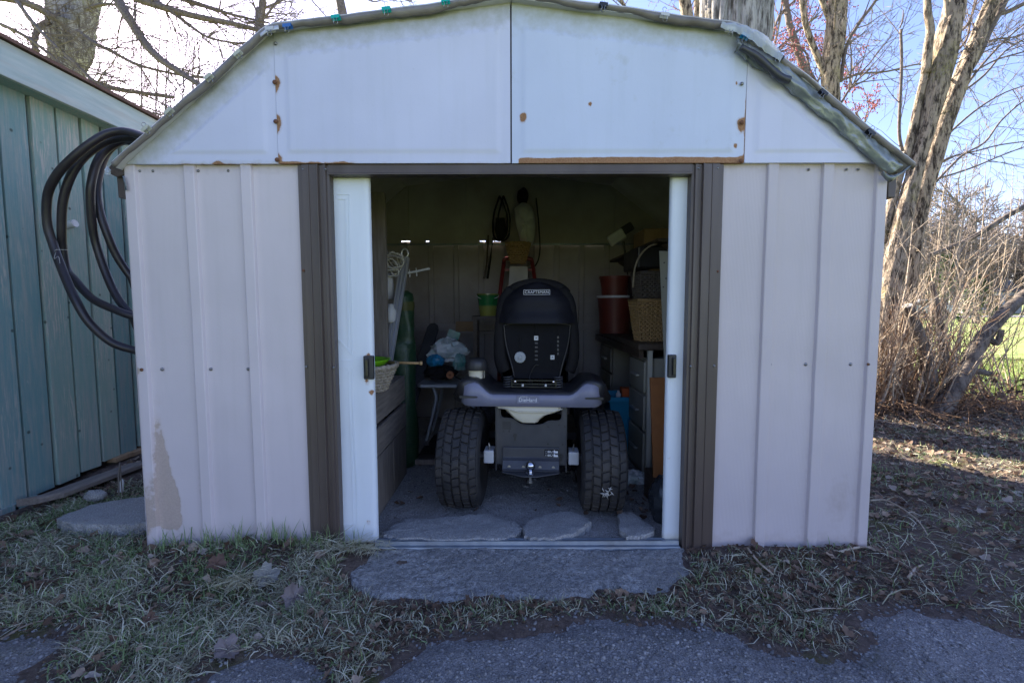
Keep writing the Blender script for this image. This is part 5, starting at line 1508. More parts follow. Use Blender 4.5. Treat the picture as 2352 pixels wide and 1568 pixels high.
# ---- tangled rope hank
rr = random.Random(9)
c = at(902, 606, 0.95); q = MB()
pts = []
for k in range(90):
    a_ = k * 0.55; r_ = 0.045 + 0.018 * math.sin(k * 0.37)
    pts.append(c + Vector((r_ * 1.1 * math.cos(a_) + 0.01 * math.sin(k * 0.9), 0.03 * math.sin(k * 0.21), 0.045 * math.sin(a_) + 0.03 * math.sin(k * 0.12))))
q.tube(pts, 0.0055, 5); tag(q.build('rope_hank', M['rope'], smooth=True), 'tangled hank of white rope hanging above the aluminium channel', 'rope')
q = MB()
hang = crom([c + Vector((0, 0.02, 0.04)), at(888, 575, 0.97), at(884, 520, 1.0), at(880, 470, 1.02)], 4); q.tube(hang, 0.004, 5)
q.build('rope_tail', M['rope'], bpy.data.objects['rope_hank'])
q = MB(); q.lathe([(0.001, 0.0), (0.028, 0.005), (0.036, 0.06), (0.030, 0.13), (0.012, 0.16)], at(893, 665, 1.0) - Vector((0, 0, 0.06)), 14)
tag(q.build('cone_of_twine', M['cloth_grey'], smooth=True), 'pale cone of twine hanging under the rope hank', 'twine')
q = MB(); a = at(925, 628, 1.02); b = at(987, 616, 1.0); q.tube([a, a.lerp(b, 0.5) + Vector((0, 0, -0.003)), b], [0.007, 0.006, 0.008], 7)
for t in (0.25, 0.5): q.tube([a.lerp(b, t) + Vector((0, 0, 0.02)), a.lerp(b, t) + Vector((0.004, 0, -0.03))], 0.0035, 5)
tag(q.build('hook_rod', M['white_plastic']), 'thin white rod with hooks sticking out past the aluminium channel', 'rod')
q = MB(); q.lathe([(0.001, 0), (0.03, 0.0), (0.036, 0.02), (0.034, 0.07), (0.02, 0.09), (0.015, 0.11), (0.001, 0.112)], at(898, 740, 0.9), 16)
tag(q.build('spray_bottle', M['white_plastic'], smooth=True), 'dusty white bottle wedged between the upright board and aluminium channel', 'bottle')
# ---- black bar leaning at the back
a = at(996, 746, 1.72); b = at(940, 930, 1.45)
dv = (b - a).normalized(); q = MB(); foot = a + dv * ((a.z - 0.03) / -dv.z)
side = dv.cross(Vector((0, 1, 0))).normalized()
poly = [foot - side * 0.045, foot + side * 0.045, a + side * 0.045 + dv * 0.03, a + side * 0.03 - dv * 0.005, a - dv * 0.018, a - side * 0.03 - dv * 0.005, a - side * 0.045 + dv * 0.03]
q.prism(poly, Vector((0, 1, 0)), 0.03); tag(q.build('black_plank', M['black_plastic'], bevel=0.006), 'round-ended black plank leaning behind the plastic table', 'plank')
# ---- plastic patio table
TY = 1.42
a = at(957, 882, TY - 0.1); ztop = a.z
e = thing('plastic_table', (-0.42, TY + 0.05, 0.02), 'small pale grey plastic table heaped with bags beside the mower', 'table')
tx0, tx1 = a.x, a.x + 0.50
q = MB(); q.prism([(tx0 + 0.03, TY - 0.12, ztop - 0.022), (tx1 - 0.03, TY - 0.12, ztop - 0.022), (tx1, TY - 0.08, ztop - 0.022), (tx1, TY + 0.26, ztop - 0.022), (tx1 - 0.04, TY + 0.3, ztop - 0.022), (tx0 + 0.04, TY + 0.3, ztop - 0.022), (tx0, TY + 0.26, ztop - 0.022), (tx0, TY - 0.08, ztop - 0.022)], (0, 0, 1), 0.022); q.build('table_top', M['grey_plastic'], e, bevel=0.006)
zfl = 0.075
for x, y, s in ((tx0 + 0.10, TY - 0.05, 1), (tx1 - 0.10, TY - 0.05, -1), (tx0 + 0.10, TY + 0.22, 1), (tx1 - 0.10, TY + 0.22, -1)):
    q = MB(); q.tube(crom([(x, y, ztop - 0.02), (x + s * 0.025, y, ztop - 0.10), (x + s * 0.005, y, ztop - 0.2), (x - s * 0.035, y, zfl + 0.05), (x - s * 0.05, y, zfl)], 4), [0.017] * 9 + [0.014] * 8, 8, sq=0.7); q.build('leg', M['grey_plastic'], e, smooth=True)
# ---- loose floor boards under the table
for k in range(3):
    y0 = 1.02 + 0.27 * k
    q = MB(); q.box((-0.62 + 0.02 * k, y0, 0.016), (-0.18 + 0.03 * k, y0 + 0.25, 0.05)); o = q.build('floor_board', M['wood_grey'], bevel=0.003)
    tag(o, ['floor board at the edge nearest the doorway left of the mower', 'middle loose floor board left of the mower', 'floor board deepest in the shed under the plastic table'][k], 'board')
    q = MB(); q.box((-0.60 + 0.02 * k, y0 + 0.02, 0.05), (-0.22 + 0.03 * k, y0 + 0.23, 0.0745)); tag(q.build('doormat', M['cloth_dark']), ['dark mat on the floor board nearest the doorway', 'dark mat on the middle floor board', 'dark mat beneath the plastic table'][k], 'mat')
# ---- crumpled bags on the table
def crumple(name, c, rx, ry, rz, mat, label, cat, seed, amp=0.35):
    mb = MB(); nu, nv = 26, 14; rows = []
    for j in range(nv + 1):
        th = math.pi * j / nv
        row = []
        for i in range(nu):
            ph = 2 * math.pi * i / nu
            d = 1 + amp * float(fbm(ph * 1.4 + 5 * math.cos(ph), th * 2.2, 3, seed)) + amp * 0.5 * float(fbm(ph * 4, th * 5, 2, seed + 3))
            row.append(Vector(c) + Vector((rx * d * math.sin(th) * math.cos(ph), ry * d * math.sin(th) * math.sin(ph), rz * max(d * math.cos(th), -0.85))))
        rows.append(row)
    mb.grid(rows, close=True)
    o = mb.build(name, mat, smooth=True, angle=32); tag(o, label, cat); return o
def on(x, y, Y, dz=0): return at(x, y, Y) + Vector((0, 0, dz))
crumple('crumpled_bag', on(1026, 806, TY + 0.08), 0.13, 0.10, 0.085, M['bag_white'], 'crumpled white and teal plastic bag heaped on the grey table', 'bag', 3, 0.45)
crumple('crumpled_bag', on(1000, 828, TY), 0.065, 0.06, 0.042, M['bag_blue'], 'small bright blue bag under the white one on the grey table', 'bag', 6, 0.3)
crumple('crumpled_bag', on(1056, 830, TY + 0.05), 0.05, 0.06, 0.07, M['bag_teal'], 'teal striped bag at the edge of the heap by the fuel cap', 'bag', 8, 0.35)
crumple('crumpled_bag', on(1012, 855, TY + 0.04), 0.11, 0.10, 0.055, M['cloth_dark'], 'dark bundle at the bottom of the heap on the grey table', 'bag', 12, 0.3)
q = MB(); a = at(1034, 860, TY - 0.11); q.lathe([(0.006, 0), (0.006, -0.02), (0.026, -0.02), (0.027, 0.012), (0.006, 0.014)], a, 20, 'y'); tag(q.build('twine_spool', M['leather'], smooth=True, angle=40), 'rusty orange spool standing on the front edge of the grey table', 'spool')
q = MB(); a = at(1042, 768, TY + 0.18); q.box((-0.045, -0.004, -0.03), (0.045, 0.004, 0.03), Matrix.Translation(a) @ Matrix.Rotation(R(22), 4, 'Y')); tag(q.build('seed_packet', M['bag_teal']), 'dark teal packet sticking up behind the crumpled bag', 'packet')
q = MB(); q.tube(crom([at(1018, 842, TY - 0.11), at(1036, 858, TY - 0.115), at(1052, 868, TY - 0.12), at(1062, 872, TY - 0.125)], 4), 0.006, 6); tag(q.build('tool_strap', M['cloth_dark'], smooth=True), 'dark strap trailing over the table edge towards the mower', 'strap')
# ---- bucket on a dark stand
BY = 1.80
a = at(1121, 725, BY)
stand = thing('stand', (a.x, BY + 0.05, 0.008), 'dark wooden stand carrying the green bucket', 'stand')
q = MB(); q.box((a.x - 0.12, BY - 0.10, a.z - 0.03), (a.x + 0.14, BY + 0.16, a.z)); q.build('stand_top', M['wood_dark'], stand)
for dx in (-0.11, 0.10):
    for dy in (-0.09, 0.13):
        q = MB(); q.box((a.x + dx, BY + dy, 0.008), (a.x + dx + 0.03, BY + dy + 0.03, a.z - 0.03)); q.build('leg', M['wood_dark'], stand)
m_, nt_, b_ = new_mat('bucket_two_tone')
sx_ = _n(nt_, 'ShaderNodeSeparateXYZ'); tc_ = _n(nt_, 'ShaderNodeTexCoord'); nt_.links.new(tc_.outputs['Generated'], sx_.inputs[0])
nt_.links.new(ramp(nt_, sx_.outputs['Z'], [(0.0, (0.30, 0.30, 0.06)), (0.42, (0.26, 0.29, 0.07)), (0.5, (0.02, 0.17, 0.05)), (0.9, (0.02, 0.15, 0.045)), (1.0, (0.25, 0.25, 0.05))]), b_.inputs['Base Color']); b_.inputs['Roughness'].default_value = 0.25
e = thing('bucket', (a.x, BY, a.z), 'green and yellow plastic bucket on the dark stand behind the mower', 'bucket')
q = MB(); q.lathe([(0.001, 0.002), (0.062, 0.0), (0.084, 0.16), (0.088, 0.162), (0.088, 0.172), (0.080, 0.172), (0.058, 0.012), (0.001, 0.010)], (a.x, BY, a.z), 32); q.build('bucket_body', m_, e, smooth=True, angle=40)
q = MB(); q.tube([(a.x + 0.085 * math.cos(t), BY - 0.02 - 0.05 * math.sin(t), a.z + 0.158 - 0.03 * math.sin(t)) for t in np.linspace(0.0, math.pi, 13)], 0.003, 5); q.build('bucket_handle', M['white_plastic'], e)
# ---- cardboard box on the mid rail
a = at(1048, 760, SD - 0.10); b = at(1093, 738, SD - 0.10); q = MB(); q.box((a.x, SD - 0.14, a.z), (b.x, SD - 0.055, b.z)); tag(q.build('cardboard_box', M['card']), 'flat tan cardboard box against the back wall beside the bucket stand', 'box')
q = MB(); q.box((a.x - 0.02, SD - 0.15, a.z - 0.022), (b.x + 0.3, SD - 0.051, a.z - 0.001)); q.build('rail_shelf', M['inner'], shed)
a = at(1134, 752, BY + 0.1); q = MB(); q.box((a.x - 0.035, BY + 0.0, a.z - 0.03), (a.x + 0.035, BY + 0.05, a.z + 0.035)); 
# ---- red hand truck behind the mower with a pale sack
e = thing('hand_truck', (0.04, 2.12, 0.01), 'red tube hand truck standing against the back wall behind the mower seat', 'hand truck')
HY = 2.12
for x0, x1 in ((1158, 1146), (1222, 1236)):
    a = at(x0, 600, HY); b = at(x1, 690, HY - 0.04); q = MB(); q.tube([(b.x, HY - 0.06, 0.05), b, a], 0.017, 8); q.build('upright', M['red_paint'], e, smooth=True)
a = at(1158, 600, HY); b = at(1222, 600, HY); q = MB(); q.tube(crom([a, a + Vector((0.015, 0, 0.02)), a.lerp(b, 0.5) + Vector((0, 0, 0.025)), b + Vector((-0.015, 0, 0.02)), b], 4), 0.017, 8); q.build('hand_grip', M['red_paint'], e, smooth=True)
q = MB(); q.bar(at(1152, 620, HY), at(1230, 620, HY), 0.03, 0.02); q.build('cross_bar', M['red_paint'], e)
a = at(1168, 648, HY - 0.05); b = at(1212, 612, HY - 0.05)
q = MB(); q.prism([(a.x, HY - 0.055, a.z - 0.03), (b.x + 0.03, HY - 0.055, a.z - 0.02), (b.x + 0.03, HY - 0.055, a.z + 0.02), (b.x, HY - 0.055, a.z + 0.03), (b.x, HY - 0.055, b.z), (a.x + 0.01, HY - 0.055, b.z)], (0, 1, 0), 0.01); tag(q.build('paper_sack', M['cloth_grey']), 'pale sack strapped to the red hand truck', 'sack')
# ---- basket, sack and cords hanging on the back wall
c = at(1190, 606, 1.95); wicker('hanging_basket', (c.x, 1.95, c.z), 0.055, 0.098, 0.155, M['wicker_tan'], 'small tan woven basket hanging above the red hand truck', 'basket', rows=9, stakes=18, tr=0.003)
def hang_cloth(name, pts, Y, mat, label, cat, seed, dep=0.05):
    poly = [at(x, y, Y) for x, y in pts]; c = sum(poly, Vector()) / len(poly); mb = MB()
    out = crom(poly + [poly[0]], 3)[:-1]; rows = []
    for s, dy in ((1.0, 0.0), (0.93, -dep * 0.6), (0.7, -dep), (0.4, -dep * 1.1), (0.1, -dep * 1.05)):
        rows.append([c + (p - c) * s + Vector((0.0, dy * (1 + 0.9 * float(fbm(i * 0.5, s * 3, 3, seed))), 0)) for i, p in enumerate(out)])
    rows.insert(0, [p + Vector((0, 0.03, 0)) for p in out])
    mb.grid(rows, close=True); k = len(out); mb.f.append(tuple(range(5 * k, 6 * k)))
    o = mb.build(name, mat, smooth=True, angle=50); tag(o, label, cat); return o
hang_cloth('hanging_sack', [(1182, 480), (1200, 465), (1222, 476), (1230, 510), (1228, 550), (1216, 566), (1198, 556), (1190, 530), (1184, 505)], 2.15, M['cloth_grey'], 'grey cloth sack hanging high on the back wall above the woven basket', 'sack', 5)
q = MB()
for dx_, w_ in ((0, 1.0), (9, 0.8)):
    q.tube(crom([at(1148 + dx_, 450, 2.2), at(1150 + dx_ + 14 * w_, 490, 2.19), at(1150 + dx_ + 14 * w_, 535, 2.18), at(1148 + dx_, 553, 2.18), at(1148 + dx_ - 14 * w_, 540, 2.19), at(1146 + dx_ - 12 * w_, 495, 2.2), at(1148 + dx_, 450, 2.2)], 5), 0.008, 6)
q.grid([[at(1140, 500, 2.21), at(1160, 500, 2.21)], [at(1137, 530, 2.20), at(1164, 530, 2.20)], [at(1143, 551, 2.20), at(1158, 551, 2.20)]])
tag(q.build('hanging_harness', M['cloth_dark'], smooth=True), 'dark looped harness hanging beside the grey cloth sack on the back wall', 'harness')
hang_cloth('hanging_glove', [(1190, 440), (1204, 430), (1214, 445), (1210, 466), (1196, 470), (1188, 458)], 2.18, M['cloth_dark'], 'black glove hooked above the grey cloth sack', 'glove', 9, 0.03)
q = MB(); q.tube(crom([at(1232, 455, 2.2), at(1238, 520, 2.18), at(1240, 580, 2.17), at(1228, 612, 2.17), at(1206, 616, 2.17)], 5), 0.006, 5); tag(q.build('strap_loop', M['cloth_dark'], smooth=True), 'long dark strap looping down past the woven basket', 'strap')
q = MB(); q.tube(crom([at(1133, 545, 2.2), at(1127, 590, 2.2), at(1120, 640, 2.2)], 4), [0.004] * 4 + [0.010] * 5, 5); tag(q.build('hanging_tool', M['cloth_dark'], smooth=True), 'thin dark hand tool hanging on the back wall above the bucket', 'tool')
q = MB(); q.bar(at(1112, 640, 2.28), at(1118, 610, 2.28), 0.025, 0.02); q.tube([at(1118, 610, 2.28), at(1122, 540, 2.28)], 0.008, 6); tag(q.build('trowel', M['wood_dark']), 'small dark trowel hanging beside the thin hand tool', 'tool')

# ---- right side: workbench with drawer units
e = thing('workbench', (0.85, 1.35, 0.008), 'dark wooden desk with grey drawer units along the right wall', 'desk')
a = at(1462, 790, 0.95); dz = 0.80
q = MB(); q.prism([(0.71, 0.72, 0.775), (1.29, 0.70, 0.775), (1.33, 2.28, 0.775), (0.77, 2.28, 0.775)], (0, 0, 1), 0.035); q.build('desk_top', M['wood_dark'], e, bevel=0.004)
q = MB(); q.box((0.725, 0.76, 0.725), (0.75, 2.2, 0.774)); q.build('apron_rail', M['wood_dark'], e)
def drawer_unit(x0, x1, y0, y1, zs):
    q = MB(); q.box((x0, y0, 0.01), (x1, y1, 0.722)); q.build('drawer_cabinet', M['cabinet'], e, bevel=0.003)
    for (z0, z1) in zs:
        q = MB(); q.box((x0 - 0.015, y0 + 0.02, z0), (x0 - 0.001, y1 - 0.02, z1)); dr = q.build('drawer_front', M['cabinet'], e, bevel=0.003)
        zm = (z0 + z1) / 2; ym = (y0 + y1) / 2
        q = MB(); q.bar((x0 - 0.03, ym - 0.07, zm), (x0 - 0.03, ym + 0.07, zm), 0.012, 0.012); q.box((x0 - 0.026, ym - 0.07, zm - 0.004), (x0 - 0.0155, ym - 0.06, zm + 0.004)); q.box((x0 - 0.026, ym + 0.06, zm - 0.004), (x0 - 0.0155, ym + 0.07, zm + 0.004)); q.build('handle', M['alu'], dr)
drawer_unit(0.775, 1.27, 0.76, 1.14, ((0.52, 0.70), (0.30, 0.50), (0.05, 0.28)))
drawer_unit(0.785, 1.27, 1.75, 2.2, ((0.50, 0.69), (0.28, 0.48)))
q = MB(); q.box((0.77, 0.735, 0.01), (0.795, 0.758, 0.77)); q.build('leg', M['peg'], e); q = MB(); q.box((1.25, 0.735, 0.01), (1.275, 0.758, 0.77)); q.build('leg', M['wood_dark'], e)
q = MB(); q.box((1.10, 1.20, 0.10), (1.12, 1.72, 0.70)); q.build('modesty_panel', M['cabinet'], e)
# ---- baskets on the desk
def square_basket(name, cx, cy, z, w0, d0, w1, d1, h, mat, label, rows=16):
    e2 = thing(name, (cx, cy, z), label, 'basket')
    b = MB(); st = MB()
    def outline(t):
        w_, d_ = (w0 + (w1 - w0) * t) / 2, (d0 + (d1 - d0) * t) / 2
        out = []
        for (sx_, sy_) in ((-1, -1), (1, -1), (1, 1), (-1, 1)):
            out.append((sx_ * w_, sy_ * d_))
        return out
    for i in range(rows):
        t = (i + 0.5) / rows; o_ = outline(t); pts = []
        for k in range(4):
            (ax, ay), (bx, by) = o_[k], o_[(k + 1) % 4]
            n = 12
            for j in range(n):
                u = j / n; off = 0.0035 * (1 if (j + i) % 2 else -1)
                px_, py_ = ax + (bx - ax) * u, ay + (by - ay) * u
                nn = Vector((py_ * 0 + (by - ay), -(bx - ax), 0)).normalized()
                pts.append(Vector((cx + px_ + nn.x * off, cy + py_ + nn.y * off, z + h * t)))
        pts.append(pts[0]); b.tube(pts, h / rows * 0.47, 4, caps=False)
    b.build('weave', mat, e2)
    o0, o1 = outline(0), outline(1)
    for k in range(4):
        for j in range(7):
            u = j / 7
            p0 = (o0[k][0] + (o0[(k + 1) % 4][0] - o0[k][0]) * u, o0[k][1] + (o0[(k + 1) % 4][1] - o0[k][1]) * u)
            p1 = (o1[k][0] + (o1[(k + 1) % 4][0] - o1[k][0]) * u, o1[k][1] + (o1[(k + 1) % 4][1] - o1[k][1]) * u)
            st.tube([(cx + p0[0], cy + p0[1], z), (cx + p1[0], cy + p1[1], z + h)], 0.004, 4)
    st.build('stakes', mat, e2)
    q = MB(); o_ = outline(1.0); q.tube([Vector((cx + p[0], cy + p[1], z + h)) for p in (o_ + [o_[0]])], 0.009, 6, caps=False); q.build('rim', mat, e2, smooth=True)
    q = MB(); q.box((cx - w0 / 2 + 0.01, cy - d0 / 2 + 0.01, z + 0.001), (cx + w0 / 2 - 0.01, cy + d0 / 2 - 0.01, z + 0.008)); q.build('bottom', mat, e2)
    return e2
square_basket('wicker_hamper', 0.825, 0.93, 0.812, 0.13, 0.15, 0.195, 0.215, 0.245, M['wicker_tan'], 'tall tan wicker bin standing on the dark desk', 20)
square_basket('wicker_hamper', 0.845, 0.97, 1.068, 0.16, 0.18, 0.185, 0.22, 0.15, M['wicker_dark'], 'dark brown wicker basket stacked above the tan wicker bin', 12)
q = MB(); q.tube(crom([at(1454, 660, 0.98), at(1458, 618, 0.98), at(1470, 588, 0.99), at(1490, 568, 1.0), at(1512, 560, 1.02)], 5), 0.010, 6, sq=0.6)
q.build('hoop_handle', M['wicker_grey'], [o for o in bpy.data.objects if o.name.startswith('wicker_hamper')][-1], smooth=True)
# ---- red stacked tubs
for k, (y0, y1, x0, x1) in enumerate(((676, 756, 1372, 1452), (634, 672, 1378, 1446))):
    Y = 1.75; a = at(x0, y1, Y); b = at(x1, y0, Y)
    r1 = (b.x - a.x) / 2; cx = (a.x + b.x) / 2
    zb = 0.812 if k == 0 else zb2
    ht = b.z - a.z
    e3 = thing('red_tub', (cx, Y, zb), ['dark red tub with a pale rim standing deep on the desk', 'smaller dark red tub stacked on the pale-rimmed one'][k], 'tub')
    q = MB(); q.lathe([(0.001, 0), (r1 * 0.86, 0), (r1 * 0.9, ht * 0.5), (r1, ht), (r1 * 1.02, ht), (r1 * 0.97, ht - 0.002), (0.001, ht - 0.02)], (cx, Y, zb), 30); q.build('tub_body', M['red_plastic'], e3, smooth=True, angle=40)
    q = MB(); q.lathe([(r1 * 1.0, ht + 0.001), (r1 * 1.06, ht + 0.001), (r1 * 1.06, ht + 0.018), (r1 * 0.9, ht + 0.018), (0.001, ht + 0.017)], (cx, Y, zb), 30); q.build('lid', M['white_plastic'] if k == 0 else M['red_plastic'], e3, smooth=True, angle=40)
    zb2 = zb + ht + 0.02
# ---- shelf above with dark cases
e = thing('wall_shelf', (1.2, 1.6, 1.42), 'dark shelf high along the right wall inside the shed', 'shelf')
q = MB(); q.box((0.86, 0.9, 1.40), (1.46, 2.3, 1.42)); q.build('shelf_board', M['wood_dark'], e)
for y in (1.0, 2.2):
    q = MB(); q.bar((0.92, y, 1.40), (1.47, y, 1.05), 0.02, 0.03); q.build('shelf_bracket', M['wood_dark'], e)
a = at(1476, 532, 1.5); b = at(1545, 486, 1.5); q = MB(); q.box((a.x, 1.45, 1.422), (1.45, 1.75, 1.422 + (b.z - a.z))); tag(q.build('brown_case', M['wood_tan'], bevel=0.004), 'brown wooden case on the high dark shelf', 'case')
a = at(1452, 590, 1.25); b = at(1540, 535, 1.25); q = MB(); q.box((a.x, 1.1, 1.42 - 0.16), (1.40, 1.5, 1.398)); tag(q.build('black_case', M['black_plastic'], bevel=0.01), 'black tool case slung under the high dark shelf', 'case')
q = MB(); q.box((at(1470, 690, 1.35).x, 1.32, 1.08), (1.35, 1.7, 1.24)); tag(q.build('black_tote', M['black_plastic'], bevel=0.01), 'black tote behind the dark wicker basket', 'tote')
a = at(1497, 655, 1.2); b = at(1520, 612, 1.2); q = MB(); q.box((a.x, 1.2, a.z), (b.x + 0.12, 1.3, b.z)); tag(q.build('small_carton', M['card']), 'small tan carton beside the pale board', 'box')
a = at(1486, 588, 1.2); q = MB(); q.box((a.x, 1.19, a.z - 0.012), (a.x + 0.035, 1.20, a.z + 0.02)); tag(q.build('price_tag', M['white_plastic']), 'small pale tag glinting above the tan carton', 'tag')
# ---- power tool on a hook
e = thing('hedge_trimmer', at(1425, 540, 1.9), 'pale boxy power tool hung at an angle by the roof bend', 'power tool')
c = at(1418, 545, 1.9)
q = MB(); q.box((-0.075, -0.03, -0.045), (0.06, 0.03, 0.045), Matrix.Translation(c) @ Matrix.Rotation(R(-32), 4, 'Y')); q.build('tool_body', M['white_plastic'], e, bevel=0.012)
q = MB(); q.box((0.055, -0.025, -0.02), (0.15, 0.025, 0.05), Matrix.Translation(c) @ Matrix.Rotation(R(-32), 4, 'Y')); q.build('tool_handle', M['black_plastic'], e, bevel=0.012)
q = MB(); q.tube([at(1432, 555, 1.9), at(1438, 600, 1.9), at(1442, 632, 1.92)], [0.010, 0.007, 0.004], 6); q.build('tool_cable', M['black_plastic'], e)
# ---- pale board and orange panel by the right door
bdz0 = at(1530, 1000, 0.55).z
q = MB(); a = at(1515, 577, 0.62); b = at(1533, 860, 0.50)
q.prism([(a.x, 0.62, a.z), (a.x + 0.35, 0.66, a.z), (a.x + 0.35, 0.50, 0.02), (b.x + 0.03, 0.50, 0.02)], (0.05, 1, 0.05), 0.008); tag(q.build('pale_board', M['peg']), 'tall pale board leaning behind the narrow sliding door', 'board')
for k, (x, y) in enumerate(((1526, 604), (1530, 640), (1528, 690), (1535, 720), (1524, 660), (1532, 760))):
    p_ = at(x, y, 0.60); q = MB(); q.lathe([(0.0003, 0), (0.0035, 0), (0.0035, 0.004)], (p_.x, 0.6, p_.z), 8, 'y'); q.build('peg_hole', M['black_plastic'], bpy.data.objects['pale_board'])
q = MB(); a = at(1497, 870, 0.42); b = at(1505, 1062, 0.42)
q.prism([(a.x, 0.45, a.z), (a.x + 0.3, 0.45, a.z), (a.x + 0.3, 0.40, 0.16), (a.x + 0.012, 0.40, 0.16)], (0, 1, 0), 0.012); ob = q.build('leaning_board', M['orange_board']); tag(ob, 'orange-brown board leaning inside the narrow sliding door', 'board')
q = MB(); q.box((a.x + 0.01, 0.39, 0.008), (a.x + 0.31, 0.56, 0.158)); tag(q.build('low_box', M['wood_dark'], bevel=0.004), 'low dark box under the orange-brown board', 'box')
crumple('rubbish_bag', (at(1530, 1090, 0.24).x, 0.24, 0.105), 0.075, 0.09, 0.12, M['bag_black'], 'shiny dark rubbish bag on the floor behind the narrow door', 'bag', 21, 0.2)
# ---- blue bin with an orange box in it
BYY = 1.20; a = at(1408, 908, BYY); b = at(1466, 1022, BYY)
e = thing('blue_bin', (0.745, BYY + 0.10, 0.008), 'bright blue plastic bin on the floor beside the mower tyre', 'bin')
def tub(z0, z1, w0, w1, d0, d1, cx, cy, th=0.006):
    mb = MB(); rows = []
    for z, w_, d_ in ((z0, 0.002, 0.002), (z0, w0, d0), (z1, w1, d1), (z1, w1 - th, d1 - th), (z0 + th, w0 - th, d0 - th), (z0 + th, 0.002, 0.002)):
        rows.append([(cx - w_, cy - d_, z), (cx + w_, cy - d_, z), (cx + w_, cy + d_, z), (cx - w_, cy + d_, z)])
    mb.grid(rows, close=True); return mb
cxb = 0.775
zt = at(1440, 912, BYY).z
q = tub(0.01, zt, 0.085, 0.13, 0.085, 0.12, cxb, BYY + 0.10); q.build('bin_body', M['blue_bin'], e, bevel=0.004)
q = MB()
for s in (-1, 1): q.box((cxb - 0.145, BYY + 0.10 + s * 0.128 - 0.008, zt - 0.03), (cxb + 0.145, BYY + 0.10 + s * 0.128 + 0.008, zt + 0.004))
for s in (-1, 1): q.box((cxb + s * 0.138 - 0.008, BYY - 0.019, zt - 0.029), (cxb + s * 0.138 + 0.008, BYY + 0.219, zt + 0.003))
q.build('bin_rim', M['blue_bin'], e, bevel=0.003)
a = at(1428, 918, BYY + 0.06); b = at(1456, 892, BYY + 0.06); q = MB(); q.box((a.x, BYY + 0.05, a.z - 0.05), (b.x, BYY + 0.13, b.z)); tag(q.build('orange_carton', M['orange_plastic'], bevel=0.003), 'bright orange carton sticking out of the blue bin', 'carton')
q = MB(); p_ = at(1420, 906, BYY + 0.03); q.lathe([(0.001, -0.06), (0.018, -0.06), (0.018, 0.005), (0.009, 0.012), (0.009, 0.025), (0.001, 0.026)], p_, 14); tag(q.build('small_bottle', M['white_plastic'], smooth=True, angle=40), 'small white-capped bottle beside the orange carton', 'bottle')
crumple('plastic_scrap', (at(1452, 1045, 0.75).x, 0.72, 0.045), 0.07, 0.05, 0.04, M['bag_white'], 'grey crumpled plastic scrap on the floor under the blue bin', 'scrap', 31, 0.5)
crumple('dark_bundle', (0.98, 1.50, 0.27), 0.09, 0.10, 0.26, M['cloth_dark'], 'dark bundle pushed under the desk behind the blue bin', 'bundle', 33, 0.3)
# ---- small debris
def shard(px_, py_, s, mat, label, z=0.012):
    p_ = atz(px_, py_, z); q = MB(); q.prism([p_ + Vector((-s, -s * 0.3, 0)), p_ + Vector((s, -s * 0.4, 0)), p_ + Vector((s * 0.9, s * 0.4, 0.002)), p_ + Vector((-s * 0.8, s * 0.35, 0.002))], (0, 0, 1), 0.006)
    tag(q.build('stone_chip', mat, bevel=0.002), label, 'stone')
shard(1040, 1163, 0.013, M['white_plastic'], 'small white chip on the shed floor in front of the left tyre')
shard(1207, 1118, 0.014, M['slab'], 'pale flat pebble on the floor under the hitch ball')
shard(1160, 1080, 0.012, M['slab'], 'small round pebble on the floor between the tyres near the drawbar')
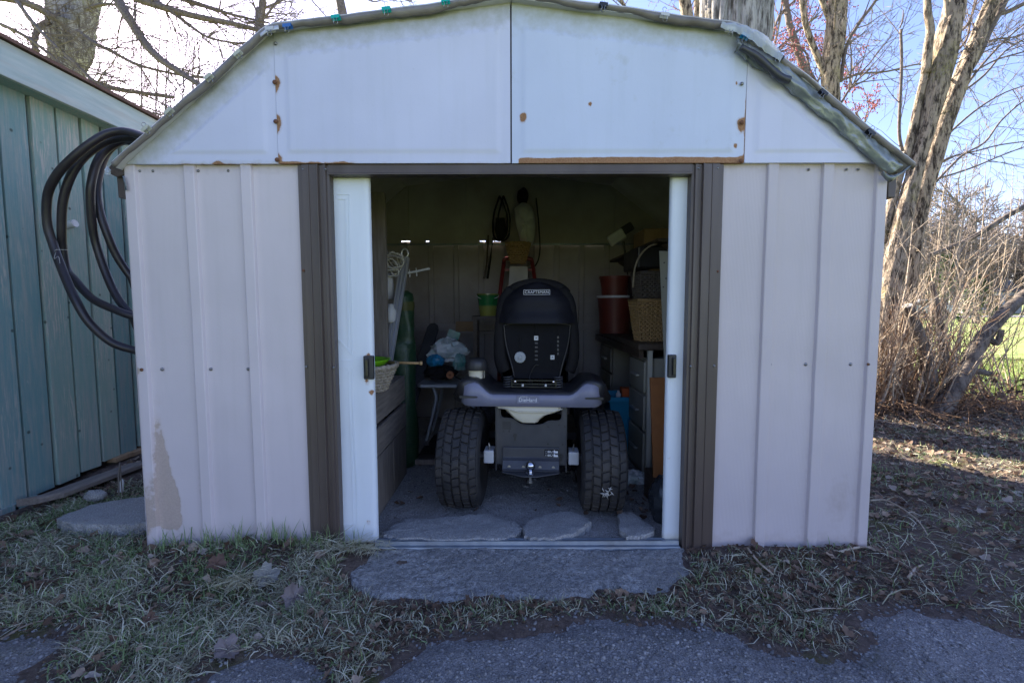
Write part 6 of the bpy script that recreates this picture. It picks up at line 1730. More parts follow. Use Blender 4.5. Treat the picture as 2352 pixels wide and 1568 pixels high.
# ================================================================== GREEN WOODEN BUILDING
def green_wood():
    m, nt, b = new_mat('faded_green_boards')
    vec = coords(nt, (1, 1, 1), rand=True)
    vs = coords(nt, (14, 14, 0.9), rand=True)
    oi = _n(nt, 'ShaderNodeObjectInfo')
    n1 = noise(nt, vec, 3.0, 6, 0.65); n2 = noise(nt, vs, 4.0, 6, 0.7); n3 = noise(nt, vec, 45, 5)
    a = ramp(nt, oi.outputs['Random'], [(0.0, (0.145, 0.27, 0.275)), (0.35, (0.185, 0.325, 0.315)), (0.7, (0.21, 0.31, 0.265)), (1.0, (0.13, 0.26, 0.29))])
    col = mix(nt, ramp(nt, n1, [(0.3, 0.0), (0.7, 0.6)]), a, (0.20, 0.31, 0.31))
    col = mix(nt, ramp(nt, n2, [(0.44, 0.0), (0.68, 0.65)]), col, (0.36, 0.345, 0.32))
    tc = _n(nt, 'ShaderNodeTexCoord'); sx = _n(nt, 'ShaderNodeSeparateXYZ'); nt.links.new(tc.outputs['Object'], sx.inputs[0])
    bare = math_(nt, 'MULTIPLY', ramp(nt, noise(nt, vs, 9, 6, 0.7), [(0.50, 0.0), (0.60, 0.8)]), ramp(nt, noise(nt, vec, 1.7, 4), [(0.45, 0.0), (0.62, 1.0)]))
    col = mix(nt, bare, col, (0.45, 0.42, 0.38))
    # knots and chips
    vo = _n(nt, 'ShaderNodeTexVoronoi', feature='F1'); vo.inputs['Scale'].default_value = 9; nt.links.new(vec, vo.inputs['Vector'])
    col = mix(nt, ramp(nt, vo.outputs['Distance'], [(0.05, 0.75), (0.10, 0.0)]), col, (0.03, 0.035, 0.03))
    col = mix(nt, ramp(nt, n3, [(0.66, 0.0), (0.74, 0.5)]), col, (0.42, 0.42, 0.40))
    wn_ = _n(nt, 'ShaderNodeTexWhiteNoise', noise_dimensions='1D'); nt.links.new(math_(nt, 'MULTIPLY', oi.outputs['Random'], 91.7), wn_.inputs['W'])
    col = mix(nt, 1.0, col, ramp(nt, wn_.outputs['Value'], [(0.0, (0.68, 0.70, 0.72)), (0.5, (0.95, 0.95, 0.92)), (1.0, (1.12, 1.05, 1.0))]), 'MULTIPLY')
    nt.links.new(col, b.inputs['Base Color']); b.inputs['Roughness'].default_value = 0.8; b.inputs['Specular IOR Level'].default_value = 0.25
    bump(nt, b, math_(nt, 'ADD', n2, math_(nt, 'MULTIPLY', n3, 0.4)), 0.5, 0.004)
    return m
M['green_wood'] = green_wood()
M['fascia'] = pm('pale_weathered_fascia', (0.40, 0.46, 0.44), (0.31, 0.39, 0.38), 6, 0.75, 0, 0.3, 40, (8, 0.8, 8), dirt=(0.36, 0.31, 0.26), dirt_amt=0.6, bdist=0.003)
M['shingle'] = pm('red_brown_shingle', (0.14, 0.075, 0.06), (0.10, 0.06, 0.05), 12, 0.9, 0, 0.4, 60)
gs = empty('wooden_building', (-2.53, 0.8, 0), 'weathered green board-clad outbuilding beside the metal shed', 'building')
GX = -2.530
rr = random.Random(5)
# board edges measured along the wall
edges = []
y = 3.62
ys = [3.62]
while ys[-1] > -2.2: ys.append(ys[-1] - rr.uniform(0.142, 0.156))
for i, (y1, y0) in enumerate(zip(ys[:-1], ys[1:])):
    zb = 0.02 + 0.07 * max(0, min(1, (y0 - 0.3) / 1.2)) + rr.uniform(-0.012, 0.012)
    dx = rr.uniform(-0.004, 0.004); tw = rr.uniform(-0.004, 0.004)
    q = MB(); g = rr.uniform(0.009, 0.016)
    q.prism([(GX - 0.022 + dx, y0 + g, zb), (GX + dx + tw, y0 + g, zb), (GX + dx - tw, y1 - g * 0.2, zb + rr.uniform(-0.006, 0.006)), (GX - 0.022 + dx, y1 - g * 0.2, zb)], (0, 0, 1), 2.2 - zb)
    q.build('plank', M['green_wood'], gs, bevel=0.002)
q = MB(); q.box((GX - 0.06, -2.2, 0.05), (GX - 0.03, 3.62, 2.2)); q.build('dark_backing', M['wood_dark'], gs)
# split in one board and loose lower blocks
for (x, y, w, h) in ((60, 1148, 0.12, 0.10), (18, 1165, 0.10, 0.09)):
    p = atx(x, y, GX + 0.012); q = MB(); q.box((GX - 0.02, p.y - w / 2, p.z - h), (GX + 0.014, p.y + w / 2, p.z + 0.01)); q.build('skirting_block', M['green_wood'], gs, bevel=0.003)
# fascia, eave and roof
fa = atx(0, 80, -2.40); fb = atx(0, 167, -2.40)
ztop, zbot = fa.z - 0.012, fb.z
q = MB(); q.box((-2.425, -2.3, zbot), (-2.400, 3.72, ztop)); q.build('fascia_board', M['fascia'], gs, bevel=0.003)
q = MB(); q.box((GX - 0.03, -2.28, zbot + 0.01), (-2.426, 3.70, zbot + 0.03)); q.build('soffit', M['green_wood'], gs)
q = MB(); q.prism([(-2.375, -2.35, ztop + 0.001), (-4.2, -2.35, ztop + 0.36), (-4.2, -2.35, ztop + 0.376), (-2.372, -2.35, ztop + 0.017)], (0, 1, 0), 6.1); q.build('roof_slope', M['shingle'], gs)
q = MB(); q.prism([(-4.2, -2.35, ztop + 0.36), (-6.0, -2.35, ztop), (-6.0, -2.35, ztop + 0.016), (-4.2, -2.35, ztop + 0.376)], (0, 1, 0), 6.1); q.build('roof_slope', M['shingle'], gs)
for y in (-2.2, 3.6):
    q = MB(); q.prism([(GX - 0.03, y, 0.0), (-5.8, y, 0.0), (-5.8, y, ztop), (-4.2, y, ztop + 0.34), (GX - 0.03, y, ztop)], (0, 1, 0), 0.03); q.build('end_wall', M['green_wood'], gs)
q = MB(); q.box((-5.83, -2.2, 0), (-5.8, 3.6, ztop)); q.build('back_wall', M['green_wood'], gs)
# small white pipe stub through the wall
a = atx(153, 516, GX + 0.004); q = MB(); q.tube([a, a + Vector((0.055, -0.005, 0.012))], 0.021, 16); q.tube([a + Vector((0.0551, -0.005, 0.012)), a + Vector((0.056, -0.005, 0.0121))], 0.016, 12)
q.build('pipe_stub', M['white_plastic'], gs, smooth=True, angle=40)
# board lying along the foot of the wall
q = MB()
rows = []
for px_, py_ in ((82, 1140), (140, 1127), (200, 1105), (260, 1083), (330, 1058)):
    p = atz(px_, py_, 0.07); rows.append([p + Vector((-0.10, 0, -0.012)), p + Vector((0, 0, 0.0)), p + Vector((0.012, 0, -0.008)), p + Vector((0.012, 0, -0.03)), p + Vector((-0.10, 0, -0.045))])
q.grid(rows, close=True); q.f.append((0, 1, 2, 3, 4)); n = len(rows) - 1; q.f.append(tuple(range(n * 5, n * 5 + 5))[::-1])
tag(q.build('loose_board', M['wood_grey_y'], bevel=0.002), 'dark warped board lying along the foot of the green building', 'board')
for k, (px_, py_) in enumerate(((283, 1042), (318, 1030))):
    p = atx(px_, py_, GX + 0.02); q = MB(); q.box((p.x - 0.05, p.y - 0.07, p.z - 0.03), (p.x + 0.01, p.y + 0.07, p.z)); tag(q.build('wood_offcut', M['wood_tan'], bevel=0.003), ['tan wood offcut tucked under the green boards', 'second tan offcut under the green boards nearest the shed'][k], 'offcut')
crumple('pale_rock', atz(218, 1140, 0.05) + Vector((0, 0, 0.01)), 0.05, 0.035, 0.028, M['slab'], 'rounded pale rock behind the paving slab', 'rock', 41, 0.2)
q = MB(); a = atz(272, 1135, 0.06); q.tube([a, a + Vector((0.005, 0, 0.10)), a + Vector((0.008, 0.01, 0.17))], 0.004, 5); q.tube([a + Vector((0.018, 0, 0)), a + Vector((0.016, 0, 0.16))], 0.003, 5); tag(q.build('dead_stalk', M['wood_grey']), 'pair of dead stalks standing behind the paving slab', 'stalk')
q = MB(); a = atz(268, 1128, 0.05); q.prism([a, a + Vector((0.03, 0, 0)), a + Vector((0.028, 0.01, 0.055)), a + Vector((0.015, 0.01, 0.07))], (0, 1, 0), 0.006); tag(q.build('white_marker', M['white_plastic']), 'small white plastic marker stuck in the leaves behind the slab', 'marker')

# ---- coil of black poly pipe hung on the shed corner
coil = empty('pipe_coil', (-1.9, 0.45, 0.6), 'thick black plastic pipe coiled and hung between shed and green building', 'pipe')
loops = [
 ([(345, 316), (322, 309), (284, 300), (246, 306), (208, 328), (164, 364), (131, 400), (110, 446), (109, 512), (123, 562), (137, 602), (156, 649), (175, 690), (206, 740), (256, 784), (308, 802), (345, 808)], 0.30),
 ([(345, 322), (314, 316), (273, 316), (235, 328), (191, 361), (162, 405), (145, 462), (142, 524), (144, 571), (153, 618), (171, 640), (212, 684), (266, 710), (305, 724), (345, 730)], 0.36),
 ([(340, 330), (300, 318), (273, 324), (241, 345), (221, 377), (210, 421), (208, 456), (212, 512), (222, 562), (244, 627), (269, 681), (303, 724), (340, 760)], 0.43),
 ([(340, 336), (290, 322), (258, 336), (237, 368), (224, 424), (228, 477), (247, 537), (269, 587), (300, 633), (340, 680)], 0.49)]
for pts, Y in loops:
    ctrl = [at(x, y, Y + 0.03 * math.sin(i * 0.9)) for i, (x, y) in enumerate(pts)]
    a_, b_ = ctrl[0], ctrl[-1]
    ctrl += [Vector((-1.600, Y + 0.14, b_.z + 0.12)), Vector((-1.600, Y + 0.16, (a_.z + b_.z) / 2)), Vector((-1.600, Y + 0.12, a_.z - 0.14)), Vector((-1.605, Y + 0.05, a_.z - 0.03)), a_]
    path = crom(ctrl, 7)
    q = MB(); q.tube(path, 0.0185, 12); q.build('pipe_loop', M['hose'], coil, smooth=True)
tie = MB(); a = at(128, 578, 0.28); b = at(158, 572, 0.30); tie.tube(crom([a, a.lerp(b, 0.5) + Vector((0, -0.03, 0.004)), b], 4), 0.0015, 4); tie.tube(crom([a, a + Vector((0.01, -0.02, -0.03)), a + Vector((0.03, -0.02, -0.02)), a + Vector((0.03, -0.015, -0.05))], 4), 0.0012, 4); tie.build('twine_tie', M['rope'], coil)
hk = MB(); hk.box((-1.60, 0.28, 1.50), (-1.545, 0.52, 1.53)); hk.build('pipe_hook', M['brown'], shed)
# scrap of crinkled tape on the eave corner
crumple('foil_scrap', at(250, 392, -0.01), 0.012, 0.01, 0.018, M['clear'], 'crinkled clear tape scrap on the roof corner by the pipe', 'tape', 51, 0.5)
q = MB(); q.grid([[at(281, 402, -0.02), at(285, 402, -0.03)], [at(286, 420, -0.02), at(290, 420, -0.03)], [at(288, 436, -0.02), at(292, 434, -0.03)]]); tag(q.build('tape_strip', M['tape'], smooth=True, solid=0.001), 'short grey tape strip dangling at the shed corner by the pipe', 'tape')
# ================================================================== TREES AND SHRUBS
def bark(name, c1, c2, c3, stretch, scale, bdist=0.02, lich=(0.30, 0.27, 0.10), lich_amt=0.0):
    m, nt, b = new_mat(name)
    vec = coords(nt, stretch); vv = coords(nt)
    n1 = noise(nt, vec, scale, 6, 0.72); n2 = noise(nt, vv, 2.5, 5); n3 = noise(nt, vv, 40, 4)
    col = mix(nt, ramp(nt, n1, [(0.42, 0.0), (0.55, 1.0)]), c2, c1)
    col = mix(nt, ramp(nt, n2, [(0.45, 0.0), (0.75, 0.45)]), col, c3)
    if lich_amt: col = mix(nt, math_(nt, 'MULTIPLY', ramp(nt, n2, [(0.55, 0.0), (0.66, 1.0)]), ramp(nt, n3, [(0.4, 0.0), (0.6, lich_amt)])), col, lich)
    nt.links.new(col, b.inputs['Base Color']); b.inputs['Roughness'].default_value = 0.9; b.inputs['Specular IOR Level'].default_value = 0.2
    bump(nt, b, math_(nt, 'ADD', n1, math_(nt, 'MULTIPLY', n3, 0.3)), 0.9, bdist)
    return m
M['bark_maple'] = bark('grey_furrowed_bark', (0.42, 0.395, 0.375), (0.07, 0.06, 0.052), (0.27, 0.25, 0.23), (1, 1, 0.16), 16, 0.02, lich_amt=0.6)
M['bark_pale'] = bark('pale_sunny_bark', (0.40, 0.32, 0.24), (0.045, 0.034, 0.027), (0.25, 0.20, 0.155), (1, 1, 0.28), 26, 0.03, lich_amt=0.6)
M['bark_twig'] = bark('twig_bark', (0.20, 0.165, 0.145), (0.12, 0.098, 0.088), (0.16, 0.13, 0.12), (1, 1, 1), 30, 0.002)
M['bark_stem'] = bark('shrub_stem_bark', (0.50, 0.41, 0.31), (0.24, 0.18, 0.13), (0.38, 0.31, 0.24), (1, 1, 1), 20, 0.002)
M['bark_brown'] = bark('brown_dead_stems', (0.26, 0.165, 0.10), (0.13, 0.08, 0.05), (0.20, 0.125, 0.08), (1, 1, 1), 20, 0.002)
M['bark_dark'] = bark('dark_limb_bark', (0.20, 0.165, 0.135), (0.07, 0.058, 0.05), (0.14, 0.115, 0.10), (1, 1, 0.3), 18, 0.01)
M['twig_wood'] = pm('dry_twig', (0.30, 0.235, 0.18), (0.2, 0.15, 0.115), 40, 0.85)
M['bud'] = pm('red_buds', (0.42, 0.10, 0.12), (0.32, 0.07, 0.09), 20, 0.6)

def trunk_mesh(mb, path, rads, sides=40, ridge=0.06, kth=7.0, kz=2.2, seed=1):
    """furrowed trunk: rings with ridged noise"""
    path = [Vector(p) for p in path]; n = len(path); t0 = (path[1] - path[0]).normalized()
    u = t0.orthogonal().normalized(); rows = []; s = 0
    for i, p in enumerate(path):
        t = (path[min(i + 1, n - 1)] - path[max(i - 1, 0)]).normalized()
        u = (u - t * u.dot(t)).normalized(); w = t.cross(u)
        if i: s += (p - path[i - 1]).length
        a = np.arange(sides) * 2 * math.pi / sides
        nx_ = np.cos(a) * kth; ny_ = np.sin(a) * kth
        g = 1 - np.abs(fbm(nx_ + 0.3 * s, ny_ + s * kz, 3, seed)) * 2.2
        r = rads[i] * (1 + ridge * (g - 0.4) + 0.04 * fbm(np.cos(a) * 1.4 + s * 0.8, np.sin(a) * 1.4, 2, seed + 7))
        rows.append([p + u * float(r[k] * math.cos(a[k])) + w * float(r[k] * math.sin(a[k])) for k in range(sides)])
    mb.grid(rows, close=True); return mb
def twig_tree(mb, p, d, L, r, lvl, rng, spread=0.6, upb=0.15, nchild=(4, 7), wob=0.18, minr=0.0014, seg=5, curl=0.0, buds=None, lenf=(0.35, 0.62), droop=0.0):
    """a branch and, recursively, its side twigs"""
    d = Vector(d).normalized(); pts = [Vector(p)]; cur = Vector(p); n = seg if lvl > 0 else max(3, seg - 1)
    ax = Vector((rng.gauss(0, 1), rng.gauss(0, 1), rng.gauss(0, 1))).normalized()
    for k in range(n):
        d = (d + Vector((rng.gauss(0, wob), rng.gauss(0, wob), rng.gauss(0, wob))) * 0.6 + Vector((0, 0, upb - droop)) * 0.12 * (1 if lvl else 2) + ax * curl * 0.1).normalized()
        cur = cur + d * (L / n); pts.append(cur.copy())
    rad = [max(minr, r * (1 - 0.78 * k / n)) for k in range(n + 1)]
    mb.tube(pts, rad, 5 if r > 0.012 else (4 if r > 0.005 else 3), caps=False)
    if buds is not None and lvl <= 1:
        for q in pts[1:]:
            if rng.random() < 0.75: buds.append(q + Vector((rng.gauss(0, 0.01), rng.gauss(0, 0.01), rng.gauss(0, 0.01))))
    if lvl <= 0: return
    m = rng.randint(*nchild)
    for k in range(m):
        t = rng.uniform(0.18, 0.98); i = min(int(t * n), n - 1); q = pts[i].lerp(pts[i + 1], t * n - i)
        base = (pts[i + 1] - pts[i]).normalized()
        side = Vector((rng.gauss(0, 1), rng.gauss(0, 1), rng.gauss(0, 1))); side = (side - base * side.dot(base)).normalized()
        ang = rng.uniform(0.45, 1.05) * spread * 1.5
        nd = base * math.cos(ang) + side * math.sin(ang)
        twig_tree(mb, q, nd, L * rng.uniform(*lenf) * (1.15 - 0.5 * t), max(minr, rad[i] * rng.uniform(0.45, 0.65)), lvl - 1, rng, spread, upb, nchild, wob, minr, seg, curl, buds, lenf, droop)
def bud_mesh(name, pts, mat, parent, r=0.012):
    if not pts: return
    p = np.array([tuple(q) for q in pts]); m = len(p)
    oc = np.array([(1, 0, 0), (-1, 0, 0), (0, 1, 0), (0, -1, 0), (0, 0, 1.4), (0, 0, -1.4)]); of = np.array([(4, 0, 2), (4, 2, 1), (4, 1, 3), (4, 3, 0), (5, 2, 0), (5, 1, 2), (5, 3, 1), (5, 0, 3)])
    sc = RS.uniform(0.6, 1.2, (m, 1)) * r * np.ones((m, 3))
    v, f = instances(oc, of, p, rot_zxy(RS.uniform(0, 6, m), RS.normal(0, 0.5, m), RS.normal(0, 0.5, m)), sc)
    loc = np.array(root_of(parent).location)
    return np_mesh(name, v - loc, f, mat, parent, kind='stuff')
def gp(pts, Y0, Y1=None, n=4):
    Y1 = Y0 if Y1 is None else Y1
    k = len(pts)
    return crom([at(x, y, Y0 + (Y1 - Y0) * i / max(k - 1, 1)) for i, (x, y) in enumerate(pts)], n)
def limb(parent, pts, Y0, Y1, r0, r1, mat, name='limb', sides=8, n=4):
    path = gp(pts, Y0, Y1, n); q = MB(); q.tube(path, lerp_list([r0, (r0 + r1) / 2, r1], len(path)), sides); q.build(name, mat, parent, smooth=True); return path
def sprout(mb, path, rng, n, L, r, lvl, **kw):
    """side twigs along a limb"""
    for k in range(n):
        i = rng.randint(1, len(path) - 2); b = (path[i + 1] - path[i - 1]).normalized()
        s = Vector((rng.gauss(0, 1), rng.gauss(0, 0.7), rng.gauss(0, 1))); s = (s - b * s.dot(b)).normalized(); a = rng.uniform(0.5, 1.1)
        twig_tree(mb, path[i], b * math.cos(a) + s * math.sin(a), L * rng.uniform(0.6, 1.2), r * rng.uniform(0.7, 1.1), lvl, rng, **kw)

# ---- broad trunk behind the green building, against the sun
rng = random.Random(21)
YT = 7.0
base = at(152, 300, YT); t1 = empty('maple_tree', (base.x, base.y, -0.1), 'broad forked tree trunk against the glare behind the green building', 'tree')
sc = (YT + 1.96) / FPX
tr_ = MB()
pts = [Vector((base.x - 0.05, YT, -0.15)), Vector((base.x, YT, 1.2))] + [at(x, y, YT) for x, y in ((156, 190), (162, 120), (166, 60))]
path = crom(pts, 10); trunk_mesh(tr_, path, lerp_list([0.42, 0.34, 0.24, 0.27, 0.32, 0.34], len(path)), 48, 0.05, 6, 2, 3)
tr_.build('trunk', M['bark_maple'], t1, smooth=True)
lm = []
for pts, r0, r1 in (([(150, 80), (146, 30), (138, -30), (120, -120)], 0.26, 0.2), ([(180, 80), (196, 20), (214, -40), (250, -130)], 0.22, 0.17)):
    q = MB(); path = crom([at(x, y, YT) for x, y in pts], 8); trunk_mesh(q, path, lerp_list([r0, r1], len(path)), 32, 0.05, 5, 2, 5); q.build('limb', M['bark_maple'], t1, smooth=True); lm.append(path)
cw = MB()
guided = [
 ([(262, -40), (273, 0), (300, 46), (336, 101), (369, 134), (410, 162), (453, 190), (480, 215)], 5.6, 5.0, 0.075, 0.03),
 ([(300, -15), (328, 0), (437, 33), (520, 50), (587, 66), (610, 78)], 5.4, 5.2, 0.06, 0.02),
 ([(176, 193), (200, 188), (225, 190), (262, 201), (320, 211), (400, 222)], 6.6, 5.8, 0.06, 0.025),
 ([(-20, -10), (45, 0), (90, 18), (128, 40)], 6.2, 6.6, 0.05, 0.06),
 ([(0, 52), (60, 82), (120, 128), (150, 160)], 6.2, 6.2, 0.03, 0.02),
 ([(40, 0), (85, 60), (130, 105), (190, 160), (260, 240), (330, 290)], 6.0, 5.5, 0.03, 0.012),
 ([(180, 70), (215, 95), (260, 118), (320, 148), (410, 170), (470, 178)], 6.4, 5.6, 0.035, 0.012),
 ([(200, 20), (240, 8), (290, 14), (330, 30)], 6.6, 6.2, 0.03, 0.012),
 ([(86, 115), (80, 90), (92, 60), (112, 48)], 6.4, 6.6, 0.04, 0.05),
 ([(400, -10), (470, 12), (540, 34), (620, 52)], 5.6, 5.3, 0.035, 0.012),
 ([(360, 0), (420, 44), (480, 85), (560, 100)], 5.5, 5.2, 0.03, 0.01),
 ([(190, 215), (230, 225), (290, 262), (320, 285)], 6.2, 5.6, 0.025, 0.01),
 ([(150, 130), (200, 170), (250, 205), (310, 240), (340, 262)], 6.2, 5.6, 0.022, 0.01)]
paths = []
for pts, y0, y1, r0, r1 in guided:
    paths.append(limb(t1, pts, y0, y1, r0, r1, M['bark_twig'], 'limb', 7))
for pth in paths: sprout(cw, pth, rng, 17, 1.1, 0.011, 2, spread=0.7, upb=-0.1, nchild=(3, 5), droop=0.5, minr=0.0028, wob=0.22)
cw.build('crown', M['bark_twig'], t1)
# upright thin saplings in front of it
for k, (x, y0, y1) in enumerate(((327, 345, 20), (361, 330, 45), (384, 300, 60), (446, 235, 90), (458, 225, 95))):
    Y = 5.4 + 0.15 * k
    e = empty('sapling', (at(x, 330, Y).x, Y, -0.1), ['thin sapling rising straight from where the two roofs meet', 'second thin sapling along the shed roof slope', 'third thin sapling along the shed roof slope', 'fourth thin sapling along the shed roof slope', 'thin sapling nearest the shed roof bend'][k], 'sapling')
    b0 = at(x, y0 + 10, Y); tp = at(x + rng.uniform(-6, 10), y1, Y); q = MB(); path = crom([Vector((b0.x - 0.02, Y, -0.1)), b0, b0.lerp(tp, 0.5) + Vector((rng.uniform(-0.03, 0.03), 0, 0)), tp], 6); q.tube(path, lerp_list([0.016, 0.013, 0.009, 0.004], len(path)), 6); q.build('trunk', M['bark_twig'], e, smooth=True)
    cwm = MB(); sprout(cwm, path[7:], rng, 11, 0.42, 0.006, 1, spread=0.6, upb=0.6, nchild=(2, 4), minr=0.0026); cwm.build('crown', M['bark_twig'], e)
# small tree top over the left roof bend
Y = 6.0; e = empty('small_tree', (at(600, 300, Y).x, Y, -0.1), 'slim bare tree whose top shows over the bend of the shed roof', 'tree')
q = MB(); path = crom([Vector((at(600, 300, Y).x, Y, -0.1)), at(598, 90, Y), at(600, 55, Y), at(604, 0, Y), at(612, -80, Y)], 5); q.tube(path, lerp_list([0.08, 0.06, 0.05, 0.045], len(path)), 8); q.build('trunk', M['bark_twig'], e, smooth=True)
cwm = MB()
for pts in ([(598, 42), (588, 20), (575, -20)], [(600, 50), (625, 20), (650, -20)], [(600, 60), (640, 58), (660, 42)], [(602, 46), (570, 52), (540, 40)], [(604, 20), (650, 0), (700, -30)]):
    p_ = gp(pts, Y, Y); cwm.tube(p_, lerp_list([0.022, 0.01], len(p_)), 5); sprout(cwm, p_, rng, 7, 0.6, 0.009, 2, spread=0.7, nchild=(3, 4), minr=0.003)
cwm.build('crown', M['bark_twig'], e)
e = empty('small_tree', (at(800, 300, 7).x, 7.0, -0.1), 'bare drooping twigs of a tree hidden behind the roof near the teal clips', 'tree')
cwm = MB()
for pts in ([(700, -20), (735, 20), (760, 48)], [(830, -10), (860, 4), (890, -6)], [(900, -30), (925, -5), (948, 2)]):
    p_ = gp(pts, 7, 7); cwm.tube(p_, lerp_list([0.014, 0.008], len(p_)), 5); sprout(cwm, p_, rng, 8, 0.5, 0.007, 1, spread=0.7, nchild=(2, 4), minr=0.003)
cwm.build('crown', M['bark_twig'], e)
q = MB(); q.tube([Vector((at(800, 300, 7).x, 7.0, -0.1)), at(800, 60, 7.0) + Vector((0, 0, -0.3)), at(760, -120, 7.0)], [0.14, 0.1, 0.05], 8); q.build('trunk', M['bark_twig'], e)

# ---- thick furrowed trunk right behind the shed
c = at(1690, 60, 2.85); e = empty('thick_tree', (c.x, 2.85, -0.1), 'thick grey furrowed tree trunk rising behind the shed roof', 'tree')
q = MB(); path = crom([Vector((c.x + 0.02, 2.85, -0.15)), Vector((c.x, 2.85, 0.4)), Vector((c.x, 2.85, 1.4)), at(1690, 60, 2.85), at(1692, -60, 2.85), at(1696, -260, 2.9), at(1700, -600, 3.0)], 22)
trunk_mesh(q, path, lerp_list([0.42, 0.325, 0.305, 0.298, 0.298, 0.295, 0.28], len(path)), 150, 0.17, 8.5, 0.55, 9); q.build('trunk', M['bark_maple'], e, smooth=True)
cwm = MB()
for k in range(7):
    a = k * 0.9; p_ = Vector((c.x, 2.95, 4.3 + 0.3 * k)); twig_tree(cwm, p_, Vector((math.cos(a), math.sin(a) * 0.8, 0.7)), 2.6, 0.06, 3, rng, nchild=(3, 5), minr=0.004)
cwm.build('crown', M['bark_twig'], e)
# ---- thin sunlit stems left of the thick trunk
for k, (pts, Y, r0, r1) in enumerate((([(1590, 120), (1580, 40), (1568, -30), (1550, -150)], 7.5, 0.11, 0.08), ([(1602, 120), (1604, 30), (1602, -40), (1600, -160)], 7.9, 0.07, 0.05), ([(1470, 80), (1440, 25), (1424, -10), (1400, -80)], 7.2, 0.035, 0.02))):
    b0 = at(pts[0][0], pts[0][1], Y); e = empty('slender_tree', (b0.x, Y, -0.1), ['pale forked stem just beside the thick trunk', 'thinner pale stem between forked stem and thick trunk', 'thin leaning stem over the shallow roof slope'][k], 'tree')
    q = MB(); path = [Vector((b0.x, Y, -0.1))] + gp(pts, Y, Y); q.tube(path, lerp_list([r0 * 1.2, r0, r1], len(path)), 8); q.build('trunk', M['bark_pale'], e, smooth=True)
    cwm = MB(); bl_ = []
    sprout(cwm, path[2:], rng, 7, 1.2, 0.014, 2, spread=0.7, nchild=(2, 4), minr=0.0032, buds=bl_); cwm.build('crown', M['bark_twig'], e); bud_mesh('buds', bl_, M['bud'], e, 0.010)
# ---- forked tree right of the thick trunk
Y = 6.2; b0 = at(1908, 300, Y); e = empty('forked_tree', (b0.x, Y, -0.1), 'straight forked sunlit tree between thick trunk and the leaning cluster', 'tree')
q = MB(); path = crom([Vector((b0.x, Y, -0.12)), b0, at(1910, 240, Y), at(1908, 170, Y), at(1918, 90, Y), at(1924, 20, Y), at(1932, -90, Y), at(1945, -260, Y)], 8); trunk_mesh(q, path, lerp_list([0.17, 0.135, 0.13, 0.135, 0.15, 0.14, 0.12, 0.1], len(path)), 30, 0.07, 5, 2.5, 12); q.build('trunk', M['bark_pale'], e, smooth=True)
p1 = limb(e, [(1906, 195), (1890, 160), (1862, 90), (1848, 40), (1842, -20), (1838, -120)], Y, Y, 0.055, 0.035, M['bark_pale'])
p2 = limb(e, [(1912, 60), (1896, 20), (1880, -20), (1850, -90)], Y, Y, 0.05, 0.03, M['bark_pale'])
p3 = limb(e, [(1932, 190), (1945, 110), (1975, 55), (2012, 5), (2040, -50)], Y, Y, 0.03, 0.02, M['bark_twig'])
p4 = limb(e, [(1930, 188), (1975, 172), (2040, 166), (2110, 150), (2150, 160)], Y, Y + 0.5, 0.02, 0.01, M['bark_twig'])
p5 = limb(e, [(1932, 240), (1950, 210), (1966, 190), (2000, 160)], Y, Y, 0.02, 0.012, M['bark_twig'])
cwm = MB(); bl_ = []
for p_ in (p1, p2, p3, p4, p5, path[20:]): sprout(cwm, p_, rng, 7, 1.3, 0.012, 2, spread=0.7, nchild=(3, 5), minr=0.0030)
cwm.build('crown', M['bark_twig'], e)
# ---- red-budded maple further back
Y = 9.5; b0 = at(1870, 300, Y); e = empty('budding_tree', (b0.x, Y, -0.1), 'distant tree with red spring buds beside the thick trunk', 'tree')
q = MB(); q.tube([Vector((b0.x, Y, -0.1)), b0, at(1860, 200, Y), at(1815, 60, Y), at(1790, -80, Y)], [0.14, 0.12, 0.1, 0.07, 0.05], 8); q.build('trunk', M['bark_twig'], e, smooth=True)
cwm = MB(); bl_ = []
for pts in ([(1770, 130), (1810, 95), (1850, 60), (1880, 40)], [(1775, 95), (1790, 40), (1830, 0), (1860, -30)], [(1770, 150), (1790, 60), (1800, -20)], [(1880, 260), (1860, 215), (1830, 180), (1800, 150)], [(1890, 215), (1860, 160), (1850, 120), (1800, 100)], [(1850, 300), (1870, 220), (1890, 160)], [(2000, 330), (1985, 290), (1965, 260)]):
    p_ = gp(pts, Y, Y); cwm.tube(p_, lerp_list([0.035, 0.015], len(p_)), 5); sprout(cwm, p_, rng, 10, 1.1, 0.012, 2, spread=0.7, nchild=(3, 5), minr=0.0035, buds=bl_)
cwm.build('crown', M['bark_twig'], e); bud_mesh('buds', bl_, M['bud'], e, 0.016)

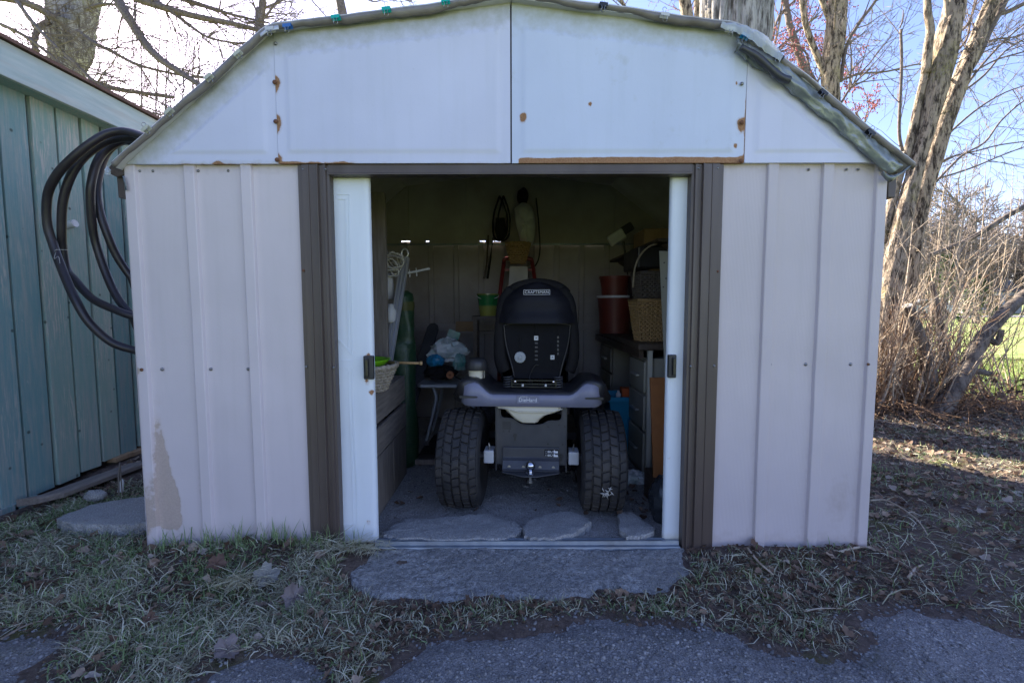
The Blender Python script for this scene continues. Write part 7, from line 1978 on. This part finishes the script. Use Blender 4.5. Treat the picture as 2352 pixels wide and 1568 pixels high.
# ---- leaning cluster of trunks at the right
Y = 3.1; b0 = at(2062, 900, Y); e = empty('leaning_tree', (b0.x, Y, -0.1), 'cluster of pale leaning trunks rising out of the brush at the shed corner', 'tree')
def big(pts, Y0, Y1, radii, seed, ridge=0.10, name='trunk'):
    q = MB(); path = gp(pts, Y0, Y1, 12); trunk_mesh(q, path, lerp_list(radii, len(path)), 44, ridge, 3.2, 2.0, seed); q.build(name, M['bark_pale'], e, smooth=True); return path
A = big([(2036, 960), (2040, 800), (2050, 660), (2066, 550), (2088, 450), (2110, 365), (2130, 290), (2151, 200), (2168, 130), (2180, 75), (2196, 10), (2216, -60), (2250, -180)], 3.0, 3.1, [0.125, 0.115, 0.10, 0.088, 0.075, 0.066, 0.075, 0.10, 0.105, 0.10, 0.085, 0.08, 0.07], 2, 0.16)
B = big([(2062, 960), (2068, 800), (2080, 660), (2098, 540), (2120, 440), (2143, 365), (2163, 300), (2200, 205), (2228, 135), (2252, 75), (2284, 0), (2306, -60), (2340, -150)], 3.25, 3.35, [0.115, 0.105, 0.098, 0.092, 0.088, 0.088, 0.084, 0.078, 0.070, 0.066, 0.064, 0.06, 0.05], 4, 0.16)
Cc = big([(2025, 560), (2048, 470), (2070, 390), (2090, 330), (2112, 230), (2128, 160)], 3.12, 3.06, [0.045, 0.042, 0.04, 0.038, 0.034, 0.03], 6, 0.06, 'limb')
D1 = limb(e, [(2128, 170), (2133, 110), (2138, 70), (2132, 30), (2130, -40)], 3.05, 3.05, 0.045, 0.03, M['bark_pale'], sides=10)
D2 = limb(e, [(2180, 60), (2176, 30), (2174, -20)], 3.05, 3.05, 0.03, 0.02, M['bark_pale'])
D3 = limb(e, [(2216, 180), (2248, 130), (2275, 70), (2300, 25), (2330, -40)], 3.3, 3.4, 0.035, 0.03, M['bark_twig'], sides=10)
D4 = limb(e, [(2294, 36), (2320, 28), (2352, 12), (2400, -10)], 3.4, 3.5, 0.024, 0.02, M['bark_twig'])
D5 = limb(e, [(2074, 350), (2066, 310), (2068, 240), (2072, 150), (2070, 70)], 2.95, 2.9, 0.016, 0.012, M['bark_twig'])
D6 = limb(e, [(2068, 66), (2074, 50), (2076, 25)], 2.9, 2.9, 0.008, 0.004, M['bark_twig'])
side = []
for pts in ([(2160, 195), (2230, 170), (2290, 140), (2352, 122), (2420, 100)], [(2145, 350), (2190, 300), (2250, 250), (2310, 215), (2370, 195)], [(2150, 420), (2210, 360), (2262, 330), (2300, 280), (2352, 235), (2400, 215)],
            [(2130, 395), (2180, 365), (2240, 350), (2300, 335), (2380, 325)], [(2120, 420), (2180, 405), (2240, 385), (2300, 360), (2380, 330)], [(2190, 90), (2222, 60), (2240, 20), (2252, -30)], [(2210, 215), (2262, 175), (2310, 120), (2360, 90)], [(2240, 120), (2280, 95), (2330, 88), (2380, 70)],
            [(2186, 130), (2220, 95), (2232, 40), (2245, -20)], [(2216, 205), (2250, 160), (2300, 105), (2352, 60), (2400, 30)]):
    side.append(limb(e, pts, 3.3, 3.6, 0.013, 0.006, M['bark_twig'], 'branch', 6))
cwm = MB()
for p_ in side + [D3, D4, D5]: sprout(cwm, p_, rng, 8, 0.62, 0.005, 2, spread=0.65, nchild=(2, 4), minr=0.0017)
for p_ in (A, B): sprout(cwm, p_[70:], rng, 12, 0.8, 0.007, 2, spread=0.7, nchild=(2, 4), minr=0.0018)
cwm.build('crown', M['bark_twig'], e)
# cut and leaning dark limbs inside the brush
q = MB(); path = gp([(2142, 962), (2138, 890), (2128, 830), (2112, 775), (2096, 735), (2084, 704)], 2.5, 2.4, 5); q.tube(path, lerp_list([0.068, 0.06, 0.052, 0.048, 0.044], len(path)), 12); st = q.build('sawn_stump', M['bark_dark'], smooth=True, angle=60)
tag(st, 'sawn-off limb with a pale cut end standing in the brush', 'stump')
d = (path[-1] - path[-3]).normalized(); q = MB(); q.tube([path[-1] + d * 0.001, path[-1] + d * 0.004], 0.041, 14); q.build('cut_face', M['slab'], st)
q = MB(); path = gp([(2176, 900), (2170, 830), (2160, 760), (2150, 700), (2138, 650)], 2.9, 2.9, 5); q.tube(path, lerp_list([0.05, 0.04, 0.03, 0.02], len(path)), 10); tag(q.build('broken_limb', M['bark_dark'], smooth=True), 'slim dark broken limb standing beside the sawn-off one', 'limb')
e2 = empty('leaning_limb', at(2160, 950, 2.34), 'thick dark limb leaning out of the brush towards the lawn', 'limb')
q = MB(); path = gp([(2150, 960), (2190, 900), (2220, 850), (2250, 790), (2285, 745), (2330, 700), (2380, 660), (2460, 600)], 2.34, 2.6, 6); q.tube(path, lerp_list([0.075, 0.068, 0.062, 0.056, 0.05, 0.045], len(path)), 12); q.build('limb_body', M['bark_dark'], e2, smooth=True)
q = MB(); p_ = gp([(2226, 850), (2262, 858), (2280, 862)], 2.40, 2.34); q.tube(p_, lerp_list([0.03, 0.02], len(p_)), 8); q.build('snag', M['bark_dark'], e2); q = MB(); p_ = gp([(2266, 775), (2290, 790), (2300, 760)], 2.44, 2.40); q.tube(p_, lerp_list([0.03, 0.024], len(p_)), 8); q.build('snag', M['bark_dark'], e2)
# long bare bough crossing above the brush
e3 = empty('long_bough', at(2200, 640, 3.4), 'long dark bough slanting across the brush in front of the far trees', 'bough')
q = MB(); p_ = gp([(2130, 590), (2180, 572), (2230, 550), (2280, 520), (2320, 495), (2380, 465), (2460, 430)], 3.3, 3.5); q.tube(p_, lerp_list([0.022, 0.03, 0.026], len(p_)), 8); q.build('bough_body', M['bark_dark'], e3, smooth=True)
cwm = MB(); sprout(cwm, p_, rng, 8, 0.5, 0.005, 1, spread=0.6, nchild=(2, 3), minr=0.002); cwm.build('twigs', M['bark_twig'], e3)

# ---- dense brush: three shrubs of many thin stems
def shrub(cx, cy, n, H, label, seed, spread=0.30, lean=0.35):
    rg = random.Random(seed); e = empty('shrub', (cx, cy, 0), label, 'shrub', 'bare shrubs at the shed corner'); mb = MB()
    for k in range(n):
        a = rg.uniform(0, 6.28); rad = spread * math.sqrt(rg.random()); p_ = Vector((cx + rad * math.cos(a), cy + rad * math.sin(a), -0.02))
        d = Vector((math.cos(a) * lean * rg.uniform(0.2, 1.4), math.sin(a) * lean * rg.uniform(0.2, 1.4), 1))
        L = H * rg.uniform(0.45, 1.1); r = 0.004 + 0.010 * rg.random() ** 2
        twig_tree(mb, p_, d, L, r, 1 if rg.random() < 0.8 else 2, rg, spread=0.55, upb=0.25, nchild=(2, 5), wob=0.16, minr=0.0014, seg=6, lenf=(0.2, 0.45))
    mb.build('stems', M['bark_stem'], e)
    dk_ = MB()
    for k in range(int(n * 0.5)):
        a = rg.uniform(0, 6.28); rad = spread * 1.15 * math.sqrt(rg.random()); p_ = Vector((cx + rad * math.cos(a), cy + rad * math.sin(a), -0.02))
        d = Vector((math.cos(a) * lean * rg.uniform(0.2, 1.6), math.sin(a) * lean * rg.uniform(0.2, 1.6), 1))
        twig_tree(dk_, p_, d, H * rg.uniform(0.3, 0.8), 0.005 + 0.012 * rg.random() ** 2, 2 if rg.random() < 0.35 else 1, rg, spread=0.6, upb=0.2, nchild=(2, 5), wob=0.18, minr=0.0016, seg=6, lenf=(0.25, 0.5))
    dk_.build('dark_stems', M['bark_brown'], e)
    lb = MB()
    for k in range(int(n * 1.3)):    # arching lower growth
        a = rg.uniform(-2.6, 0.6); p_ = Vector((cx + rg.gauss(0, spread * 0.6), cy + rg.gauss(0, spread * 0.6), 0.02)); d = Vector((math.cos(a), math.sin(a), rg.uniform(0.1, 0.9)))
        twig_tree(lb, p_, d, rg.uniform(0.35, 0.9), rg.uniform(0.003, 0.006), 1, rg, spread=0.6, upb=-0.5, nchild=(1, 3), wob=0.22, minr=0.0013, seg=6, droop=0.5)
    lb.build('undergrowth', M['bark_brown'], e)
shrub(3.35, 2.75, 85, 1.75, 'dense brown shrub hard against the shed corner under the leaning trunks', 61, 0.30)
shrub(3.85, 2.70, 90, 1.6, 'dense brown shrub around the sawn-off limb', 62, 0.34)
shrub(4.5, 3.3, 70, 2.0, 'tall thin-stemmed shrub behind the dark leaning limb', 63, 0.45, 0.3)
shrub(5.2, 2.9, 32, 1.4, 'sparse arching shrub at the lawn edge on the far side of the leaning limb', 64, 0.35, 0.8)
# whips standing above the brush
for k, (x, y0, y1) in enumerate(((2215, 620, 330), (2170, 640, 380), (2260, 640, 345), (2322, 600, 385), (2180, 470, 390))):
    a = at(x - 16, y0, 3.0 + 0.1 * k); b = at(x + 6, y1, 3.0 + 0.1 * k); q = MB(); pth = crom([Vector((a.x - 0.05, a.y, 0)), a, a.lerp(b, 0.5) + Vector((0.02, 0, 0)), b], 5); q.tube(pth, lerp_list([0.006, 0.005, 0.004, 0.002], len(pth)), 5)
    for t in range(6, len(pth), 2): q.tube([pth[t], pth[t] + Vector((0.008, 0, 0.012))], [0.004, 0.002], 4)
    tag(q.build('shrub_whip', M['bark_stem'], smooth=True), ['straight bare whip in the middle of the brush', 'straight bare whip nearest the leaning trunks', 'straight bare whip right of the middle above the brush', 'straight bare whip nearest the edge of the picture', 'short bare whip high beside the leaning trunks'][k], 'whip', 'straight whips above the brush')

# ================================================================== FAR BACKGROUND
rng = random.Random(77)
wood = MB()
for k in range(84):
    Yf = rng.uniform(44, 72); px_ = rng.uniform(1960, 2480); b0 = at(px_, 715, Yf); H = rng.uniform(8.5, 15.0)
    p_ = Vector((b0.x, Yf, -0.1)); wood.tube([p_, p_ + Vector((rng.uniform(-.3, .3), 0, H * 0.5)), p_ + Vector((rng.uniform(-.6, .6), 0, H * 0.8))], [0.22, 0.15, 0.07], 5)
    for j in range(11):
        t = rng.uniform(0.15, 0.8); twig_tree(wood, p_ + Vector((0, 0, H * t)), Vector((rng.gauss(0, 1), rng.gauss(0, 0.5), rng.uniform(0.4, 1.4))), H * 0.34, 0.07, 2, rng, spread=0.7, nchild=(3, 5), minr=0.026, seg=4)
for k in range(46):
    Yf = rng.uniform(48, 72); p_ = Vector((rng.uniform(-75, 38), Yf, -0.1)); H = rng.uniform(8, 14)
    wood.tube([p_, p_ + Vector((rng.uniform(-.3, .3), 0, H * 0.5)), p_ + Vector((rng.uniform(-.6, .6), 0, H * 0.85))], [0.22, 0.15, 0.06], 5)
    for j in range(9):
        twig_tree(wood, p_ + Vector((0, 0, H * rng.uniform(0.15, 0.8))), Vector((rng.gauss(0, 1), rng.gauss(0, 0.5), rng.uniform(0.4, 1.4))), H * 0.34, 0.07, 1, rng, spread=0.7, nchild=(4, 6), minr=0.03, seg=4)
M['far_bark'] = pm('far_bark', (0.24, 0.20, 0.175), (0.16, 0.13, 0.115), 1.0, 0.9)
o = wood.build('far_wood', M['far_bark']); o['kind'] = 'stuff'; o['label'] = 'bare grey woodland beyond the road'
M['needles'] = attr_mat('evergreen', [(0, (0.02, 0.04, 0.015)), (0.6, (0.05, 0.085, 0.03)), (1, (0.11, 0.13, 0.04))], 0.8)
def evergreen(px_, Yf, h, w_, label, seed):
    b0 = at(px_, 720, Yf); e = empty('evergreen', (b0.x, Yf, -0.1), label, 'tree'); q = MB(); q.tube([(b0.x, Yf, -0.1), (b0.x, Yf, h)], [w_ * 0.12, 0.02], 6); q.build('trunk', M['bark_dark'], e)
    m = 900; z = RS.rand(m) ** 0.8 * h; rr_ = w_ * (1 - z / h * 0.9) * np.sqrt(RS.rand(m)) * (0.8 + 0.3 * RS.rand(m)); a = RS.uniform(0, 6.28, m)
    pos = np.stack([rr_ * np.cos(a), rr_ * np.sin(a), z], -1); s = RS.uniform(0.1, 0.28, m) * w_ * 0.5
    bv = np.array([(0, 0, 0), (1, 0.35, -0.2), (1.5, 0, -0.35), (1, -0.35, -0.2)]); bf = np.array([(0, 1, 2, 3)])
    v, f = instances(bv, bf, pos, rot_zxy(a, RS.normal(0, 0.5, m), RS.normal(0, 0.4, m)), np.stack([s, s, s], -1))
    np_mesh('crown', v, f, M['needles'], e, attrs={'rnd': np.repeat(RS.rand(m), 4)})
evergreen(2165, 30, 4.4, 1.5, 'small dark evergreen seen through the brush', 1)
evergreen(2245, 26, 2.6, 1.5, 'rounded dark evergreen bush behind the leaning limb', 2)
evergreen(2110, 50, 8.0, 2.2, 'taller evergreen between the leaning trunks and the road', 3)
# low grey house beyond the road
h0 = at(2247, 690, 56); e = empty('far_house', (h0.x, 56, -0.06), 'small pale house with a grey roof far beyond the road', 'house')
q = MB(); q.box((h0.x - 3.2, 54, -0.06), (h0.x + 3.2, 59, 2.4)); q.build('wall', M['white_plastic'], e)
q = MB(); q.prism([(h0.x - 3.5, 53.7, 2.41), (h0.x - 3.5, 59.3, 2.41), (h0.x - 3.5, 56.5, 4.2)], (1, 0, 0), 7.0); q.build('roof', M['tape'], e)
for dx in (-1.9, 1.3):
    q = MB(); q.box((h0.x + dx, 53.95, 1.0), (h0.x + dx + 0.9, 53.99, 2.0)); q.build('window', M['black_gloss'], e)
q = MB(); q.box((h0.x - 0.35, 53.95, 0), (h0.x + 0.45, 53.99, 2.0)); q.build('door', M['brown'], e)
# car parked along the road
def car(px_, Yc, body, label):
    c = at(px_, 716, Yc); e = empty('parked_car', (c.x, Yc, -0.05), label, 'car')
    prof = [(-2.1, 0.30), (-2.12, 0.62), (-1.95, 0.82), (-1.25, 0.90), (-0.65, 1.38), (0.75, 1.42), (1.45, 0.95), (2.0, 0.88), (2.12, 0.6), (2.1, 0.30)]
    q = MB(); q.prism([(c.x + x, Yc - 0.85, z) for x, z in prof], (0, 1, 0), 1.7); q.build('body', body, e, bevel=0.06)
    q = MB(); q.prism([(c.x - 1.05, Yc - 0.862, 0.93), (c.x - 0.58, Yc - 0.862, 1.32), (c.x + 0.68, Yc - 0.862, 1.34), (c.x + 1.2, Yc - 0.862, 0.95)], (0, 1, 0), 0.01); q.build('window', M['black_gloss'], e)
    for x in (-1.35, 1.35):
        for y in (-0.86, 0.66):
            q = MB(); q.lathe([(0.001, 0), (0.2, 0), (0.33, 0.02), (0.33, 0.18), (0.2, 0.2), (0.001, 0.2)], (c.x + x, Yc + y, 0.28), 20, 'y'); q.build('wheel', M['rubber'], e, smooth=True, angle=40)
    for x in (-2.13, 2.08):
        for y in (-0.6, 0.4): q = MB(); q.box((c.x + x, Yc + y, 0.62), (c.x + x + 0.05, Yc + y + 0.25, 0.74)); q.build('headlight' if x > 0 else 'tail_light', M['white_plastic'] if x > 0 else M['red_paint'], e)
leaf_cover('brush_litter', 900, 3.0, 4.9, 2.2, 3.5, lambda x, y: 0.9 + 0 * x, 0.03, 0.08, zf=lambda x, y: hg(x, y) + 0.30 * RS.rand(len(x)) ** 2.5, rhi=0.7)
car(2112, 37, M['white_plastic'], 'white car parked by the road seen through the brush')
car(2075, 39.5, M['blue_clip'], 'blue car parked behind the white one by the road')

# ================================================================== SINGLE LEAVES AND TWIGS ON THE GROUND
def big_leaf(px_, py_, s, col, label, rx, ry, rz, seed, lobes=5):
    p_ = atz(px_, py_, 0.0); z = float(hg(p_.x, p_.y)) + 0.02; p_ = atz(px_, py_, z)
    rg = random.Random(seed); mb = MB(Matrix.Translation(p_) @ Matrix.Rotation(rz, 4, 'Z') @ Matrix.Rotation(rx, 4, 'X') @ Matrix.Rotation(ry, 4, 'Y'))
    rings = [[(0, 0, 0)]]; n = 30
    rows = []
    for t in (0.02, 0.35, 0.7, 1.0):
        row = []
        for i in range(n):
            a = 2 * math.pi * i / n
            pr = 0.70 + 0.30 * abs(math.cos(a * lobes / 2)) ** 0.8 if t > 0.5 else 0.74
            r = s * t * pr * (1 + 0.12 * math.sin(i * 2.7 + seed))
            x_, y_ = r * math.cos(a), r * math.sin(a)
            row.append((x_, y_, 4.0 * y_ * y_ / s * 0.12 - 0.9 * x_ * x_ / s * 0.1 + 0.06 * s * math.sin(a * 5 + seed)))
        rows.append(row)
    mb.grid(rows, close=True); mb.tube([(0, 0, 0), (-s * 0.9, 0.0, 0.0), (-s * 1.5, 0.01, 0.006)], 0.0012, 4)
    o = mb.build('fallen_leaf', col, smooth=True); tag(o, label, 'leaf'); return o
LT = pm('tan_leaf', (0.26, 0.17, 0.10), (0.17, 0.11, 0.065), 30, 0.7, 0, 0.3, 60); LG = pm('grey_leaf', (0.23, 0.225, 0.20), (0.15, 0.145, 0.13), 30, 0.75, 0, 0.3, 60); LB = pm('brown_leaf', (0.13, 0.07, 0.045), (0.08, 0.045, 0.03), 30, 0.7, 0, 0.3, 60); LP = pm('mauve_leaf', (0.20, 0.165, 0.16), (0.13, 0.105, 0.10), 30, 0.75, 0, 0.3, 60)
big_leaf(706, 1246, 0.042, LT, 'tan lobed leaf propped on the turf below the brown door jamb', R(55), R(5), 0.3, 1)
big_leaf(756, 1216, 0.030, LP, 'dull upright leaf against the foot of the brown jamb', R(80), 0, 0.1, 2, 3)
big_leaf(612, 1322, 0.048, LG, 'pale grey-green lobed leaf lying on the turf bank', R(30), R(-12), 0.9, 3)
big_leaf(675, 1372, 0.050, LP, 'pointed mauve-grey leaf standing on the turf in front of the door corner', R(50), R(20), 0.7, 4, 3)
big_leaf(496, 1292, 0.036, LB, 'rust brown leaf on the turf below the beige wall', R(25), R(10), 0.2, 5)
big_leaf(545, 1236, 0.044, LB, 'dark curled leaf heaped against the beige wall between two ribs', R(40), R(-10), 1.5, 6)
big_leaf(590, 1240, 0.040, LB, 'dark leaf against the foot of the beige wall rib', R(35), R(15), 2.1, 7)
big_leaf(605, 1388, 0.030, LP, 'small crumpled grey leaf near the front edge of the turf', R(30), R(30), 2.6, 8)
big_leaf(520, 1490, 0.040, LP, 'crumpled mauve leaf on the soil beside the drive', R(25), R(20), 0.4, 9)
big_leaf(340, 1425, 0.03, LB, 'brown leaf on the front of the turf bank', R(25), R(-20), 0.4, 10)
big_leaf(1738, 1252, 0.035, LB, 'dark red-brown leaf at the foot of the beige wall by the narrow door', R(40), R(10), 0.5, 11)
big_leaf(1097, 1228, 0.028, LB, 'brown clump of dead leaf on the long threshold stone', R(20), R(30), 0.5, 12)
def twig(pts, r, label, mat='wicker_tan', lift=0.012):
    P_ = []
    for x, y in pts:
        p_ = atz(x, y, -0.01); z = float(hg(p_.x, p_.y)) + lift; P_.append(atz(x, y, z))
    q = MB(); pth = crom(P_, 5); q.tube(pth, lerp_list([r, r * 0.9, r * 0.5], len(pth)), 5); tag(q.build('twig', M[mat], smooth=True), label, 'twig')
twig([(78, 1262), (105, 1230), (128, 1208), (150, 1190)], 0.005, 'grey stick leaning on the corner of the paving slab', 'bark_stem')
twig([(15, 1220), (45, 1232), (90, 1248)], 0.004, 'thin pale stick on the turf near the green building', 'bark_stem')
twig([(0, 1465), (60, 1432), (130, 1415), (210, 1392)], 0.003, 'long dry stalk lying along the edge of the drive', 'twig_wood')
twig([(440, 1492), (500, 1498), (565, 1488)], 0.0035, 'pale twig lying at the front of the soil strip', 'twig_wood')
twig([(530, 1436), (590, 1440), (640, 1462), (668, 1472)], 0.0018, 'thin curved straw on the soil below the turf bank', 'wicker_grey')
twig([(1715, 1258), (1740, 1290), (1775, 1320)], 0.005, 'grey stick lying on the soil below the beige wall', 'bark_stem')
twig([(1928, 1268), (1970, 1258), (2010, 1262), (2060, 1288), (2110, 1318)], 0.006, 'long bent stick lying beside the shed corner', 'bark_stem')
twig([(2085, 1328), (2100, 1308), (2118, 1298)], 0.006, 'short stick propped on the long bent one', 'bark_stem')
twig([(1845, 1405), (1880, 1398), (1930, 1398)], 0.003, 'curved straw on the soil tongue in the drive', 'wicker_grey', 0.02)
twig([(1650, 1425), (1690, 1392), (1712, 1380)], 0.0025, 'green stalk on the soil in front of the beige wall', 'wicker_grey')
twig([(2000, 1150), (2040, 1152), (2100, 1190), (2130, 1230)], 0.004, 'arched dead stem over the leaf litter beside the shed', 'wicker_grey', 0.05)
twig([(2235, 955), (2290, 975), (2345, 985)], 0.006, 'sunlit stick on the leaves below the brush', 'bark_stem')
